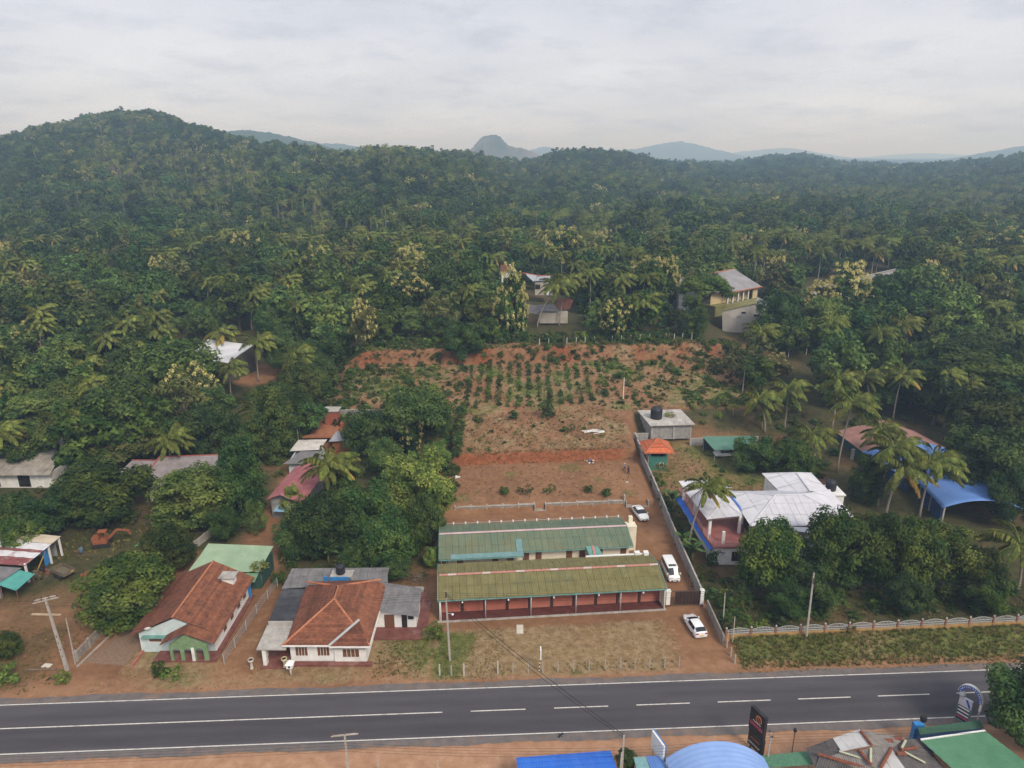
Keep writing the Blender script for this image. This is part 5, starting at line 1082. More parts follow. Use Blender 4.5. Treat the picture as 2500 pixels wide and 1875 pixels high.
roof([gk(640,1200,Yc), gk(1015,1215,Yc), gk(925,1070,Yc+5), gk(630,1095,Yc+5)], 'corr', asb, c2); roof([gk(1015,1180,Yc+1), gk(1215,1170,Yc+2), gk(1290,985,Yc+7), gk(960,985,Yc+7)], 'tile', TILE, c2); roof([gk(450,1230,Yc-1), gk(640,1260,Yc-1), gk(640,1100,Yc+3), gk(460,1080,Yc+3)], 'corr', asb, c2)
a_, b_ = gk(660,1230,Yc+.5), gk(1180,1230,Yc+.5); MB().box(a_.x,b_.x,Yc+.6,Yc+5,a_.z-3.2,a_.z+.1).build('wall', MATS['grey_plaster'], c2, world=True)
c3 = thing('ridge_cottage', 'brown tiled roof end peeping out left of the pale cottage', 'house', (2,240,13)); Yc = 240.0
roof([gk(-60,470,Yc), gk(225,478,Yc), gk(110,345,Yc+5), gk(-60,355,Yc+5)], 'tile', TILE, c3); MB().bar(gk(110,345,Yc+4.9), gk(228,480,Yc-.1), .35, .2).build('barge_board', WHITE, c3, world=True); a_, b_ = gk(-40,520,Yc+.6), gk(190,500,Yc+.6); MB().box(a_.x,b_.x,Yc+.6,Yc+5,a_.z-3,b_.z+.2).build('wall', WHITE, c3, world=True)
scl = thing('school_building', 'yellow walled school with hipped grey roof and pillared veranda', 'school', (70,225,10)); Ys = 222.0
def g7(x, y, Yd): return at_y('G7', x, y, Yd)
S1, S2, S3 = g7(1250,622,Ys), g7(1885,498,Ys+9), g7(1288,152,Ys+17); S4 = g7(870,222,Ys+9); S5 = g7(140,640,Ys-8)
grs = pm('school_roof', (.20,.195,.21), (.28,.27,.285), scale=.3, rough=.9, c3=(.14,.135,.145), stain=.6)
roof([S1, S2, S3, S4], 'corr', grs, scl, per=.4); roof([S5, S1, S4, g7(160,352,Ys+1)], 'corr', grs, scl, per=.4)
mb = MB(); mb.bar(S4+Vector((0,0,.1)), S3+Vector((0,0,.1)), .4, .2); mb.bar(S4+Vector((0,0,.1)), g7(170,345,Ys+1)+Vector((0,0,.1)), .4, .2); mb.bar(S1+Vector((0,-.1,-.1)), S2+Vector((0,-.1,-.1)), .2, .3); mb.build('ridge', RIDGE, scl, world=True)
yel = pm('yellow_wall', (.46,.36,.20), (.56,.45,.27), scale=1, rough=.85); d_ = (S2-S1); d_.z = 0; d_.normalize(); nrm = Vector((-d_.y, d_.x, 0)); L_ = (S2-S1).length; zw = S1.z-3.9; zt_ = S1.z-.1
def along(s, o): p = S1+d_*s+nrm*o; return (p.x, p.y)
MB().wall([along(-6,3.2), along(L_-1.2,3.2), along(L_-1.2,9)], zw, zt_+.6, .25).build('wall', yel, scl, world=True); MB().wall([along(L_-3.4,1.0), along(L_-1.2,1.0), along(L_-1.2,3.2)], zw, zt_+.2, .25).build('end_wall', yel, scl, world=True)
for i in range(5): x, y = along(-.5+i*2.55, .9); MB().box(x-.18,x+.18,y-.18,y+.18,zw,zt_+.3).build('pillar', WHITE, scl, world=True)
for i in range(4): x, y = along(2+i*2.5, 3.0); MB().box(x-.45,x+.45,y-.12,y+.05,zw+.1,zw+2.2).build('door', pm('blue_door', (.06,.07,.14), (.1,.11,.2)), scl, world=True)
pl_ = [Vector((*along(-7,.3),zw)), Vector((*along(L_+1,.3),zw)), Vector((*along(L_+1,9),zw)), Vector((*along(-7,9),zw))]; MB().slab(pl_, 5).build('plinth', pm('mossy_bank', (.15,.15,.05), (.22,.21,.08), scale=.8, rough=1), scl, world=True)
MB().box(S5.x+.5,S5.x+6,S5.y+1,S5.y+7,S5.z-6,S5.z-.1).build('left_wall', WHITE, scl, world=True)
brn_ = thing('grey_barn', 'tall grey gabled barn wall below the school', 'barn', (70,205,9)); Yb = 205.0
q_ = [g7(1065,1310,Yb), g7(1900,1420,Yb-3), g7(1910,935,Yb-3), g7(1740,860,Yb-1.5), g7(1050,1020,Yb)]; bx = pm('grey_barn_wall', (.34,.315,.29), (.44,.41,.38), scale=.7, rough=.95, c3=(.27,.24,.22), stain=.5, stretch=(1,1,.15))
back = [p+Vector((3.5,9,0)) for p in q_]; mb = MB(); q_[0].z -= 2; q_[1].z -= 1; mb.add(q_, [(0,1,2,3,4)]); mb.add([q_[0],q_[4],back[4],back[0]], [(0,1,2,3)]); mb.add([q_[1],back[1],back[2],q_[2]], [(0,1,2,3)]); mb.build('wall', bx, brn_, world=True)
moss = pm('mossy_roof', (.17,.16,.06), (.25,.23,.09), scale=.6, rough=.95); roof([q_[4]+Vector((-.5,-.3,.1)), q_[3]+Vector((0,-.3,.12)), back[3]+Vector((0,0,.1)), back[4]+Vector((-.5,0,.1))], 'flat', moss, brn_, eave=3); roof([q_[3]+Vector((0,-.3,.12)), q_[2]+Vector((.5,-.3,0)), back[2]+Vector((.5,0,0)), back[3]+Vector((0,0,.1))], 'flat', grs, brn_)
for x, y, w in ((1495,1055,40),(1765,1108,55)): a_, b_ = g7(x-w,y-18,Yb-2.5), g7(x+w,y+18,Yb-2.5); MB().box(a_.x,b_.x,a_.y-.05,a_.y+.3,b_.z,a_.z).build('vent_window', GLASS, brn_, world=True)
lr = thing('long_grey_building', 'long building with plain grey roof right of the school', 'building', (120,250,10))
def b7(x, y, Yd): return at_y('B7', x, y, Yd)
L1, L2, L3, L4 = b7(785,190,272), b7(150,335,236), b7(60,450,224), b7(800,330,261); roof([L3, L4, L1, L2], 'corr', grs, lr, per=.6, amp=.04); L5, L6 = L2+Vector((1.5,7,-3)), L1+Vector((1.5,7,-3)); roof([L6, L5, L2, L1], 'corr', grs, lr, per=.6, amp=.04)
ridge([L2, L1], lr, .25, CONC); MB().wall([(L3.x+1,L3.y+.8),(L4.x-.5,L4.y+.8)], L3.z-5, min(L3.z,L4.z)-.0, .25).build('wall', WHITE, lr, world=True)
# small far roofs in the forest
for k, x, y, w, Yd, lb, col in [('B1',1645,770,7,620,'tiny white roof in the left hillside forest',WHITE), ('B2',895,655,7,470,'pale roof gleaming in the middle forest, left one',CONC), ('B2',1017,632,8,500,'bluish white roof gleaming in the middle forest, right one',WHITE), ('B2',310,572,9,560,'greyish roof hidden in the left middle forest',CONC),
      ('B3',1055,500,11,620,'far house with pale roof in the right forest',CONC), ('B3',1800,374,9,900,'far pale roof near the right ridge',WHITE)]:
    p = at_y(k, x, y, Yd); t_ = thing('far_house', lb, 'house', (p.x, p.y, p.z-6)); mb = MB()
    roof([p+Vector((-w/2,0,-1.2)), p+Vector((w/2,0,-1.2)), p+Vector((w/2,3.2,.8)), p+Vector((-w/2,3.2,.8))], 'flat', wsh if col is WHITE else pm('pale_far_roof', (.46,.42,.38), (.55,.5,.46)), t_); roof([p+Vector((w/2,6.4,-1.2)), p+Vector((-w/2,6.4,-1.2)), p+Vector((-w/2,3.2,.8)), p+Vector((w/2,3.2,.8))], 'flat', wsh, t_)
    MB().box(p.x-w/2+.4,p.x+w/2-.4,p.y+.5,p.y+6,p.z-9,p.z-1.3).build('wall', CREAM, t_, world=True)
# ------------------------------------------------------------------ cars
CARW = pm('white_car_paint', (.74,.75,.77), (.78,.79,.80), rough=.25, spec=.5); CARG = pm('car_glass', (.012,.016,.022), (.02,.026,.034), rough=.08, spec=.6); TYRE = pm('tyre_rubber', (.015,.015,.016), (.03,.03,.03), rough=.9); RIM = pm('alloy_rim', (.45,.46,.48), rough=.35, metal=.7)
HEADL = pm('head_lamp', (.45,.5,.55), (.6,.64,.68), rough=.15, spec=.6); TAILL = pm('tail_lamp', (.30,.02,.02), (.38,.04,.03), rough=.25); PLATEY = pm('yellow_plate', (.62,.40,.05), rough=.5); CHROME = pm('grille_dark', (.03,.03,.035), rough=.4)
def car(name, label, pos, head, st, glass_side, wind, rearw, wheels, plate_rear, lamps_z, group='white cars', cat='car', band=None, rails=False):
    t = thing(name, label, cat, pos, head, group)
    rings = []
    for (x, zl, zb, zt, wl, wb, wt) in st:
        h = [(0,zl),(wl*.92,zl),(wl,zl+.10),(wl+.015,(zl+zb)*.52),(wb,zb),(wt+.03,zt-.07),(wt*.86,zt-.015),(wt*.45,zt),(0,zt+.01)]
        rings.append([Vector((x,-a,b)) for a, b in h]+[Vector((x,a,b)) for a, b in h[-2:0:-1]])
    n = len(rings[0]); parts = {}
    half = 8
    def segname(i, j):
        jj = j if j < half else n-1-j             # mirrored segment index: 0 belly,1,2,3 flank,4 side glass,5..7 top
        if jj == 4 and i in glass_side: return 'side_window_l' if j < half else 'side_window_r'
        if jj >= 5 and i in wind: return 'windscreen'
        if jj >= 5 and i in rearw: return 'rear_window'
        return 'body'
    for i in range(len(rings)-1):
        for j in range(n):
            k = (j+1) % n; nm = segname(i, j); mb = parts.setdefault(nm, MB()); q = [rings[i][j], rings[i][k], rings[i+1][k], rings[i+1][j]]
            if nm != 'body':
                c = sum(q, Vector())/4; q = [c+(p-c)*.97 for p in q]
                base = parts.setdefault('body', MB()); base.add([rings[i][j], rings[i][k], rings[i+1][k], rings[i+1][j]], [(3,2,1,0)])
                nn = newell(q); cc = Vector((c.x, 0, c.z*.6)); q = [p+(nn if nn.dot(c-cc) > 0 else -nn)*.012 for p in q]
            mb.add(q, [(3,2,1,0)])
    parts['body'].add(rings[0], [tuple(range(n))]); parts['body'].add(rings[-1], [tuple(range(n))[::-1]])
    body = parts['body'].build('body', CARW, t); me_ = body.data; bm = bmesh.new(); bm.from_mesh(me_); bmesh.ops.remove_doubles(bm, verts=bm.verts, dist=.002); bmesh.ops.recalc_face_normals(bm, faces=bm.faces); bm.to_mesh(me_); bm.free()
    me_.polygons.foreach_set('use_smooth', [True]*len(me_.polygons)); md = body.modifiers.new('bevel', 'BEVEL'); md.width = .035; md.segments = 2; md.limit_method = 'ANGLE'; md.angle_limit = R(35)
    for nm, mb in parts.items():
        if nm != 'body': mb.build('side_window' if nm.startswith('side') else nm, CARG, t)
    for wx, wy, wr in wheels:
        for s in (-1, 1):
            w = MB().lathe([(wr*.6,-.10),(wr*.95,-.11),(wr,-.06),(wr,.06),(wr*.95,.11),(wr*.6,.10)], (wx, s*wy, wr), 18, 'Y').build('wheel', TYRE, t, True)
            MB().lathe([(wr*.05,-.115),(wr*.62,-.112),(wr*.62,.112),(wr*.05,.115)], (wx, s*wy, wr), 14, 'Y').build('rim', RIM, w)
    xf, xr = st[-1][0], st[0][0]; wf = st[-2][5]
    for s in (-1, 1):
        MB().box(xf-.22,xf-.02,s*wf*.62-.2,s*wf*.62+.2,lamps_z[0],lamps_z[0]+.15).build('headlight', HEADL, t); MB().box(xr-.005,xr+.14,s*st[1][5]*.72-.16,s*st[1][5]*.72+.16,lamps_z[1],lamps_z[1]+.22).build('tail_light', TAILL, t)
        MB().box(wind_x(st, wind)-.12,wind_x(st, wind)+.02,s*(st[2][5]+.09)-.09,s*(st[2][5]+.09)+.09,.95 if lamps_z[0] < .8 else 1.2,1.08 if lamps_z[0] < .8 else 1.42).build('mirror', CARW, t)
    MB().box(xf-.03,xf+.02,-.5,.5,.38,.55).build('grille', CHROME, t); MB().box(xr-.02,xr+.03,-.26,.26,.55,.68).build('number_plate', PLATEY if plate_rear else CARW, t); MB().box(xf,xf+.03,-.26,.26,.38,.49).build('number_plate', CARW, t)
    if band: MB().box(band[0],band[1],-band[2],band[2],band[3],band[3]+.03).build('sunroof', CARG, t)
    return t
def wind_x(st, wind): return st[max(wind)+1][0]-.15
SED = [(-2.32,.36,.78,.86,.66,.70,.60),(-2.18,.24,.94,1.02,.84,.83,.70),(-1.62,.20,.97,1.08,.88,.87,.70),(-.88,.20,.97,1.42,.89,.87,.60),(.30,.20,.95,1.46,.89,.87,.60),(1.10,.20,.93,1.05,.89,.86,.70),(1.90,.22,.80,.90,.87,.83,.66),(2.25,.34,.62,.70,.74,.72,.55)]
HAT = [(-2.20,.36,.95,1.08,.72,.76,.64),(-2.08,.24,1.0,1.18,.84,.82,.66),(-1.45,.20,1.0,1.42,.87,.85,.60),(-.70,.20,.98,1.47,.88,.86,.60),(.25,.20,.96,1.46,.88,.86,.60),(1.25,.20,.94,1.02,.88,.85,.70),(1.90,.22,.80,.88,.86,.82,.64),(2.24,.34,.62,.68,.72,.70,.52)]
VAN = [(-2.42,.36,1.2,1.86,.78,.80,.70),(-2.30,.26,1.2,2.0,.84,.84,.75),(-.6,.26,1.2,2.04,.85,.85,.76),(.95,.26,1.2,2.02,.85,.85,.75),(1.28,.26,1.2,1.95,.85,.84,.72),(2.02,.26,1.12,1.20,.84,.82,.72),(2.30,.30,.95,1.04,.82,.80,.68),(2.42,.36,.70,.78,.78,.76,.60)]
car('sedan_car', 'white sedan parked facing the camera beside the garages', (22.35,110.7,0), math.atan2(-3.94,.75), SED, (2,3,4), (4,), (2,), ((1.38,.78,.33),(-1.32,.78,.33)), False, (.60,.72))
car('hatchback_car', 'white hatchback with yellow rear plate parked outside the gate', (24.25,79.7,0), math.atan2(2.6,-.42), HAT, (2,3,4), (4,), (1,), ((1.36,.78,.32),(-1.32,.78,.32)), True, (.60,.80))
car('passenger_van', 'white passenger van with dark sunroof parked beside the garage end', (23.75,92.6,0), math.atan2(-4.9,.25), VAN, (1,2,3,4), (4,), (0,), ((1.55,.75,.32),(-1.45,.75,.32)), False, (.80,.95), cat='van', band=(.45,.95,.55,2.03))
pc = P('A6', 905, 530, 2.0); car('parked_car', 'white car half hidden beneath the dark green carport', (pc.x, pc.y+1.0, G(pc.x, pc.y+1)), math.pi+.12, SED, (2,3,4), (4,), (2,), ((1.38,.78,.33),(-1.32,.78,.33)), False, (.60,.72))
# rusty trailer, excavator, barrel
tr = thing('rusty_trailer', 'old rusty box trailer standing in the dirt yard', 'trailer', (-67.0,92.2,0), R(-28))
trm = pm('trailer_iron', (.10,.085,.06), (.17,.14,.09), scale=3, rough=.9, c3=(.19,.10,.05), stain=.7)
MB().box(-1.6,1.6,-.9,.9,.75,.82).build('bed', trm, tr)
for a in ((-1.6,1.6,-.9,-.82),(-1.6,1.6,.82,.9),(-1.6,-1.52,-.82,.82),(1.52,1.6,-.82,.82)): MB().box(*a,.82,1.35).build('side_board', trm, tr)
for x in (-.5,.6):
    for s in (-1,1): MB().lathe([(.2,-.09),(.38,-.1),(.4,0),(.38,.1),(.2,.09)], (x,s*.95,.4), 14, 'Y').build('wheel', TYRE, tr, True)
MB().bar((-1.6,0,.7),(-2.8,0,.45),.12).build('drawbar', trm, tr); MB().box(1.58,1.63,.3,.6,1.0,1.2).build('yellow_plate', PLATEY, tr)
exv = thing('excavator', 'small orange rusty excavator at the back of the dirt yard', 'excavator', (-66.0,101.0,0), R(12))
orr = pm('faded_orange', (.22,.07,.032), (.31,.11,.05), scale=3, rough=.8, c3=(.16,.06,.03), stain=.6)
for s in (-1,1): MB().box(-1.3,1.3,s*.85-.2,s*.85+.2,.0,.5).build('track', TYRE, exv)
MB().box(-1.2,.9,-.75,.75,.6,1.2).box(-1.3,-.3,-.7,.7,1.2,1.7).build('body', orr, exv)
cb = MB()
for x, y in ((-.15,-.65),(.85,-.65),(.85,.1),(-.15,.1)): cb.box(x-.05,x+.05,y-.05,y+.05,1.2,2.6)
cb.box(-.3,1.0,-.8,.25,2.6,2.72); cb.build('cab_frame', orr, exv)
MB().bar((.9,.4,1.0),(2.2,.5,2.3),.28,.34).build('boom', orr, exv); MB().bar((2.2,.5,2.3),(3.9,.5,2.0),.22,.26).build('stick', orr, exv); MB().bar((3.9,.5,2.05),(4.2,.5,1.3),.5,.3).build('bucket', RUST, exv)
bb = thing('blue_barrel', 'blue grey barrel standing in the dirt yard', 'barrel', (-68.1,98.6,0)); MB().lathe([(.3,0),(.31,.3),(.33,.31),(.31,.33),(.31,.6),(.33,.61),(.31,.63),(.3,.92),(.28,.92),(.26,.86)], (0,0,0), 16).build('shell', pm('faded_blue', (.07,.12,.18), (.12,.17,.23), rough=.7), bb, True)
jk = thing('engine_scrap', 'pile of reddish engine scrap beside the trailer', 'scrap', (-63.9,92.4,0))
for i in range(8): x, y = random.uniform(-.7,.7), random.uniform(-.5,.5); s = random.uniform(.12,.3); MB().tube([(x,y,.02),(x+s*.6,y+s,.2+s)], [s*.7,s*.5], 7).build('scrap_piece', orr if i % 2 else RUST, jk)
j2 = thing('scrap_heap', 'heap of dark machine scrap under the striped shed', 'scrap', (-71.0,92.6,0))
for i in range(14): x, y = random.uniform(-1.6,1.6), random.uniform(-1.4,1.6); s = random.uniform(.15,.4); MB().box(x-s,x+s,y-s*.6,y+s*.6,0,s*random.uniform(.8,2)).build('scrap_piece', (trm, TYRE, RUST, DARKBR)[i % 4], j2)
gb = thing('green_beams', 'bundle of long green steel beams leaning beside the small mango tree', 'steel beams', (-58.5,97,0))
a_, b_ = P('A1',1165,1362,.15), P('A1',1385,1165,1.6)
for i in range(4): o_ = Vector((.28*i, .1*i, 0)); MB().bar(a_+o_, b_+o_+Vector((.1*i,0,0)), .16, .2).build('beam', pm('green_beam', (.07,.20,.09), (.12,.27,.13), rough=.6), gb, world=True)

# ------------------------------------------------------------------ people
def person(pos, head, label, shirt, legs, stride=.22, hat=None, holding=None):
    t = thing('person', label, 'person', pos, head)
    skin = pm('skin', (.17,.095,.06), (.21,.12,.08), rough=.6)
    def sk(name, V, E, rads, mat, sub=2):
        me_ = bpy.data.meshes.new(name); me_.from_pydata(V, E, []); me_.materials.append(mat); o = link(name, me_, t); md = o.modifiers.new('skin', 'SKIN'); o.data.skin_vertices
        for i, r in enumerate(rads): sv = o.data.skin_vertices[0].data[i]; sv.radius = (r, r); sv.use_root = (i == 0)
        md.use_smooth_shade = True; s = o.modifiers.new('sub', 'SUBSURF'); s.levels = s.render_levels = sub; return o
    f = stride
    V = [(0,0,.95),(0,0,1.2),(0,0,1.42),(0,0,1.52),(.02,0,1.66), (0,.17,1.40),(-.06,.22,1.14),(.06,.23,.92), (0,-.17,1.40),(.06,-.22,1.14),(.16,-.22,.95), (0,.09,.9),(f*.6,.09,.5),(f*.7,.09,.09),(f*.7+.14,.09,.04), (0,-.09,.9),(-f*.3,-.09,.5),(-f,-.09,.1),(-f+.14,-.09,.05)]
    E = [(0,1),(1,2),(2,3),(3,4),(2,5),(5,6),(6,7),(2,8),(8,9),(9,10),(0,11),(11,12),(12,13),(13,14),(0,15),(15,16),(16,17),(17,18)]
    rd = [.125,.12,.13,.055,.10, .055,.042,.034,.055,.042,.034, .085,.062,.042,.045,.085,.062,.042,.045]
    for hand in (7, 10):
        x, y, z = V[hand]
        for k in range(5):
            a = (k-2)*.022; V.append((x+.01+a*.6, y+(.03 if k == 0 else 0), z-.06)); V.append((x+.03+a, y+(.05 if k == 0 else 0), z-(.10 if k == 0 else .15-.012*abs(k-2)))); i = len(V)-2; E += [(hand, i),(i, i+1)]; rd += [.010,.008]
    sk('body', V, E, rd, skin)
    sk('shirt', [V[0],V[1],V[2],V[5],V[6],V[8],V[9]], [(0,1),(1,2),(2,3),(3,4),(2,5),(5,6)], [.15,.15,.155,.08,.065,.08,.065], shirt)
    sk('trousers', [V[0],V[11],V[12],(V[13][0],V[13][1],.12),V[15],V[16],(V[17][0],V[17][1],.13)], [(0,1),(1,2),(2,3),(0,4),(4,5),(5,6)], [.145,.105,.085,.07,.105,.085,.07], legs)
    MB().lathe([(.02,.03),(.075,.02),(.108,-.03),(.112,-.08),(.10,-.12)][::-1], (.0,0,1.74), 14).build('hair', hat or pm('black_hair', (.012,.010,.010)), t, True)
    fc = MB(); fc.lathe([(.02,.02),(.018,.0),(.004,-.04)], (.112,0,1.66), 6)
    for s in (-1,1): fc.box(.095,.108,s*.036-.012,s*.036+.012,1.675,1.69); fc.lathe([(.01,-.03),(.022,0),(.01,.03)], (.01,s*.105,1.655), 6)
    fc.box(.095,.106,-.028,.028,1.608,1.616); fc.build('face', pm('dark_skin', (.11,.055,.035)), t)
    return t
pp = hit('B8', 1667, 792); person((pp.x, pp.y, G(pp.x, pp.y)), R(-80), 'person in dark navy shirt and trousers walking down the path by the wall', pm('navy_shirt', (.02,.018,.06), (.04,.035,.09)), pm('dark_trousers', (.015,.016,.022), (.03,.03,.04)))
person((pp.x-.55, pp.y+1.3, G(pp.x-.5, pp.y+1.3)), R(-75), 'person with pale headgear walking behind the one in navy', pm('patterned_shirt', (.10,.10,.17), (.32,.30,.38), scale=14), pm('grey_trousers', (.05,.04,.045), (.08,.07,.07)), hat=WHITE)

# ------------------------------------------------------------------ poles and wires
PCON = pm('pole_concrete', (.30,.275,.25), (.42,.39,.355), scale=2, rough=.95, c3=(.20,.17,.15), stain=.5)
INS = pm('insulator', (.06,.035,.03), (.10,.06,.05), rough=.3)
def insul(mb, p): return mb.lathe([(.02,0),(.02,.06),(.10,.08),(.11,.13),(.05,.16),(.09,.18),(.09,.23),(.03,.27)], p, 8)
def pole(name, base, top, label, w0=.30, w1=.17, arms=(), group='concrete poles along the road', cat='pole', steps=False):
    base, top = Vector(base), Vector(top); t = thing(name, label, cat, base, 0, group); d = top-base
    mb = MB(); mb.add([(-w0/2,-w0*.35,-.2),(w0/2,-w0*.35,-.2),(w0/2,w0*.35,-.2),(-w0/2,w0*.35,-.2)]+[(d.x+a*w1/2, d.y+b*w1*.35, d.z) for a, b in ((-1,-1),(1,-1),(1,1),(-1,1))], [(3,2,1,0),(4,5,6,7),(0,1,5,4),(1,2,6,5),(2,3,7,6),(3,0,4,7)]); mb.build('shaft', PCON, t)
    if steps:
        for k in range(5): q = d*(.12+k*.09); MB().box(q.x-.05,q.x+.05,q.y-.13,q.y-.09,q.z-.12,q.z+.12).build('slot', DARKBR, t)
    for (z, ang, L_, n) in arms:
        q = d*(z/d.z); c, s = math.cos(ang), math.sin(ang); ar = MB().bar((q.x-c*L_/2, q.y-s*L_/2, z), (q.x+c*L_/2, q.y+s*L_/2, z), .10, .14).build('cross_arm', PCON, t)
        mi = MB()
        for k in range(n): f_ = -.46+.92*k/(n-1) if n > 1 else 0; insul(mi, (q.x+c*L_*f_, q.y+s*L_*f_, z+.07))
        for k in range(n): f_ = -.46+.92*k/(n-1) if n > 1 else 0; MBi = insul(MB(), (q.x+c*L_*f_, q.y+s*L_*f_, z+.07)).build('insulator', INS, ar)
    return t
pole('power_pole', (-54.34,71.81,0), (-55.1,71.9,10.2), 'leaning concrete power pole with double cross arm at the left', .42, .2, ((9.9,R(28),2.6,4),(10.2,R(28),2.2,4)), steps=True)
pole('thin_pole', (-54.0,72.9,0), (-53.9,72.9,6.7), 'thin short pole behind the leaning power pole', .16, .10)
lp = pole('power_pole', (-7.7,73.52,0), (-7.98,73.5,10.1), 'weathered concrete pole with street lamp at the left of the lawn', .26, .16, ()); MB().bar((-.1,0,6.9),(.45,-.25,7.1),.05).build('lamp_arm', GALV, lp); MB().lathe([(.02,0),(.13,-.05),(.16,-.16),(.09,-.24),(.02,-.26)][::-1], (.5,-.28,7.1), 10).build('lamp', lampm, lp, True)
mb = MB()
for z in (9.2,9.5,9.8): insul(mb, (-.25+.0, -.12, z))
mb.build('insulator', INS, lp)
rp_ = pole('power_pole', (37.87,76.85,.7), (37.62,76.9,10.4), 'concrete power pole before the ornamental fence on the right', .26, .16, ())
mb = MB()
for z in (8.2,8.5,8.8): insul(mb, (-.2, -.12, z))
mb.build('insulator', INS, rp_)
pole('thin_pole', (28.25,80.55,.4), (28.1,80.55,5.0), 'thin concrete pole inside the fence corner', .16, .1); pole('thin_pole', (28.33,76.47,.3), (28.25,76.5,4.3), 'thin pole at the start of the ornamental fence', .14, .09)
sp_t = at_y('E1', 445, 440, 55.2); pole('power_pole', (sp_t.x+.1,55.2,0), sp_t, 'concrete pole with cross arm at the bottom edge left of centre', .26, .16, ((sp_t.z-.25,R(8),2.6,3),))
tp = at_y('E2', 930, 492, 54.6); pole('power_pole', (tp.x,54.6,0), tp, 'tall pole of the twin poles beside the small tree', .24, .16, ()); t2 = at_y('E2', 912, 640, 54.2); pole('thin_pole', (t2.x-.1,54.2,0), t2, 'shorter pole of the twin poles', .2, .14)
t3 = at_y('E3', 262, 600, 56.2); pole('thin_pole', (t3.x,56.2,0), t3, 'thin pole between the black sign and the asbestos roof', .16, .12, ((t3.z-.3,R(90),.8,2),))
t4 = at_y('E1', 700, 620, 56.6); pole('thin_pole', (t4.x,56.6,0), t4, 'short pole on the bare verge at the bottom', .14, .1); t5 = at_y('E1', 1164, 655, 55.2); pole('thin_pole', (t5.x,55.2,0), t5, 'short pole left of the bright blue roof', .18, .14)
WIRE = pm('wire', (.02,.02,.022), (.03,.03,.03), rough=.6)
def wire(a, b, sag, label, r=.012, group='overhead power lines'):
    a, b = Vector(a), Vector(b); pts = [a.lerp(b, i/16)-Vector((0,0,sag*4*(i/16)*(1-i/16))) for i in range(17)]
    o = MB().tube(pts, r, 4, False).build('power_line', WIRE); tag(o, label, 'power line', group)
for i, z in enumerate((9.3,9.6,9.9,8.9)):
    lb = 'thin power line strung along the road above the tiled roofs'
    wire((-55.1,71.8+.1*i,z), (-8.0,73.4,z), .55, lb); wire((-8.0,73.4,z), (37.6,76.8,z-.9), .6, 'thin power line between the lawn pole and the right pole'); wire((37.6,76.8,z-.9), (92,79.6,z-.6), .7, 'thin power line running right above the ornamental fence'); wire((-55.1,71.8+.1*i,z), (-110,69,z), .6, 'thin power line leaving the left pole')
wire((-8.0,73.4,9.9), tp, .5, 'dark cable crossing the road to the twin poles, upper', .032); wire((-8.0,73.4,9.6), tp-Vector((0,0,.3)), .8, 'dark cable crossing the road to the twin poles, lower', .025)
for i in range(4):
    z = t3.z-.1-.35*i; wire((-75,52.4,z), (sp_t.x,55.1,z), .3, 'wire along the lower verge left of the bottom pole', .010); wire((sp_t.x,55.1,z), (tp.x,54.5,z), .35, 'wire along the lower verge to the twin poles', .010); wire((tp.x,54.5,z), (t3.x,56.1,z), .25, 'wire from the twin poles past the barrel roof', .010); wire((t3.x,56.1,z), (75,59.5,z), .5, 'wire above the asbestos roof', .010)

# ------------------------------------------------------------------ fences and posts
FY = pm('ochre_wall', (.34,.20,.075), (.45,.29,.13), scale=1.4, rough=.95, c3=(.20,.13,.07), stain=.6); FP = pm('fence_post_brick', (.24,.11,.075), (.33,.17,.12), rough=.9); FW = pm('fence_white', (.36,.36,.37), (.46,.46,.46), rough=.7)
of = thing('ornamental_fence', 'white ornamental fence with wavy top and brick red posts above the grass bank', 'fence', (27.4,77,.8)); k = 0; x = 27.5; stp = 3.25
def fz_(x): return .95+.005*(x-27)
while x < 84:
    xa, xb = x, x+stp; ya, yb = fence_y(xa)-.05, fence_y(xb)-.05; z = fz_(x)
    MB().wall([(xa+.16,ya),(xb-.16,yb)], z-.8, z+.32, .16).build('base_wall', FY, of, world=True)
    p_ = MB().box(xa-.11,xa+.11,ya-.11,ya+.11,z-.8,z+1.28).build('post', FP, of, world=True); MB().lathe([(.14,0),(.14,.05),(.07,.08),(.09,.14),(.02,.2)], (xa,ya,z+1.28), 8).build('cap', FW, p_, True, True)
    pn = MB(); n = 15
    for i in range(n):
        f_ = (i+.5)/n; xx, yy = xa+.2+(stp-.4)*f_, ya+(yb-ya)*f_; zt2 = z+.95+.32*math.sin(math.pi*f_); pn.box(xx-.025,xx+.025,yy-.02,yy+.02,z+.36,zt2)
    for zz_ in (.5,.82): pn.bar((xa+.16,ya,z+zz_),(xb-.16,yb,z+zz_),.05,.08)
    top_ = [(xa+.16+(stp-.32)*i/8, ya+(yb-ya)*i/8, z+.95+.32*math.sin(math.pi*i/8)) for i in range(9)]; pn.tube(top_, .035, 5); pn.build('panel', FW, of, world=True); x += stp
wf = thing('wire_fence', 'sagging wire fence with thin posts between the two tiled houses', 'fence', (-35.4,73,0)); fp = [(-35.6,72.9),(-35.4,76),(-35.2,79.5),(-35.0,83),(-34.6,86.4),(-34.2,89.5)]
for a in fp: MB().tube([(a[0],a[1],0),(a[0],a[1],1.5)], .05, 6).build('post', GALV, wf, world=True)
for z in (.4,.75,1.1,1.45): MB().tube([(a[0],a[1],z) for a in fp], .016, 4).build('wire', GALV, wf, world=True)
mesh_ = MB()
for a, b in zip(fp[:-1], fp[1:]):
    n = 14
    for i in range(n): f0 = i/n; mesh_.tube([(a[0]+(b[0]-a[0])*f0, a[1]+(b[1]-a[1])*f0, .05), (a[0]+(b[0]-a[0])*f0, a[1]+(b[1]-a[1])*f0, 1.45)], .008, 3, False)
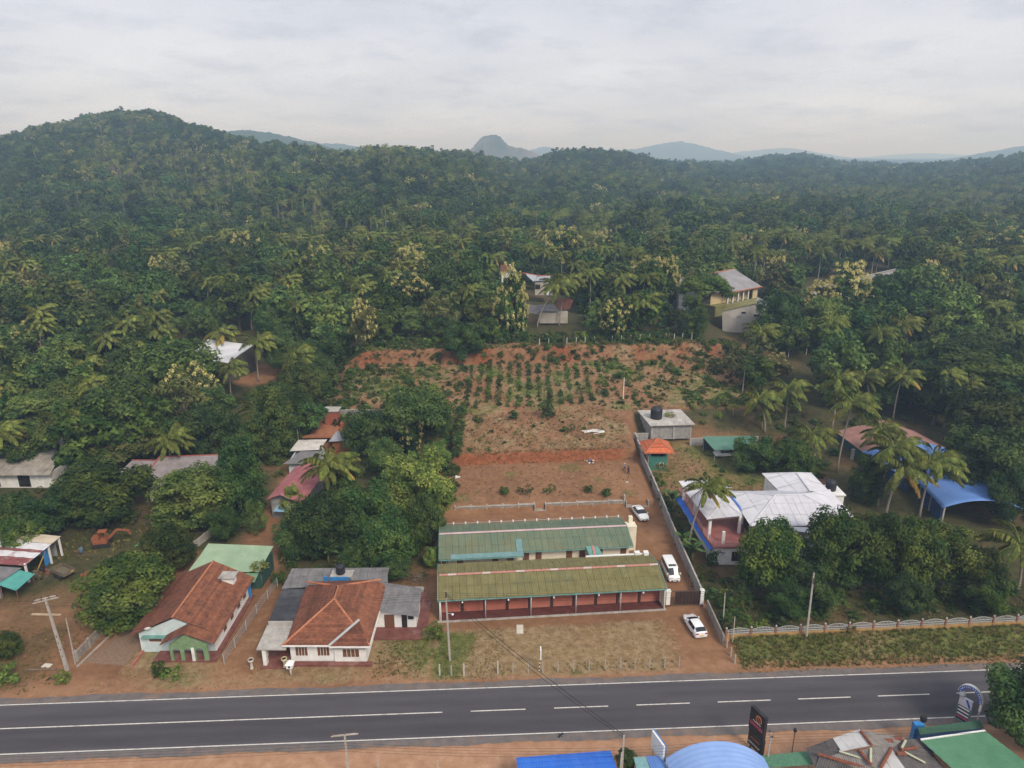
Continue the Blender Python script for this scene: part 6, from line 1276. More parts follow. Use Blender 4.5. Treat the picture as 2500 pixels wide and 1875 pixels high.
mesh_.build('netting', GALV, wf, world=True)
PALEP = pm('pale_post', (.42,.40,.37), (.52,.50,.47), scale=2)
def stub(p, h, label, group, w=.13, mat=None):
    t = thing('fence_post', label, 'post', p, random.uniform(-.2,.2), group); MB().add([(-w/2,-w/2,-.2),(w/2,-w/2,-.2),(w/2,w/2,-.2),(-w/2,w/2,-.2),(-w*.4,-w*.4,h),(w*.4,-w*.4,h),(w*.4,w*.4,h),(-w*.4,w*.4,h)], [(0,1,5,4),(1,2,6,5),(2,3,7,6),(3,0,4,7),(4,5,6,7)]).build('shaft', mat or PCON, t)
for x, y, h, m, lb in ((75,1420,1.6,PALEP,'pale concrete post at the left corner of the lawn'),(165,1422,1.5,PCON,'thin grey post beside the lawn pole'),(262,1420,1.7,PALEP,'white post right of the lawn pole'),(523,1405,1.75,PALEP,'white post at the lawn front left of the striped pole')): stub(P('A5',x,y), h, lb, 'posts along the lawn front', .17, m)
for x, y in ((640,1400),(757,1400),(870,1395),(986,1392),(1108,1388),(1225,1382),(1350,1378),(1467,1370),(1580,1368),(1692,1362),(1808,1358),(1920,1355)): stub(P('A5',x,y), 1.5+random.uniform(-.1,.15), 'grey concrete post stub in the row along the lawn front', 'grey post stubs along the lawn front')
for x, y, lb in ((205,505,'first concrete stub left of the grass bank'),(232,560,'second concrete stub left of the grass bank'),(258,608,'third concrete stub left of the grass bank')): stub(P('A8',x,y), 1.3, lb, 'stubs left of the grass bank', .18)
for i, x in enumerate((1188,1238,1336,1386,1434,1485,1580,1630,1680,1730,1782,1870,1915,1960,2010)): p = hit('B8', x, 105-.040*(x-1188)-8, 0); stub((p.x,p.y,G(p.x,p.y)), 1.9, 'thin white stake in the line on top of the red bank', 'white stakes on the red bank', .12, WHITE)
for x, y, lb in ((1500,1000,'white stake on the grassy slope right of the field, first'),(1530,965,'white stake on the grassy slope right of the field, second'),(1575,960,'white stake on the grassy slope right of the field, third'),(1637,985,'white stake on the grassy slope right of the field, fourth'),(1845,1055,'white stake before the right palms')): p = hit('B6', x, y+15); stub((p.x,p.y,G(p.x,p.y)), 1.8, lb, 'white stakes right of the field', .12, WHITE)
p = hit('B8',1640,385); stub((p.x,p.y,G(p.x,p.y)), 5.2, 'tall white post standing alone in the planted field', None, .16, WHITE); p = hit('B6',1145,1300); stub((p.x,p.y,G(p.x,p.y)), 5.5, 'tall grey post at the right edge of the planted field', None, .16, PCON)
blockwall([(P('A2',545,905).x, P('A2',545,905).y), (P('A2',715,725).x, P('A2',715,725).y)], 'stained stone wall between the dirt yard and the house drive', 1.4, STONE, cap=False)
a_, b_, c_ = P('A1',1690,1375), P('A1',1850,1250), P('A1',2010,1110); blockwall([(a_.x,a_.y),(b_.x,b_.y),(c_.x,c_.y)], 'low weathered wall along the dirt lane under the mango trees', 1.3, CONC, cap=False)
kb = thing('drive_kerb', 'thin pale kerb beside the drive of the tiled house', 'kerb', (-52,74,0)); a_, b_ = P('A2',545,950), P('A2',770,735); MB().wall([(a_.x,a_.y),(b_.x,b_.y)], 0, .22, .14).build('kerb', CONC, kb, world=True)
k2 = thing('red_kerb', 'red painted kerb at the corner of the tiled house forecourt', 'kerb', (-47,74,0)); a_, b_ = P('E6',95,1565), P('E6',210,1415); MB().wall([(a_.x,a_.y),(b_.x,b_.y)], 0, .25, .2).build('kerb', pm('red_kerb_paint', (.32,.09,.08), (.42,.15,.13)), k2, world=True)
dv = thing('drive_paving', 'worn brick paved drive left of the tiled house', 'paving', (-50,76,0)); MB().slab([(-53.2,73.2,.012),(-47.8,72.6,.012),(-47.2,79,.012),(-51.2,80,.012)], .05).build('paving', pm('drive_brick', (.17,.11,.075), (.25,.17,.12), scale=3, rough=.95), dv, world=True)
# striped pole with sign plates, slab, litter
sp2 = thing('striped_sign_pole', 'black and white banded pole with narrow sign plates on the lawn', 'sign pole', (3.29,71.66,0)); BLK = pm('black_paint', (.015,.015,.017), (.03,.03,.03), rough=.6)
for i in range(7): MB().tube([(.02*i,0,.27*i),(.02*(i+1),0,.27*(i+1))], .06, 8).build('band', WHITE if i % 2 == 0 else BLK, sp2)
MB().tube([(.14,0,1.88),(.2,0,3.2)], .04, 6).build('shaft', GALV, sp2)
for z, h in ((2.0,.55),(2.62,.65)): pl_ = MB().box(.10,.26,-.42,.42,z,z+h).build('sign_plate', WHITE, sp2); MB().bar((.08,-.35,z+.1),(.08,.35,z+h-.1),.02,.1).build('stroke', BLK, pl_); MB().bar((.08,-.35,z+h-.12),(.08,.3,z+h-.12),.02,.07).build('stroke', BLK, pl_)
cs = thing('inspection_slab', 'pale concrete slab lying on the lawn before the garages', 'slab', (1.05,79.6,0)); MB().box(-.45,.45,-.9,.9,0,.1).build('slab', pm('pale_slab', (.50,.46,.38), (.60,.55,.47)), cs)
def litter(name, label, pos, cols, n, sp, cat):
    t = thing(name, label, cat, pos)
    for i in range(n):
        a, s = random.uniform(0,6.28), random.uniform(.15,.45); x, y = random.gauss(0,sp), random.gauss(0,sp*.7); z = random.uniform(.02,.3); c, d = math.cos(a)*s, math.sin(a)*s
        MB().slab([(x-c,y-d,z),(x+d*.6,y-c*.6,z+random.uniform(0,.2)),(x+c,y+d,z+.05),(x-d*.6,y+c*.6,z)], .03).build('rag', cols[i % len(cols)], t)
p = hit('B8',1458,725); litter('rubbish_pile', 'small pile of blue and white rubbish on the red terrace', (p.x,p.y,G(p.x,p.y)), [WHITE, BLUEP, pm('navy_rag', (.03,.03,.09)), pm('tan_rag', (.5,.35,.2)), WHITE], 20, .75, 'rubbish')
p = hit('B8',748,812); litter('paper_litter', 'scrap of white paper litter at the left edge of the red terrace', (p.x,p.y,G(p.x,p.y)), [WHITE], 5, .4, 'litter')
p = hit('B8',1660,838); litter('paper_litter', 'scrap of white litter on the path below the two people', (p.x,p.y,G(p.x,p.y)), [WHITE], 3, .25, 'litter')
p = hit('B8',1480,572); rd_ = thing('pipe_pile', 'scattered pile of white pipes on the dry slope', 'pipes', (p.x,p.y,G(p.x,p.y)))
for i in range(13): a = random.uniform(-.5,.6); x, y = random.uniform(-1.3,1.3), random.uniform(-.9,.9); MB().tube([(x-math.cos(a)*1.2,y-math.sin(a)*1.2,.12+.25),(x+math.cos(a)*1.2,y+math.sin(a)*1.2,.2+.35)], .06, 6).build('pipe', WHITE, rd_)
bk = thing('brushwood_pile', 'pile of cut branches in the shade beside the garages', 'brushwood', (-14.5,91.5,0))
for i in range(30): a = random.uniform(0,3.1); x, y = random.uniform(-1.4,1.4), random.uniform(-1,1); z = random.uniform(.05,.6); MB().tube([(x-math.cos(a)*.9,y-math.sin(a)*.9,z),(x+math.cos(a)*.9,y+math.sin(a)*.9,z+random.uniform(-.1,.4))], .035, 4, False).build('branch', LM['bark'], bk)
for x, y, lb in ((-15.7,87.2,'white plastic bucket nearest the grey annex roof'),(-15.0,88.2,'white plastic bucket behind the other near the annex')): b_ = thing('bucket', lb, 'bucket', (x,y,0)); MB().lathe([(.2,0),(.27,.5),(.25,.5),(.18,.04),(.02,.04)], (0,0,0), 14).build('shell', WHITE, b_, True)
t_ = thing('wash_basin', 'pale concrete wash basin in the yard behind the annex', 'basin', (-13.4,88.3,0)); MB().box(-.7,.7,-.4,.4,0,.5).build('basin', CONC, t_); MB().box(-1.2,1.3,-2.6,-.4,-.02,.1).build('apron', REDFLOOR, t_)
def crow(pos, head, label, fly=False):
    t = thing('crow', label, 'bird', pos, head); b_ = MB().tube([(-.3,0,.16),(-.12,0,.17),(.02,0,.18),(.12,0,.22),(.2,0,.27),(.26,0,.27),(.33,0,.25)], [.03,.06,.085,.075,.05,.045,.008], 8).build('body', pm('crow_black', (.012,.012,.016), (.02,.02,.028), rough=.5), t, True)
    for s in (-1,1): MB().slab([(-.1,s*.06,.2),(.1,s*.06,.22),(.05,s*(.42 if fly else .12),.24 if fly else .12),(-.22,s*(.36 if fly else .08),.22 if fly else .12)], .02).build('wing', MATS['crow_black'], t)
    if not fly:
        for s in (-1,1): MB().tube([(.0,s*.04,.12),(.02,s*.04,0)], .01, 4).build('leg', MATS['crow_black'], t)
pcw = P('E2',400,505,3.0); crow(pcw, 2.4, 'black crow flying low over the road edge', True); crow(P('A2',343,1040), 1.0, 'black crow on the dirt at the foot of the left pole'); pcw = P('A4',235,570,1.5)
for x, y, lb in ((330,940,'flat pale stone on the dirt below the left pole'),): p = P('A2',x,y); b_ = thing('flat_stone', lb, 'stone', p); MB().slab([(-.55,-.3,.12),(.5,-.35,.12),(.6,.25,.12),(-.4,.35,.12)], .12).build('stone', pm('pale_stone', (.5,.46,.4), (.6,.56,.5)), b_)
lg = thing('log_edging', 'straight log edging across the dirt yard entrance', 'log', (-59,72,0)); a_, b_ = P('A2',200,972), P('A2',400,968); MB().tube([a_+Vector((0,0,.1)), b_+Vector((0,0,.1))], .11, 7).build('log', LM['bark'], lg, world=True)
a_, b_ = P('A2',225,580), P('A2',432,585); lg = thing('timber_plank', 'pale timber plank lying in the dirt yard', 'plank', a_); MB().bar(a_+Vector((0,0,.1)), b_+Vector((0,0,.1)), .3, .15).build('plank', pm('pale_timber', (.36,.26,.17), (.46,.36,.26)), lg, world=True)
# ------------------------------------------------------------------ buildings on the near side of the road
def e2(x, y, z): return P('E2', x, y, z)
def e3(x, y, z): return P('E3', x, y, z)
def sbox(x0, x1, y0, y1, z, mat, par): return MB().box(x0,x1,y0,y1,0,z).build('wall', mat, par, world=True)
b1 = thing('blue_roof_shop', 'bright blue tile profile metal roof at the bottom edge', 'shop', (5,53,0))
blr = pm('bright_blue_sheet', (.03,.15,.60), (.045,.20,.70), scale=.5, rough=.45, c3=(.16,.28,.66), stain=.35, stretch=(1,.1,1))
roof([(.42,55.65,2.9),(9.95,56.55,2.9),(10.3,50.5,4.4),(.8,49.8,4.4)], 'corr', blr, b1, per=.28, amp=.035)
mb = MB()
for i in range(7): t_ = i/7; a = Vector((.42,55.65,2.95)).lerp(Vector((.8,49.8,4.45)), t_); b = Vector((9.95,56.55,2.95)).lerp(Vector((10.3,50.5,4.45)), t_); mb.bar(a, b, .06, .05)
mb.build('step_ridge', blr, b1, world=True); sbox(.9,9.8,50.2,55.3,2.85,CREAM,b1)
b2 = thing('patched_roof_shop', 'small shop with patched turquoise and blue sheets beside the small tree', 'shop', (13.5,54.5,0))
tq = pm('turquoise_sheet', (.16,.34,.36), (.26,.44,.46), scale=1, rough=.7); roof([(12.1,55.9,2.8),(13.3,56.0,2.8),(13.8,51,3.6),(12.2,51,3.6)], 'corr', tq, b2); roof([(13.35,56.0,2.83),(14.9,56.1,2.83),(15.6,51,3.6),(13.85,51,3.6)], 'corr', MATS['blue_roof_sheet'], b2); sbox(12.3,15.3,51.5,55.4,2.75,WHITE,b2)
bd = thing('white_signboard', 'tall narrow white signboard seen edge-on beside the barrel roof', 'signboard', (14.6,56.4,0), math.atan2(-2.0,.75))
MB().box(-1.1,1.1,-.1,.1,2.6,4.7).build('board', WHITE, bd); MB().box(-1.16,1.16,.1,.2,2.55,4.75).build('frame', BLUEP, bd)
for x in (-.8,.8): MB().tube([(x,0,0),(x,0,2.6)], .06, 6).build('leg', GALV, bd)
b3 = thing('barrel_roof_shop', 'shop with pale blue corrugated barrel roof at the bottom', 'shop', (20,52,0))
pb = pm('pale_blue_barrel', (.21,.34,.66), (.27,.41,.72), scale=.3, rough=.5, spec=.4)
c0, c1_ = Vector((19.9,55.0,0)), Vector((20.6,47,0)); mb = MB(); n = 40
for j in range(45):
    f_ = j/44; p = c0.lerp(c1_, f_)
    for i in range(n+1): a = -1+2*i/n; mb.v.append(p+Vector((4.85*a, .05*a, 3.6+2.1*(1-abs(a)**2.2)+.035*math.sin(j*1.9))))
for j in range(44):
    for i in range(n): q = j*(n+1)+i; mb.f.append([q, q+n+1, q+n+2, q+1]); mb.m.append(0)
mb.build('roof', pb, b3, True, True); sbox(15.6,24.4,47.5,54.6,3.55,LB,b3)
mb = MB(); pts_ = [(c0.x+4.85*a, 54.75, 3.6+2.1*(1-abs(a)**2.2)) for a in np.linspace(-1,1,25)]; mb.add([(15.1,54.75,3.5)]+pts_+[(24.7,54.75,3.5)], [tuple(range(27))]); mb.build('gable', LB, b3, world=True)
gn = thing('green_net_fence', 'strip of green netting roof between the barrel roof and the asbestos roof', 'canopy', (27,56,0)); gnm = pm('green_net', (.06,.16,.10), (.10,.22,.14), scale=4, rough=.9)
MB().slab([(24.2,56.3,2.5),(30.2,57.0,2.5),(30.4,55.2,2.7),(24.6,54.7,2.7)], .05).build('net', gnm, gn, world=True)
for x in (24.6,27.4,30): MB().tube([(x,56.4,0),(x,56.4,2.5)], .05, 6).build('post', GALV, gn, world=True)
b4 = thing('low_blue_roof', 'low pale blue corrugated roof below the green netting', 'shed', (27,53,0)); roof([(25.2,54.4,2.2),(30.4,54.9,2.2),(31.2,50,3.0),(25.6,50,3.0)], 'corr', pb, b4); sbox(25.6,30.4,50.4,54,2.1,LB,b4)
b5 = thing('asbestos_house', 'house with patched asbestos roofs and broken red ridge tiles at the bottom', 'house', (35,54,0))
dk = pm('dark_asbestos', (.075,.068,.07), (.115,.105,.105), scale=.9, rough=.95, c3=(.05,.045,.045), stain=.6); gy = pm('grey_asbestos', (.17,.155,.15), (.25,.23,.215), scale=.9, rough=.95, c3=(.10,.09,.085), stain=.7); wt = pm('pale_asbestos', (.42,.42,.43), (.52,.52,.53), scale=.9, rough=.8)
sheeted([e3(600,869,3.0), e3(530,715,3.4), e3(737,643,4.35), e3(812,745,4.35)], dk, b5, 1.05, 2.0, eave=0)
sheeted([e3(737,643,4.4), e3(942,572,5.1), e3(1040,695,5.1), e3(803,742,4.45)], wt, b5, 1.1, 2.4)
sheeted([e3(942,572,5.1), e3(1300,640,3.8), e3(1190,718,4.7), e3(1040,695,5.1)], gy, b5, 1.05, 2.0, eave=1)
sheeted([e3(1300,640,3.8), e3(1425,655,3.3), e3(1620,900,3.1), e3(1310,900,4.3), e3(1190,718,4.7)], dk, b5, 1.05, 2.0, eave=1)
sheeted([e3(640,768,3.8), e3(812,745,4.4), e3(1040,695,5.0), e3(1030,860,4.6), e3(950,880,4.0)], gy, b5, 1.05, 2.0, eave=3)
sheeted([e3(1040,700,4.95), e3(1190,718,4.75), e3(1110,880,4.6), e3(1030,860,4.5)], gy, b5, 1.05, 2.0, eave=0); sheeted([e3(1190,725,4.6), e3(1310,900,4.4), e3(1110,890,4.6)], wt, b5, 1.05, 2.0, eave=1); sheeted([e3(600,869,3.1), e3(640,768,3.75), e3(960,890,3.9), e3(760,960,2.9)], dk, b5, 1.05, 2.0, eave=3)
RB = pm('broken_red_tile', (.15,.050,.032), (.23,.085,.05), scale=3, rough=.95)
for a, b in (((955,590,5.15),(1030,690,5.15)), ((625,765,3.85),(980,869,4.15)), ((935,730,4.85),(1030,845,4.75)), ((1190,720,4.85),(1108,869,4.75)), ((1260,732,4.55),(1385,715,3.75))): ridge([e3(*a), e3(*b)], b5, .17, RB)
for a in ((1165,660,4.5),(1240,645,4.2),(1265,762,4.6)): p = e3(*a); MB().slab([p+Vector((-.45,-.2,.12)), p+Vector((.4,-.25,.12)), p+Vector((.5,.2,.1)), p+Vector((-.4,.25,.1))], .06).build('tile_patch', RB, b5, world=True)
for a, b in (((785,745,4.5),(960,800,4.45)), ((1270,720,4.6),(1300,660,4.3)), ((1030,720,5.05),(1030,830,4.8)), ((1290,750,4.5),(1450,835,3.9))): MB().bar(e3(*a)+Vector((0,0,.1)), e3(*b)+Vector((0,0,.1)), .2, .06).build('cement_seam', pm('pale_cement_green', (.36,.38,.26), (.44,.46,.33)), b5, world=True)
MB().box(30.5,41,49.5,55.0,0,3.0).build('wall', CREAM, b5, world=True)
b6 = thing('green_roof_shop', 'shop with plain green corrugated roof at the lower right', 'shop', (47,54,0)); roof([e3(1415,652,4.0), e3(1910,582,4.0), (52.5,49,3.4), (44.2,49,3.4)][::1], 'corr', pm('grass_green_sheet', (.065,.185,.105), (.10,.24,.14), scale=.4, rough=.55, spec=.4), b6, per=.3, amp=.04, eave=2); MB().bar(e3(1415,650,4.03), e3(1912,580,4.03), .15, .12).build('edge_trim', WHITE, b6, world=True); sbox(44.6,47.8,50.2,55.8,3.3,CREAM,b6)
b7_ = thing('dark_green_canopy', 'dark green netting canopy over a blue wall beside the arch sign', 'canopy', (45,60,0)); MB().slab([e3(1410,612,2.9), e3(1395,560,3.3), e3(1865,500,3.3), e3(1905,560,2.9)], .05).build('net', pm('dark_green_net', (.025,.075,.05), (.045,.11,.075), scale=5, rough=.9), b7_, world=True)
a_, b_ = e3(1410,612,2.9), e3(1905,560,2.9); MB().wall([(a_.x,a_.y+.3),(b_.x,b_.y+.3)], 0, 2.8, .1).build('blue_wall', bl_dark, b7_, world=True); p = e3(1365,600,1.5); MB().box(p.x-.3,p.x+.7,p.y-.4,p.y+.2,0,2.9).build('blue_box', BLUEP, b7_, world=True); MB().lathe([(.3,0),(.35,.3),(.3,.6),(.02,.62)], (p.x+.8,p.y+.2,2.95), 10).build('speaker', BLK, b7_, world=True)
# black advertising sign
sg = thing('black_sign', 'tall black advertising sign with orange ring emblem beside the barrel roof', 'sign', (25.6,59.4,0), math.atan2(-2.0,.95))
MB().box(-1.15,1.15,-.22,.22,2.7,5.9).build('upper_board', BLK, sg); MB().box(-1.05,1.25,-.2,.2,.5,2.62).build('lower_board', BLK, sg)
for x in (-.7,.7): MB().box(x-.07,x+.07,-.07,.07,0,.5).build('leg', BLK, sg)
ORG = pm('orange_print', (.55,.16,.06), (.62,.24,.10), rough=.6); PNK = pm('pink_print', (.50,.06,.14), (.58,.12,.20), rough=.6); mk = MB()
prev = None; ring_ = [(.25+.42*math.cos(a), -.235, 4.95+.48*math.sin(a)) for a in np.linspace(0, 2*math.pi, 22)]; mk.tube(ring_, .06, 6); mk.bar((.0,-.235,5.2),(.5,-.235,4.7),.05,.09); mk.build('emblem', ORG, sg)
m2 = MB()
for i in range(9): x = -.6+.14*i; m2.bar((x,-.235,4.32+.05*math.sin(i*2.1)),(x+.12,-.235,4.38+.05*math.sin(i*2.1+2)),.02,.09)
m2.build('script', WHITE, sg); m3 = MB()
for i in range(9): x = -.95+.22*i; m3.bar((x,-.235,3.6),(x+.06,-.235,4.1),.02,.09); m3.bar((x,-.235,3.85 if i % 2 else 4.05),(x+.18,-.235,3.9 if i % 2 else 3.7),.02,.09)
m3.build('lettering', PNK, sg); m4 = MB()
for i in range(7): x = -.6+.2*i; m4.bar((x,-.215,1.75),(x+.14,-.215,1.85),.02,.08)
m4.build('lower_lettering', ORG, sg); m5 = MB()
for i in range(9): x = -.9+.2*i; m5.bar((x,-.215,.95),(x+.13,-.215,1.15),.02,.14)
m5.build('lower_panel', pm('pale_print', (.4,.42,.5), (.5,.52,.6)), sg)
sg.scale = (.88,.88,.88)
# arch shaped sign
ag_ = thing('arch_sign', 'blue and white arch shaped sign over striped boards by the road', 'sign', (50.0,63.6,0), math.atan2(-1.55,1.05)); SB = pm('sign_blue', (.02,.07,.38), (.03,.11,.48), rough=.5)
n = 16; R0, R1_ = 1.02, 1.42; mb = MB(); rim_ = MB()
arc = [math.pi*(.98-1.02*i/n) for i in range(n+1)]
for a, b in zip(arc[:-1], arc[1:]):
    q = [(.35+r*math.cos(t), y, 4.1+r*1.15*math.sin(t)) for y in (-.2,.2) for r, t in ((R0,a),(R1_,a),(R1_,b),(R0,b))]; mb.add(q, [(0,1,2,3),(7,6,5,4),(0,3,7,4)]); rim_.add([(.35+r*math.cos(t), y, 4.1+r*1.15*math.sin(t)) for y in (-.22,.22) for r, t in ((R1_,a),(R1_+.05,a),(R1_+.05,b),(R1_,b))], [(0,1,2,3),(7,6,5,4),(1,5,6,2),(0,3,7,4)])
mb.build('arch', SB, ag_); rim_.build('arch_rim', WHITE, ag_); lt = MB()
for i in range(15):
    t = math.pi*(.93-.92*i/14); rA, rB = R0+.09, R1_-.09; c, s = math.cos(t), math.sin(t); lt.bar((.35+rA*c,-.212,4.1+rA*1.15*s),(.35+rB*c,-.212,4.1+rB*1.15*s),.025,.06)
    if i % 3: lt.bar((.35+rB*c,-.212,4.1+rB*1.15*s),(.35+(rA+.05)*math.cos(t-.09),-.212,4.1+(rA+.05)*1.15*math.sin(t-.09)),.025,.05)
lt.build('lettering', WHITE, ag_)
MB().lathe([(.02,-.38),(.28,-.3),(.40,0),(.30,.3),(.02,.38)], (-.55,-.05,3.95), 12).build('emblem_ball', pm('ball_print', (.42,.46,.44), (.62,.62,.66), scale=3), ag_, True)
MB().box(-.75,.75,-.15,.15,2.35,3.6).build('main_board', pm('board_white', (.55,.54,.62), (.66,.66,.72), scale=1), ag_); MB().bar((.1,-.16,3.5),(.6,-.16,2.5),.02,.25).build('swoosh', SB, ag_)
MB().box(-.72,.72,-.13,.13,.25,2.34).build('stripe_board', pm('navy_board', (.012,.016,.05)), ag_)
for i, (z, m) in enumerate(((1.95,WHITE),(1.45,WHITE),(.95,WHITE),(.5,PNK))): MB().box(-.66,.66,-.145,-.13,z,z+.25).build('stripe', m, ag_)
MB().box(-.8,-.72,-.15,.15,0,2.35).box(.72,.8,-.15,.15,0,2.35).box(-.8,.8,-.16,.16,0,.2).build('frame', TEAL, ag_); MB().box(1.55,1.8,-.2,.2,2.9,4.1).build('arch_foot', WHITE, ag_); MB().tube([(1.65,0,0),(1.65,0,2.9)], .09, 8).build('arch_post', GALV, ag_)
ag_.scale = (.86,.86,.86)
lpst = thing('lantern_post', 'small dark lantern post behind the green netting', 'lamp post', (e3(430,690,1.0).x, e3(430,690,1.0).y, 0)); MB().tube([(0,0,0),(0,0,2.6)], .04, 6).build('post', BLK, lpst); MB().lathe([(.06,0),(.2,.25),(.14,.5),(.02,.6)], (0,0,2.6), 8).build('lantern', BLK, lpst)
# ------------------------------------------------------------------ manually placed trees
def depth_px(p):                       # metres per picture pixel (2212 px frame) at a point
    return (p.y*CP-(p.z-H)*SP)/1533.4
def tree_px(u, v, rx, ry, hc, kind, leaf, label, flower=None, lod=0, name='broadleaf_tree', group=None):
    c = hit('D', u, v, hc); s = depth_px(c); r = rx*s/.98; rz = ry*s/.86
    foot = Vector((c.x, c.y, G(c.x, c.y)-.05)); rz = min(rz, hc*1.15)
    return tree(foot, c.z-foot.z, r, rz, kind, leaf, label, group, flower, lod, name)
TREES = [
 (270,1272,98,92,4.6,'round','mango','large round mango tree between the dirt yard and the tiled house'),
 (362,1187,60,52,3.6,'round','mango','smaller mango tree behind the large round one, beside the lane wall'),
 (420,1072,90,76,5.0,'round','bright','bushy mango tree with fresh bright leaves left of the dirt lane'),
 (222,1064,106,70,5.2,'irregular','mango','broad dark mango tree left of the house with purple corrugated roof'),
 (118,1098,66,48,4.0,'irregular','dark','dark tree in front of the weathered grey house'),
 (20,1115,60,52,4.0,'irregular','mid','leafy tree at the left picture edge below the weathered house'),
 (40,1160,52,44,3.6,'irregular','mango','low tree at the left edge behind the rusty striped shed'),
 (262,950,82,48,5.5,'umbrella','olive','feathery olive green tree between two tall palms'),
 (452,925,62,62,6.5,'round','dark','dark round tree right of the windblown palm'),
 (590,925,55,88,6.5,'tall','bright','tall leafy tree left of the roof with the water tank'),
 (643,905,40,58,5.5,'tall','mid','vine covered tree behind the black water tank'),
 (517,1040,58,88,6.0,'tall','dark','tall dark tree left of the pink roofed house'),
 (552,1118,26,62,3.0,'airy','mid','slim young tree beside the dirt lane'),
 (632,1088,28,40,2.6,'tall','bright','small yellow green tree in front of the block gable'),
 (868,880,50,58,4.8,'irregular','bright','bright green tree at the left end of the planted field'),
 (905,1050,78,104,6.2,'irregular','bright','tall leafy tree leaning over the left edge of the red terrace'),
 (805,1100,66,72,5.4,'irregular','mid','large tree in the dense garden beside the garages'),
 (838,1172,58,66,4.2,'round','mid','tree with hanging foliage behind the grey back shed'),
 (692,1130,68,70,5.4,'round','dark','dark tree below the big yellow green palm'),
 (790,935,52,50,5.0,'round','dark','dark green tree right of the red block tower'),
 (745,1050,46,44,4.5,'irregular','mid','tree right of the big yellow green palm'),
 (945,985,30,36,3.0,'irregular','bright','small bright tree on the left edge of the dry slope'),
 (948,900,32,50,3.6,'tall','mid','vine covered tree at the corner of the planted field'),
 (378,806,100,72,7.6,'round','bright','very large round bright green tree below the white metal roof'),
 (645,835,50,58,5.0,'tall','bright','vine smothered tree right of the bare earth patch'),
 (855,1222,34,26,2.4,'round','mid','low bush tree at the corner of the grey back shed'),
 (935,1205,22,30,1.8,'irregular','bright','small tree beside the left wall of the garages'),
 (1664,1200,70,88,5.4,'round','mango','mango tree in front of the white house, left of the row'),
 (1812,1184,78,98,6.0,'round','mango','big mango tree hiding the right half of the white house'),
 (1908,1188,66,94,5.8,'irregular','mango','mango tree below the cluster of palms'),
 (1976,1196,64,88,5.6,'round','mango','mango tree in the row left of the blue barrel roof post'),
 (2050,1212,68,78,5.0,'irregular','mango','mango tree under the end of the blue barrel roof'),
 (2114,1238,56,62,4.2,'round','mango','last mango tree of the row on the right'),
 (1748,1270,58,58,3.2,'irregular','dark','dark tree behind the right power pole'),
 (1876,1040,40,50,3.8,'tall','mango','dark tree right of the water tank on the white house'),
 (1634,982,52,44,3.6,'irregular','mid','bushy tree beside the green carport'),
 (1712,990,52,46,4.0,'round','mango','dark bushy tree behind the white roofs'),
 (1688,1075,0,0,0,'','',''),
 (2135,1000,92,80,7.5,'irregular','dark','dark tree behind the blue barrel roof'),
 (2152,905,92,72,8.0,'irregular','mango','large tree at the right edge above the blue roofs'),
 (2118,780,112,62,9.5,'umbrella','mango','spreading rain tree on the right with a broad flat crown'),
 (2030,845,64,56,8.0,'irregular','dark','dark tree behind the tall leaning palm'),
 (2175,1075,50,60,5.0,'irregular','dark','shaded tree at the right picture edge beside the barrel roof'),
 (1524,620,56,46,10.0,'umbrella','mango','large tree standing before the school building'),
 (1496,690,36,44,5.0,'tall','mango','creeper covered tree left of the grey barn'),
 (1605,692,19,18,2.8,'round','dark','small round tree in front of the grey barn wall'),
 (1684,690,58,72,7.5,'irregular','dark','dark tree right of the grey barn'),
 (1783,690,54,50,7.0,'round','bright','light green round tree below the flowering ones on the right'),
 (1000,735,48,40,4.5,'irregular','mid','leafy tree hanging over the red bank'),
 (700,760,44,42,5.0,'irregular','mid','tree at the left end of the red bank'),
 (60,960,56,46,6.0,'irregular','mid','tree behind the weathered grey house'),
 (60,870,62,44,7.0,'umbrella','mid','tree with light crown left of the very large round tree'),
 (150,860,50,42,6.5,'round','bright','bright tree below the group of left palms'),
 (330,900,52,44,6.0,'irregular','mid','tree behind the feathery olive one'),
 (690,815,44,40,4.5,'irregular','mid','vine hung tree at the upper left corner of the field'),
 (600,860,42,36,4.5,'round','mid','round tree between the bare earth patch and the water tank'),
 (610,760,44,40,6.0,'irregular','mid','leafy tree right of the pale metal roof'),
 (660,700,46,42,7.0,'irregular','dark','dark tree above the vine smothered one'),
 (590,690,44,40,7.5,'round','mid','tree behind the pale metal roof'),
 (440,690,46,40,8.0,'irregular','mid','tree behind the pale metal roof on its left'),
 (1700,1296,46,38,2.6,'irregular','dark','low dark tree right behind the ornamental fence, left one'),
 (1965,1288,50,42,2.8,'irregular','dark','low dark tree right behind the ornamental fence, middle one'),
 (2135,1282,52,44,3.0,'irregular','mango','low tree right behind the ornamental fence, right one'),
 (484,1128,36,40,3.2,'irregular','mid','tree between the lane and the bushy mango tree'),
 (640,1160,48,46,3.6,'irregular','dark','dark tree at the bend of the dirt lane'),
 (770,1205,44,36,3.0,'irregular','mid','low leafy tree behind the grey back shed'),
 (1904,622,30,28,8.0,'round','dark','dark round tree below the right end of the long grey roof'),
 (1985,604,52,40,9.0,'irregular','mango','broad tree covering the right end of the long grey roof'),
 (832,990,46,44,4.6,'irregular','mid','leafy tree below the small flowering tree in the garden'),
 (755,1128,46,46,4.4,'irregular','dark','dark tree in the middle of the dense garden'),
 (925,1118,40,58,4.6,'irregular','mid','tree pressing against the left garage wall'),
 (880,1152,44,46,3.8,'round','mango','mango tree between the dense garden and the garages'),
 (545,950,40,40,4.0,'round','mid','rounded tree between the slim palm and the tall leafy tree'),
]
for q in TREES:
    if q[2]: tree_px(*q)
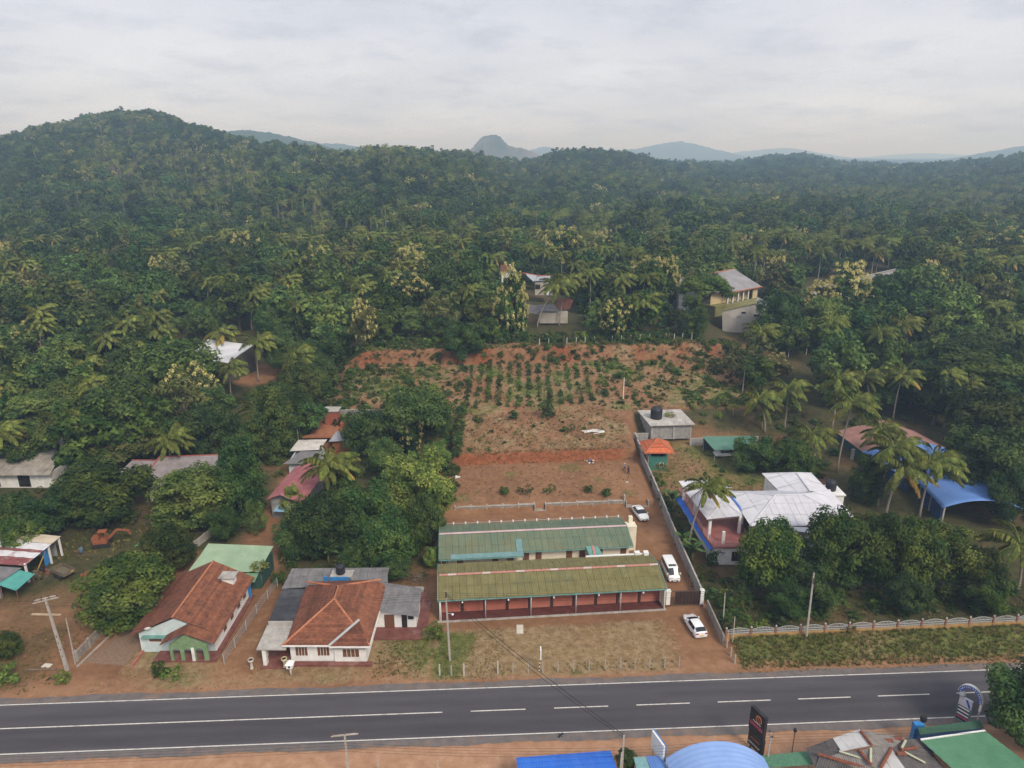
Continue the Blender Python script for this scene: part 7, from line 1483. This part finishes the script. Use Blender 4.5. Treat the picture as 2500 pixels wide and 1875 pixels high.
FLOWERING = [
 (786,700,30,44,6.5,'irregular','olive','flowering tree with yellow heads at the left over the red bank',1),
 (800,648,30,30,8.0,'irregular','mid','flowering tree above the yellow one over the red bank',1),
 (893,640,46,40,8.0,'irregular','dark','wide flowering tree with scattered yellow heads above the field',1),
 (1105,665,37,70,8.0,'tall','mid','tall flowering tree covered in yellow beside the hill cottages',0),
 (1222,548,48,46,9.0,'irregular','mango','large golden flowering tree above the hill cottages',1),
 (348,590,22,30,9.0,'irregular','mid','yellow flowering tree in the left forest',1),
 (677,577,30,36,9.0,'irregular','mid','pale flowering tree in the middle of the forest',1),
 (56,628,34,22,8.0,'irregular','mid','yellow topped tree near the left edge of the forest',1),
 (60,732,32,30,8.0,'irregular','mango','flowering tree at the left edge with few yellow heads',1),
 (1440,622,30,46,7.5,'tall','mid','upright flowering tree left of the school roof',0),
 (1400,592,38,30,9.0,'irregular','olive','pale flowering tree behind the upright one by the school',1),
 (1831,632,46,46,8.0,'irregular','mid','round flowering tree below the long grey roof',0),
 (1770,648,30,28,8.0,'tall','olive','yellow flowering tree touching the round one below the long roof',0),
 (1674,792,34,24,3.6,'irregular','olive','pale leaved flowering tree at the right edge of the field',1),
 (2180,537,46,36,9.0,'irregular','mid','golden flowering tree at the right edge of the forest',1),
 (881,942,34,44,3.8,'irregular','dark','small tree with yellow flower heads in the garden beside the dry slope',1),
 (530,545,32,34,9.0,'irregular','olive','yellowish flowering tree in the left middle forest',1),
]
for q in FLOWERING: tree_px(*q[:8], flower=q[8], lod=0 if q[4] < 7 else 1, name='flowering_tree', group='yellow flowering trees')
# the big tree by the road at the lower right corner
tree((54.6,60.2,0), 5.6, 5.3, 5.4, 'irregular', 'dark', 'large dark tree over the road at the lower right corner', rot=1.0)
tree((58.5,57.5,0), 4.6, 4.4, 3.8, 'irregular', 'dark', 'tree leaning over the green roof at the lower right corner', rot=2.2)
tree_px(15,1395,30,34,1.9,'round','mango','clipped bushy tree at the left edge beside the road')
tree_px(1352,1640,24,22,2.2,'round','mid','small tree beside the twin poles behind the blue roof')

# ------------------------------------------------------------------ palms
def palm_px(cu, cv, bu, bv, label, size=1.0, detailed=True, yellow=False, group='coconut palms'):
    b = hit('D', bu, bv, 0.0); t = at_y('D', cu, cv, b.y+random.uniform(-.3,.3)); return palm(b, t, label, group, detailed, size*1.17, yellow)
PALMS = [
 (710,1003,714,1105,'big yellow green coconut palm in front of the pink roofed house',1.0,1),
 (138,910,150,1022,'coconut palm beside the weathered grey house',.95,0),
 (365,945,374,1026,'coconut palm with fronds blown right beside the purple corrugated roof',.95,0),
 (2,826,0,930,'coconut palm at the left picture edge, upper one',.95,1), (-4,935,0,1040,'yellowed coconut palm at the left picture edge, lower one',.9,1),
 (183,785,186,862,'low coconut palm left of the very large round tree',.9,0), (231,728,234,800,'coconut palm in the left palm group, left one',.95,0),
 (271,700,276,790,'coconut palm in the left palm group, tallest one',.95,0), (281,757,286,835,'coconut palm in the left palm group, front one',.9,0),
 (332,637,332,700,'coconut palm below the yellow flowering tree of the left forest',.95,0), (342,714,346,790,'coconut palm in the left palm group, right one',.95,0),
 (176,690,178,750,'coconut palm above the left palm group',.9,0),
 (481,612,484,692,'tall coconut palm with long bare trunk above the white metal roof',.95,0), (561,622,561,682,'slim coconut palm right of the tall bare trunked one',.85,0),
 (478,717,484,786,'coconut palm in front of the white metal roof, left one',.95,1), (557,737,559,824,'coconut palm on the bare earth patch right of the white metal roof',.95,0),
 (498,793,501,866,'small coconut palm below the white metal roof',.8,0), (637,765,626,852,'leaning coconut palm right of the bare earth patch',1.0,0), (558,886,558,935,'dark coconut palm behind the tall leafy tree',.9,0),
 (791,512,795,560,'coconut palm in the middle grove, leftmost',1,0), (840,510,840,566,'coconut palm in the middle grove with straight bare trunk',1,1), (910,509,912,560,'coconut palm in the middle grove with yellow old fronds',1,1),
 (936,545,938,600,'coconut palm in the front of the middle grove',1,0), (990,549,990,610,'yellowish coconut palm in the middle grove',1,1), (967,517,969,584,'coconut palm behind the yellowish one in the grove',1,0),
 (1022,517,1022,572,'coconut palm in the middle grove, right part',1,0), (1062,513,1062,566,'coconut palm in the middle grove near the right end',1,0), (1113,516,1113,566,'coconut palm at the right end of the middle grove',1,0),
 (1068,554,1068,610,'coconut palm above the cottage roof edge',.95,0), (805,565,808,612,'bushy coconut palm left of the flowering trees',1.0,0), (886,580,888,630,'coconut palm above the wide flowering tree',.95,0),
 (984,603,984,664,'coconut palm left of the tall trunked palm above the bank',1,0), (1015,567,1015,622,'coconut palm behind the tall trunked palm above the bank',1,0), (1012,627,1008,700,'coconut palm with tall pale trunk above the red bank',1.0,0),
 (1205,616,1160,709,'strongly leaning coconut palm before the hill cottages',1.05,0), (1230,604,1208,704,'leaning coconut palm right of the hill cottages',1.0,0),
 (1342,602,1336,684,'coconut palm beside the upright flowering tree',1.0,0), (1392,648,1362,728,'coconut palm with bent trunk on the edge of the bank',1.0,0), (1387,606,1388,664,'coconut palm hidden among flowering trees',.95,0),
 (1640,862,1652,934,'coconut palm at the right edge of the planted field, left one',1.0,0), (1702,840,1694,924,'coconut palm at the right edge of the planted field, right one',1.0,0),
 (1754,938,1758,1014,'coconut palm with yellowing fronds behind the bushy trees',.95,1), (1812,819,1797,926,'tall coconut palm with long pale trunk right of the field',.95,0), (1870,812,1876,894,'coconut palm behind the tall pale trunked one',.9,0),
 (1843,870,1808,1020,'long leaning coconut palm in front of the brown roof',.95,0), (1949,810,1929,906,'yellow fringed coconut palm leaning right above the brown roof',.9,1),
 (1905,930,1891,1022,'coconut palm standing before the brown roof',.95,1), (1933,968,1895,1092,'leaning coconut palm before the blue roof, upper left',1.0,0),
 (1952,1010,1914,1112,'leaning coconut palm before the blue roof, lowest one',1.05,1), (2018,996,1986,1117,'leaning coconut palm before the blue roof, right one',1.05,0),
 (2204,1176,2198,1276,'golden yellow coconut palm at the right picture edge',1.0,1),
 (1955,698,1956,760,'coconut palm in the right forest, left one',.95,0), (2029,682,2030,750,'coconut palm in the right forest, right one',.95,0), (2152,660,2152,730,'coconut palm in the right forest near the edge',.95,0),
 (2117,606,2117,665,'coconut palm in the right forest, upper one',.95,0), (2069,872,2071,930,'sparse coconut palm beneath the spreading rain tree',.9,0),
 (1527,1052,1487,1186,'coconut palm leaning over the terrace of the white house',.82,1),
]
for i, (a, b, c, d, lb, s, ye) in enumerate(PALMS): palm_px(a, b, c, d, lb, s, True, bool(ye))
for i, (u, v, lb) in enumerate([(752,1165,'banana plant in the shaded garden behind the grey back shed'), (708,1192,'smaller banana plant left of the other in the shaded garden'), (845,985,'banana plant among the trees below the small flowering one'),
      (1452,1075,'banana plant squeezed between the block wall and the white house'), (1475,1165,'banana plant before the blue terrace edge'), (1497,1190,'banana plant right beside the blue terrace edge'),
      (1262,690,'banana plant at the foot of the hill cottages'), (1290,700,'banana plant on the bank right of the hill cottages'), (1420,705,'banana plant on the bank edge before the flowering trees')]):
    p = hit('D', u, v, 2.0); banana((p.x, p.y, G(p.x, p.y)), lb, random.uniform(1.7,2.2), random.uniform(.9,1.2), 'banana plants')
for u, v, lb, h in [(560,1225,'thin papaya tree beside the wire fence',3.4), (1447,898,'papaya tree between the concrete hut and the red roofed tower',3.0), (1428,1010,'papaya tree against the green tower wall',2.6), (1585,880,'papaya tree behind the concrete hut',2.2), (1648,905,'papaya tree left of the field edge palms',2.4)]:
    p = hit('D', u, v, h); papaya((p.x, p.y, G(p.x, p.y)), lb, h)
# ------------------------------------------------------------------ forest fill
def pxD(x, y, z):
    d = y*CP-(z-H)*SP; return 1106+1533.4*x/d, 829.5-1533.4*(y*SP+(z-H)*CP)/d, 1533.4/d
KEEP = [(1460,578,1655,725,238), (1750,578,1925,632,262), (1085,562,1200,650,250), (1135,640,1250,705,206), (425,722,560,800,205), (505,785,600,835,205), (0,935,155,1055,118), (280,968,495,1080,115),
        (580,890,770,1110,124), (1820,900,2212,1130,143), (1380,870,1640,1010,146), (985,720,1570,790,182), (735,765,985,800,182), (1660,770,1760,830,182)]
RECT = [(-12.5,27,0,181), (-49,57,140,181.5), (-80,-58,80,104), (27,62,0,143), (62,92,0,150), (-60,-12,0,136), (-100,-60,0,108), (92,140,0,100),
        (62,90,200,246), (98,146,232,274), (3,18,199,208), (4,18,230,240), (-92,-66,172,200), (-100,-84,116,134), (-76,-52,112,130)]
def grid_pts(y0, y1, s, jit=.42):
    n = int((y1-y0)/s); out = []
    for i in range(n):
        y = y0+s*(i+.5); w = y*.80+30; m = int(2*w/s); x = -w+s*(np.arange(m)+.5)+(s*.5 if i % 2 else 0)
        out.append(np.stack([x+RNG.uniform(-jit,jit,m)*s, y+RNG.uniform(-jit,jit,m)*s], 1))
    return np.concatenate(out)
near = grid_pts(100, 330, 7.2); far1 = grid_pts(330, 900, 8.0); far2 = grid_pts(900, 1750, 11.3); far3 = grid_pts(1750, 3300, 27); far4 = grid_pts(3300, 8200, 62)
def free(x, y):
    for a, b, c, d in RECT:
        if a < x < b and c < y < d: return False
    return True
def pal_frac(x, y):
    n = wob(np.asarray(x), np.asarray(y), 85, .7)
    return np.clip(.25+.28*n, .04, .58)*sst(150, 330, np.asarray(y))*(1-.6*sst(560, 900, np.asarray(y))*(1-sst(1200,1400,np.asarray(y)))) + .06
def flo_frac(x, y): return np.clip(.022+.03*wob(np.asarray(x)+40, np.asarray(y), 60, 1.9), .003, .09)
def blocks(u, v, rp, tp, bp, y):
    for a, c, b, d, yb in KEEP:
        if y < yb and a-rp*.6 < u < b+rp*.6 and v-tp*.8 < d-6 and v+bp > c: return True
    return False
cand = []
for x, y in near:
    if not free(x, y): continue
    z = G(x, y); r = random.choice((random.uniform(2.8,4.2), random.uniform(4.0,5.6), random.uniform(5.2,7.4))); h = r*random.uniform(.95,1.35)+.5; u, v, s = pxD(x, y, z+h)
    if u < -130 or u > 2340: continue
    if blocks(u, v, r*s, r*s*1.0, h*s, y): continue
    cand.append((math.hypot(x, y), x, y, z, r, h, s))
cand.sort(); restp = []
nb, npalm, nfl = 300-CNT['tree'], 300-CNT['palm'], 26
SPEC = [('irregular','mid','leafy'), ('round','dark','dark'), ('irregular','mango','bushy'), ('umbrella','mid','spreading'), ('tall','dark','tall dark'), ('round','mango','rounded'), ('airy','olive','thin olive'), ('irregular','bright','bright green')]
def side(x, y): return 'left' if x < -40 else 'right' if x > 55 else 'middle'
for d, x, y, z, r, h, s in cand:
    q = random.random(); pf = float(pal_frac(x, y)); ff = float(flo_frac(x, y))
    if q < pf and npalm > 0:
        npalm -= 1; hh = random.uniform(9, 14); palm((x, y, z), (x+random.uniform(-1.5,1.8), y+random.uniform(-1,1), z+hh), 'coconut palm rising among the trees in the %s part of the forest' % side(x, y), 'coconut palms in the forest, %s part' % side(x, y), False, random.uniform(.85,1.05))
    elif q < pf+ff and nfl > 0:
        nfl -= 1; tree((x, y, z-.05), h, r, r*1.2, 'irregular', random.choice(['mid','olive']), 'yellow flowering tree in the %s part of the forest' % side(x, y), 'yellow flowering trees, %s part' % side(x, y), random.randrange(2), 1, 'flowering_tree')
    elif nb > 0:
        nb -= 1; k = SPEC[random.choice((0,0,0,1,2,2,3,3,4,5,6,7,7))]
        tree((x, y, z-.05), h, r, r*random.uniform(.95,1.25), k[0], k[1], '%s forest tree in the %s part of the forest' % (k[2], side(x, y)), '%s trees in the %s part of the forest' % (k[2], side(x, y)), None, 0 if d < 140 else 1)
    else: restp.append((x, y, r, h))

# sources of the far forest --------------------------------------------
def realsize(v, r, rz, hc): return v*np.array([r, r, rz])+np.array([0, 0, hc])
src = []; FS = [('irregular','mid'),('round','dark'),('irregular','mango'),('umbrella','mid'),('round','mid'),('tall','dark'),('irregular','olive'),('round','mango')]
LOWV = []
for k, lf in FS:
    v = crown_v(k, 44, 62, .088, .6 if k != 'umbrella' else 1.0); LOWV.append((v, lf)); src.append(quad_mesh('far_tree', realsize(v, 4.7, 5.2, 5.4), LM[lf]))
nB = len(src)
for k in range(2):
    v = crown_v('irregular', 30, 24, .15); f = flower_v('irregular', 50, 16, .07); a = realsize(v, 4.5, 5.0, 5.8); b = realsize(f, 4.5, 5.0, 5.8)
    src.append(quad_mesh('far_flowering', np.concatenate([a, b]), [LM['olive' if k else 'mid'], LM['blossom']], np.concatenate([np.zeros(len(a)//4), np.ones(len(b)//4)])))
nF = len(src)
LF = [frond_v(4.7,.9,1.5,10,1.1), frond_v(4.9,.45,1.35,10,1.1), frond_v(4.7,.05,1.0,10,1.1), frond_v(4.4,-.45,.75,10,1.1)]
for q in range(3):
    V, M = [], []
    for az, k, old, sc in frond_set(n=17):
        c, s = math.cos(az), math.sin(az); v = LF[k if k < 4 else 1]*sc; V.append(np.stack([v[:,0]*c-v[:,1]*s, v[:,0]*s+v[:,1]*c, v[:,2]+11.0], 1)); M.append(np.full(len(v)//4, 1 if old else 0))
    tv = np.array([[-.15,0,0],[.15,0,0],[.1,0,11],[-.1,0,11],[0,-.15,0],[0,.15,0],[0,.1,11],[0,-.1,11]]); V.append(tv); M.append(np.full(2, 2))
    src.append(quad_mesh('far_palm', np.concatenate(V), [LM['palm'], LM['palm_old'], LM['palm_bark']], np.concatenate(M)))
nP = len(src)
for q in range(4):                                   # groves for the distance
    V, M = [], []; lfs = ['mid','dark','mango','olive']
    for i in range(9):
        v, lf = LOWV[random.randrange(len(LOWV))]; v = v.reshape(-1,4,3)[::3].reshape(-1,3); cc = v.reshape(-1,4,3).mean(1, keepdims=True); v = ((v.reshape(-1,4,3)-cc)*1.7+cc).reshape(-1,3)
        px, py = (i % 3-1)*9.5+random.uniform(-3,3), (i//3-1)*9.5+random.uniform(-3,3); r = random.uniform(4.6,6.6)
        V.append(realsize(v, r, r*.9, random.uniform(5.5,8))+np.array([px, py, 0])); M.append(np.full(len(v)//4, lfs.index(lf) if lf in lfs else 0))
    src.append(quad_mesh('grove', np.concatenate(V), [LM[l] for l in lfs], np.concatenate(M)))
pts, rot, sca, ids = [], [], [], []
def addp(x, y, sc, idn):
    pts.append((x, y, G(x, y)-.3)); rot.append((0, 0, random.uniform(0, 6.28))); sca.append((sc*random.uniform(.9,1.1), sc*random.uniform(.9,1.1), sc*random.uniform(.85,1.2))); ids.append(idn)
for x, y, r, h in restp:
    addp(x, y, r/4.7, random.randrange(nB))
def fill(arr, base):
    X, Y = arr[:,0], arr[:,1]; Zv = zg(X, Y); pf, ff = pal_frac(X, Y), flo_frac(X, Y); q = RNG.random(len(arr))
    for i in range(len(arr)):
        if RNG.random() < .07: continue
        if q[i] < pf[i]: k = nF+random.randrange(3); sc = random.uniform(.85,1.1)
        elif q[i] < pf[i]+ff[i]: k = nB+random.randrange(2); sc = random.uniform(.8,1.15)*base
        else: k = int((wob(X[i],Y[i],38,.2)*.9+random.uniform(0,5)+8)) % nB; sc = random.choice((random.uniform(.55,.8),random.uniform(.8,1.15),random.uniform(1.0,1.4),random.uniform(1.2,1.45 if Y[i] > 560 else 1.85)))*base
        pts.append((X[i], Y[i], Zv[i]-.3)); s3 = sc*RNG.uniform(.88,1.14,3); rot.append((0, 0, RNG.uniform(-.6,.6) if nF <= k < nP else RNG.uniform(0,6.28))); sca.append(tuple(s3)); ids.append(k)
fill(far1, .98); fill(far2, 1.22)
for arr, b in ((far3, 1.0), (far4, 2.3)):
    X, Y = arr[:,0], arr[:,1]; Zv = zg(X, Y)
    for i in range(len(arr)): pts.append((X[i], Y[i], Zv[i]-.3)); rot.append((0,0,RNG.uniform(0,6.28))); sca.append((b, b, min(b, 1.5))); ids.append(nP+random.randrange(4))
scatter('forest', pts, rot, sca, ids, src, 'tropical forest of mixed trees and palms covering the valley and hills')
print('forest instances', len(pts), 'trees', CNT)

# ------------------------------------------------------------------ planted field
k = 0
for i in range(13):
    for j in range(12):
        if random.random() < .10: continue
        x = -10.4+2.4*i+random.uniform(-.35,.35)+.03*j; yp = 152.4+1.95*j+random.uniform(-.35,.35); y = yp+.089*(x-5)
        r = random.uniform(.55,1.05); k += 1
        shrub((x, y, G(x, y)), r, r*random.uniform(1.5,2.3), random.choice(['mid','mango','bright']), 'small green shrub in the straight rows of the planted field', 'shrubs in planted rows')
for (xa, xb, ya, yb, n, rl, rh, lb, gr) in [(-40,-12,151,174,64,.7,1.7,'bushy plant in the overgrown left part of the field','bushes in the left part of the field'), (21,55,155,174,46,.6,1.5,'bushy plant scattered over the right part of the field','bushes in the right part of the field'), (39,55,142,154,26,.7,1.5,'leafy bush behind the concrete hut','bushes behind the concrete hut')]:
    for _ in range(n):
        x, yp = random.uniform(xa, xb), random.uniform(ya, yb); y = yp+.089*(x-5); r = random.uniform(rl, rh)
        shrub((x, y, G(x, y)), r, r*random.uniform(1.1,1.7), random.choice(['mid','mango','bright','bright']), lb, gr)
for u, v, lb, r in [(995,880,'first shrub from the left above the stone retaining wall',.9), (1110,870,'second shrub from the left above the stone retaining wall, largest',1.15), (1240,868,'shrub right of the small steps on the red terrace',1.0), (1450,870,'thin shrub in a brown ring on the red terrace',.8), (1550,888,'rightmost shrub on the red terrace',.9),
      (1230,440,'tallest bush at the top of the dry slope',1.9), (1050,470,'low bush on the left of the dry slope top',1.1), (860,492,'small bush on the upper left of the dry slope',.9), (1345,540,'grey green bush on the dry slope',1.1)]:
    r *= 1.3; p = hit('B8', u, v, r*.7); shrub((p.x, p.y, G(p.x, p.y)), r, r*1.6, 'mango' if v > 800 else 'mid', lb, 'shrubs on the terraces')
for u, v, r, lf, lb in [(345,1448,.95,'mango','round bush before the green arched porch, left one'), (372,1452,1.05,'bright','white flowering bush before the green arched porch'), (941,1365,1.1,'bright','white flowering shrub beside the pole left of the lawn'), (940,1412,.6,'bright','small bright bush below the white flowering shrub'), (620,1195,1.6,'olive','spiky long leaved shrub behind the wire fence'), (600,1250,1.0,'mango','bush against the wire fence'),
      (1432,1075,1.2,'mid','leafy bush below the green tower'), (1420,1040,1.3,'bright','bright bush against the green tower'), (1440,1095,1.0,'mid','bush on the inner side of the block wall'), (1545,1205,1.3,'mid','bush under the corner of the white house'), (1530,1235,1.1,'mango','dark bush left of the white house corner'),
      (1620,1350,.9,'bright','bush at the left end of the ornamental fence'), (1690,1345,.8,'mid','second bush behind the ornamental fence'), (1830,1355,.8,'mango','bush growing in front of the ornamental fence'), (135,1465,.8,'bright','tuft of green at the foot of the leaning left pole'), (10,1460,1.3,'bright','low bush at the left edge by the road')]:
    r *= 1.3; p = hit('D', u, v, r*.6); shrub((p.x, p.y, G(p.x, p.y)), r, r*1.7, lf, lb, 'garden shrubs')
# undergrowth along the bank and the wood edges (a continuous mass)
up, ur, us, ui = [], [], [], []
usrc = [quad_mesh('undergrowth', SHV[i % 3], LM[l]) for i, l in enumerate(['mid','dark','mango','bright','olive'])]
def under(x, y, lo, hi, zo=0.0):
    r = random.uniform(lo, hi); u_, v_, s_ = pxD(x, y, G(x, y)+r)
    if hi > 1.3 and blocks(u_, v_, r*s_, r*s_, r*s_, y) and r > .8: return
    up.append((x, y, G(x, y)+r*.25+zo)); ur.append((0,0,random.uniform(0,6.28))); us.append((r, r, r*random.uniform(.7,1.1))); ui.append(random.randrange(5))
for _ in range(560):
    x = random.uniform(-46,64); yp = random.uniform(179.5,188); under(x, yp+.089*(x-5), .9, 2.4)
for _ in range(260):
    x, y = random.uniform(-105,-44), random.uniform(140,215); under(x, y, .8, 2.2)
for _ in range(300):
    x, y = random.uniform(50,150), random.uniform(185,270); under(x, y, .9, 2.2)
for _ in range(230):
    x = random.uniform(-46,60); yp = random.uniform(176,180); under(x, yp+.089*(x-5), .3, 1.25)
for _ in range(200):
    x = random.uniform(-50,-34); yp = random.uniform(147,181); under(x, yp+.089*(x-5), .4, 1.29)
for _ in range(110):
    x = random.uniform(48,62); yp = random.uniform(147,181); under(x, yp+.089*(x-5), .4, 1.29)
for _ in range(1000):
    x = random.choice((random.uniform(-42,-10), random.uniform(-42,-10), random.uniform(-12,24), random.uniform(20,56), random.uniform(20,56))); yp = random.uniform(149,177); under(x, yp+.089*(x-5), .2, .3 if -11 < x < 20 else .85)
for _ in range(60):
    x = random.uniform(-11,23); yp = random.uniform(131,149); under(x, yp+.089*(x-5), .2, .7)
for _ in range(150): under(random.uniform(-34,-13), random.uniform(91,150), .6, 1.5)
for _ in range(190):
    x, y = random.uniform(-110,-36), random.uniform(103,180)
    if free(x, y) or not (-76 < x < -52 and y < 125): under(x, y, .6, 1.6)
for _ in range(260):
    x = random.uniform(28,72); under(x, fence_y(x)+random.uniform(2.5,15), .5, 1.29)
for _ in range(60):
    x = random.uniform(28,34); under(x, fence_y(x)+random.uniform(.8,12), .4, 1.1)
for _ in range(60): under(random.uniform(26.6,28.6), random.uniform(86,124), .4, .9)
for _ in range(120): under(random.uniform(58,100), random.uniform(108,180), .8, 1.8)
for _ in range(60): under(random.uniform(40,62), random.uniform(110,140), .4, 1.0)
for _ in range(120): under(random.uniform(-12.4,-10.6), random.uniform(113,150), .5, 1.2)
scatter('undergrowth', up, ur, us, ui, usrc, 'tangled green undergrowth along banks and wood edges')

# ------------------------------------------------------------------ grass
def tuft_v(n, h, sp):
    q = []
    for i in range(n):
        a = random.uniform(0, 6.28); b = np.array([math.cos(a), math.sin(a), 0])*random.uniform(0,sp); l = h*random.uniform(.5,1.2); lean = np.array([math.cos(a), math.sin(a), 0])*l*random.uniform(.2,.8); w = np.array([-math.sin(a), math.cos(a), 0])*.022
        m = b+lean*.4+np.array([0,0,l*.6]); e = b+lean+np.array([0,0,l]); q.append(np.array([b-w, b+w, e+w*.1, m-w*.8]))
    return np.concatenate(q)
gm = leafmat('grass_green', (.09,.125,.025), (.18,.20,.05), .25, .3); sm = leafmat('grass_dry', (.25,.165,.085), (.38,.27,.15), .2, .25); dm = leafmat('grass_olive', (.17,.16,.055), (.27,.23,.085), .2, .25)
gs = [quad_mesh('grass', tuft_v(16,.34,.16), gm), quad_mesh('grass', tuft_v(16,.34,.18), dm), quad_mesh('grass', tuft_v(14,.30,.22), sm)]
gp, gr_, gsc, gi_ = [], [], [], []
def tuft(x, y, s, k): gp.append((x, y, G(x, y)-.01)); gr_.append((0,0,random.uniform(0,6.28))); gsc.append((s,s,s*random.uniform(.7,1.3))); gi_.append(k)
def sow(n, x0, x1, y0f, y1f, s0, s1, wts):
    for _ in range(n):
        x = random.uniform(x0, x1); y = random.uniform(y0f(x), y1f(x)); tuft(x, y, random.uniform(s0, s1), random.choices((0,1,2), wts)[0])
re = lambda o: (lambda x: road_mid(x)+o)
lotl = lambda o: (lambda x: o+.089*(x-5))
sow(3600, 28.2, 82, re(5.2), lambda x: fence_y(x)+.3, .35, 1.2, (7,5,2)); sow(700, 27.6, 82, re(4.5), re(6.0), .2, .5, (3,4,5))
sow(1500, -9.5, 21.5, re(4.9), lotl(80.3), .15, .34, (2,4,4)); sow(700, -9.5, -1, re(5.2), lotl(80.3), .2, .45, (5,3,1)); sow(110, 4, 20, re(5.6), re(7.5), .25, .6, (5,3,1))
sow(800, -50, -10.5, re(5.0), re(8.6), .15, .4, (3,3,3)); sow(500, -17, -10.8, re(6), lambda x: 78, .3, .7, (4,3,2))
sow(1700, -11, 24, lotl(131), lotl(149), .4, 1.3, (0,2,6)); sow(1500, -42, 56, lotl(148), lotl(176), .4, 1.1, (2,4,4)); sow(900, -40, 56, lotl(176.8), lotl(181), .8, 2.0, (2,3,4))
sow(500, -10, 23, lotl(114), lotl(129), .3, .7, (2,3,2)); sow(900, 27.5, 58, lambda x: 109, lambda x: 137, .5, 1.1, (4,4,2)); sow(700, 28, 76, lambda x: fence_y(x)+.6, lambda x: 92, .5, 1.2, (3,3,2))
sow(600, -75, -55, re(5.2), lambda x: 80, .3, .8, (4,3,2)); sow(400, -72, -52, lambda x: 96, lambda x: 108, .6, 1.4, (4,4,1)); sow(500, -12, 24, lotl(129.6), lotl(131.2), .5, 1.1, (0,1,5))
scatter('grass', gp, gr_, gsc, gi_, gs, 'green and straw coloured grass on verges, lawns and slopes')

# ------------------------------------------------------------------ far hills
hillm = pm('far_forest', (.035,.055,.028), (.075,.095,.045), scale=.02, rough=1, bump=1.0, spec=0, bscale=.06)
rockm = pm('far_rock', (.10,.10,.085), (.22,.20,.18), scale=.012, rough=1, c3=(.04,.06,.03), stain=.9, spec=0, bump=.8, bscale=.03)
def farhill(knots, Y, depth, mat, rough=4.0, nu=90, nt=14):
    ku = [(a-1106)*CP/1533.4 for a, _ in knots]; kb = [-(b-829.5)/1533.4 for _, b in knots]; kz = [H+Y*(-SP+b*CP)/(CP+b*SP) for b in kb]
    mb = MB(); a0, a1 = ku[0], ku[-1]
    for j in range(nt+1):
        t = j/nt*2-1; sh = (1-t*t)**.8 if abs(t) < 1 else 0
        for i in range(nu+1):
            a = a0+(a1-a0)*i/nu; y = Y+t*depth; x = a*Y+(a*depth*t*.3); zt = np.interp(a, ku, kz); z = 6+(zt-6)*sh
            z += rough*sh*(float(wob(x, y, 30, .4))*.35+random.uniform(-.3,.3)) if 0 < i < nu else 0
            mb.v.append(Vector((x, y, z if 0 < j < nt else -2)))
    for j in range(nt):
        for i in range(nu): p = j*(nu+1)+i; mb.f.append([p, p+1, p+nu+2, p+nu+1]); mb.m.append(0)
    o = mb.build('hill', mat, smooth=True); return tag(o, kind='structure')
farhill([(380,338),(450,300),(530,281),(560,284),(600,290),(640,299),(690,312),(740,330)], 2000, 380, hillm, 7)
farhill([(600,340),(660,318),(700,310),(740,311),(790,322),(860,340)], 3600, 600, hillm, 8)
farhill([(985,345),(1010,330),(1022,318),(1033,305),(1046,296),(1060,292),(1072,292),(1082,297),(1090,306),(1098,315),(1106,316),(1116,320),(1126,319),(1140,324),(1160,332),(1180,344)], 2300, 220, rockm, 5)
farhill([(1090,345),(1130,330),(1165,319),(1180,317),(1198,322),(1230,335),(1270,346)], 5200, 500, hillm, 8)
farhill([(1270,345),(1330,327),(1370,322),(1400,317),(1440,308),(1465,306),(1490,310),(1530,321),(1560,328),(1620,345)], 5000, 700, hillm, 8)
farhill([(1500,345),(1580,331),(1620,326),(1680,320),(1710,321),(1760,331),(1840,344)], 6500, 800, hillm, 8)
farhill([(1850,344),(1950,333),(2010,331),(2060,334),(2130,344)], 7500, 700, hillm, 8)
farhill([(2080,345),(2130,335),(2180,324),(2230,314),(2320,305),(2450,330)], 3400, 600, hillm, 8)
farhill([(-700,345),(-400,318),(-200,312),(100,330),(300,345)], 4200, 700, hillm, 8)

# ------------------------------------------------------------------ haze
hz = bpy.data.materials.new('haze_air'); hz.use_nodes = True; t = hz.node_tree; t.nodes.clear()
o_ = t.nodes.new('ShaderNodeOutputMaterial'); pv = t.nodes.new('ShaderNodeVolumePrincipled'); t.links.new(pv.outputs[0], o_.inputs['Volume'])
pv.inputs['Color'].default_value = (.47,.69,1.0,1); pv.inputs["Density"].default_value = 0.00038; pv.inputs['Anisotropy'].default_value = .2; pv.inputs['Absorption Color'].default_value = (1,1,1,1)
hb = MB().box(-9600,9600,-700,11000,-3.2,172).build('haze', hz); tag(hb, kind='stuff')
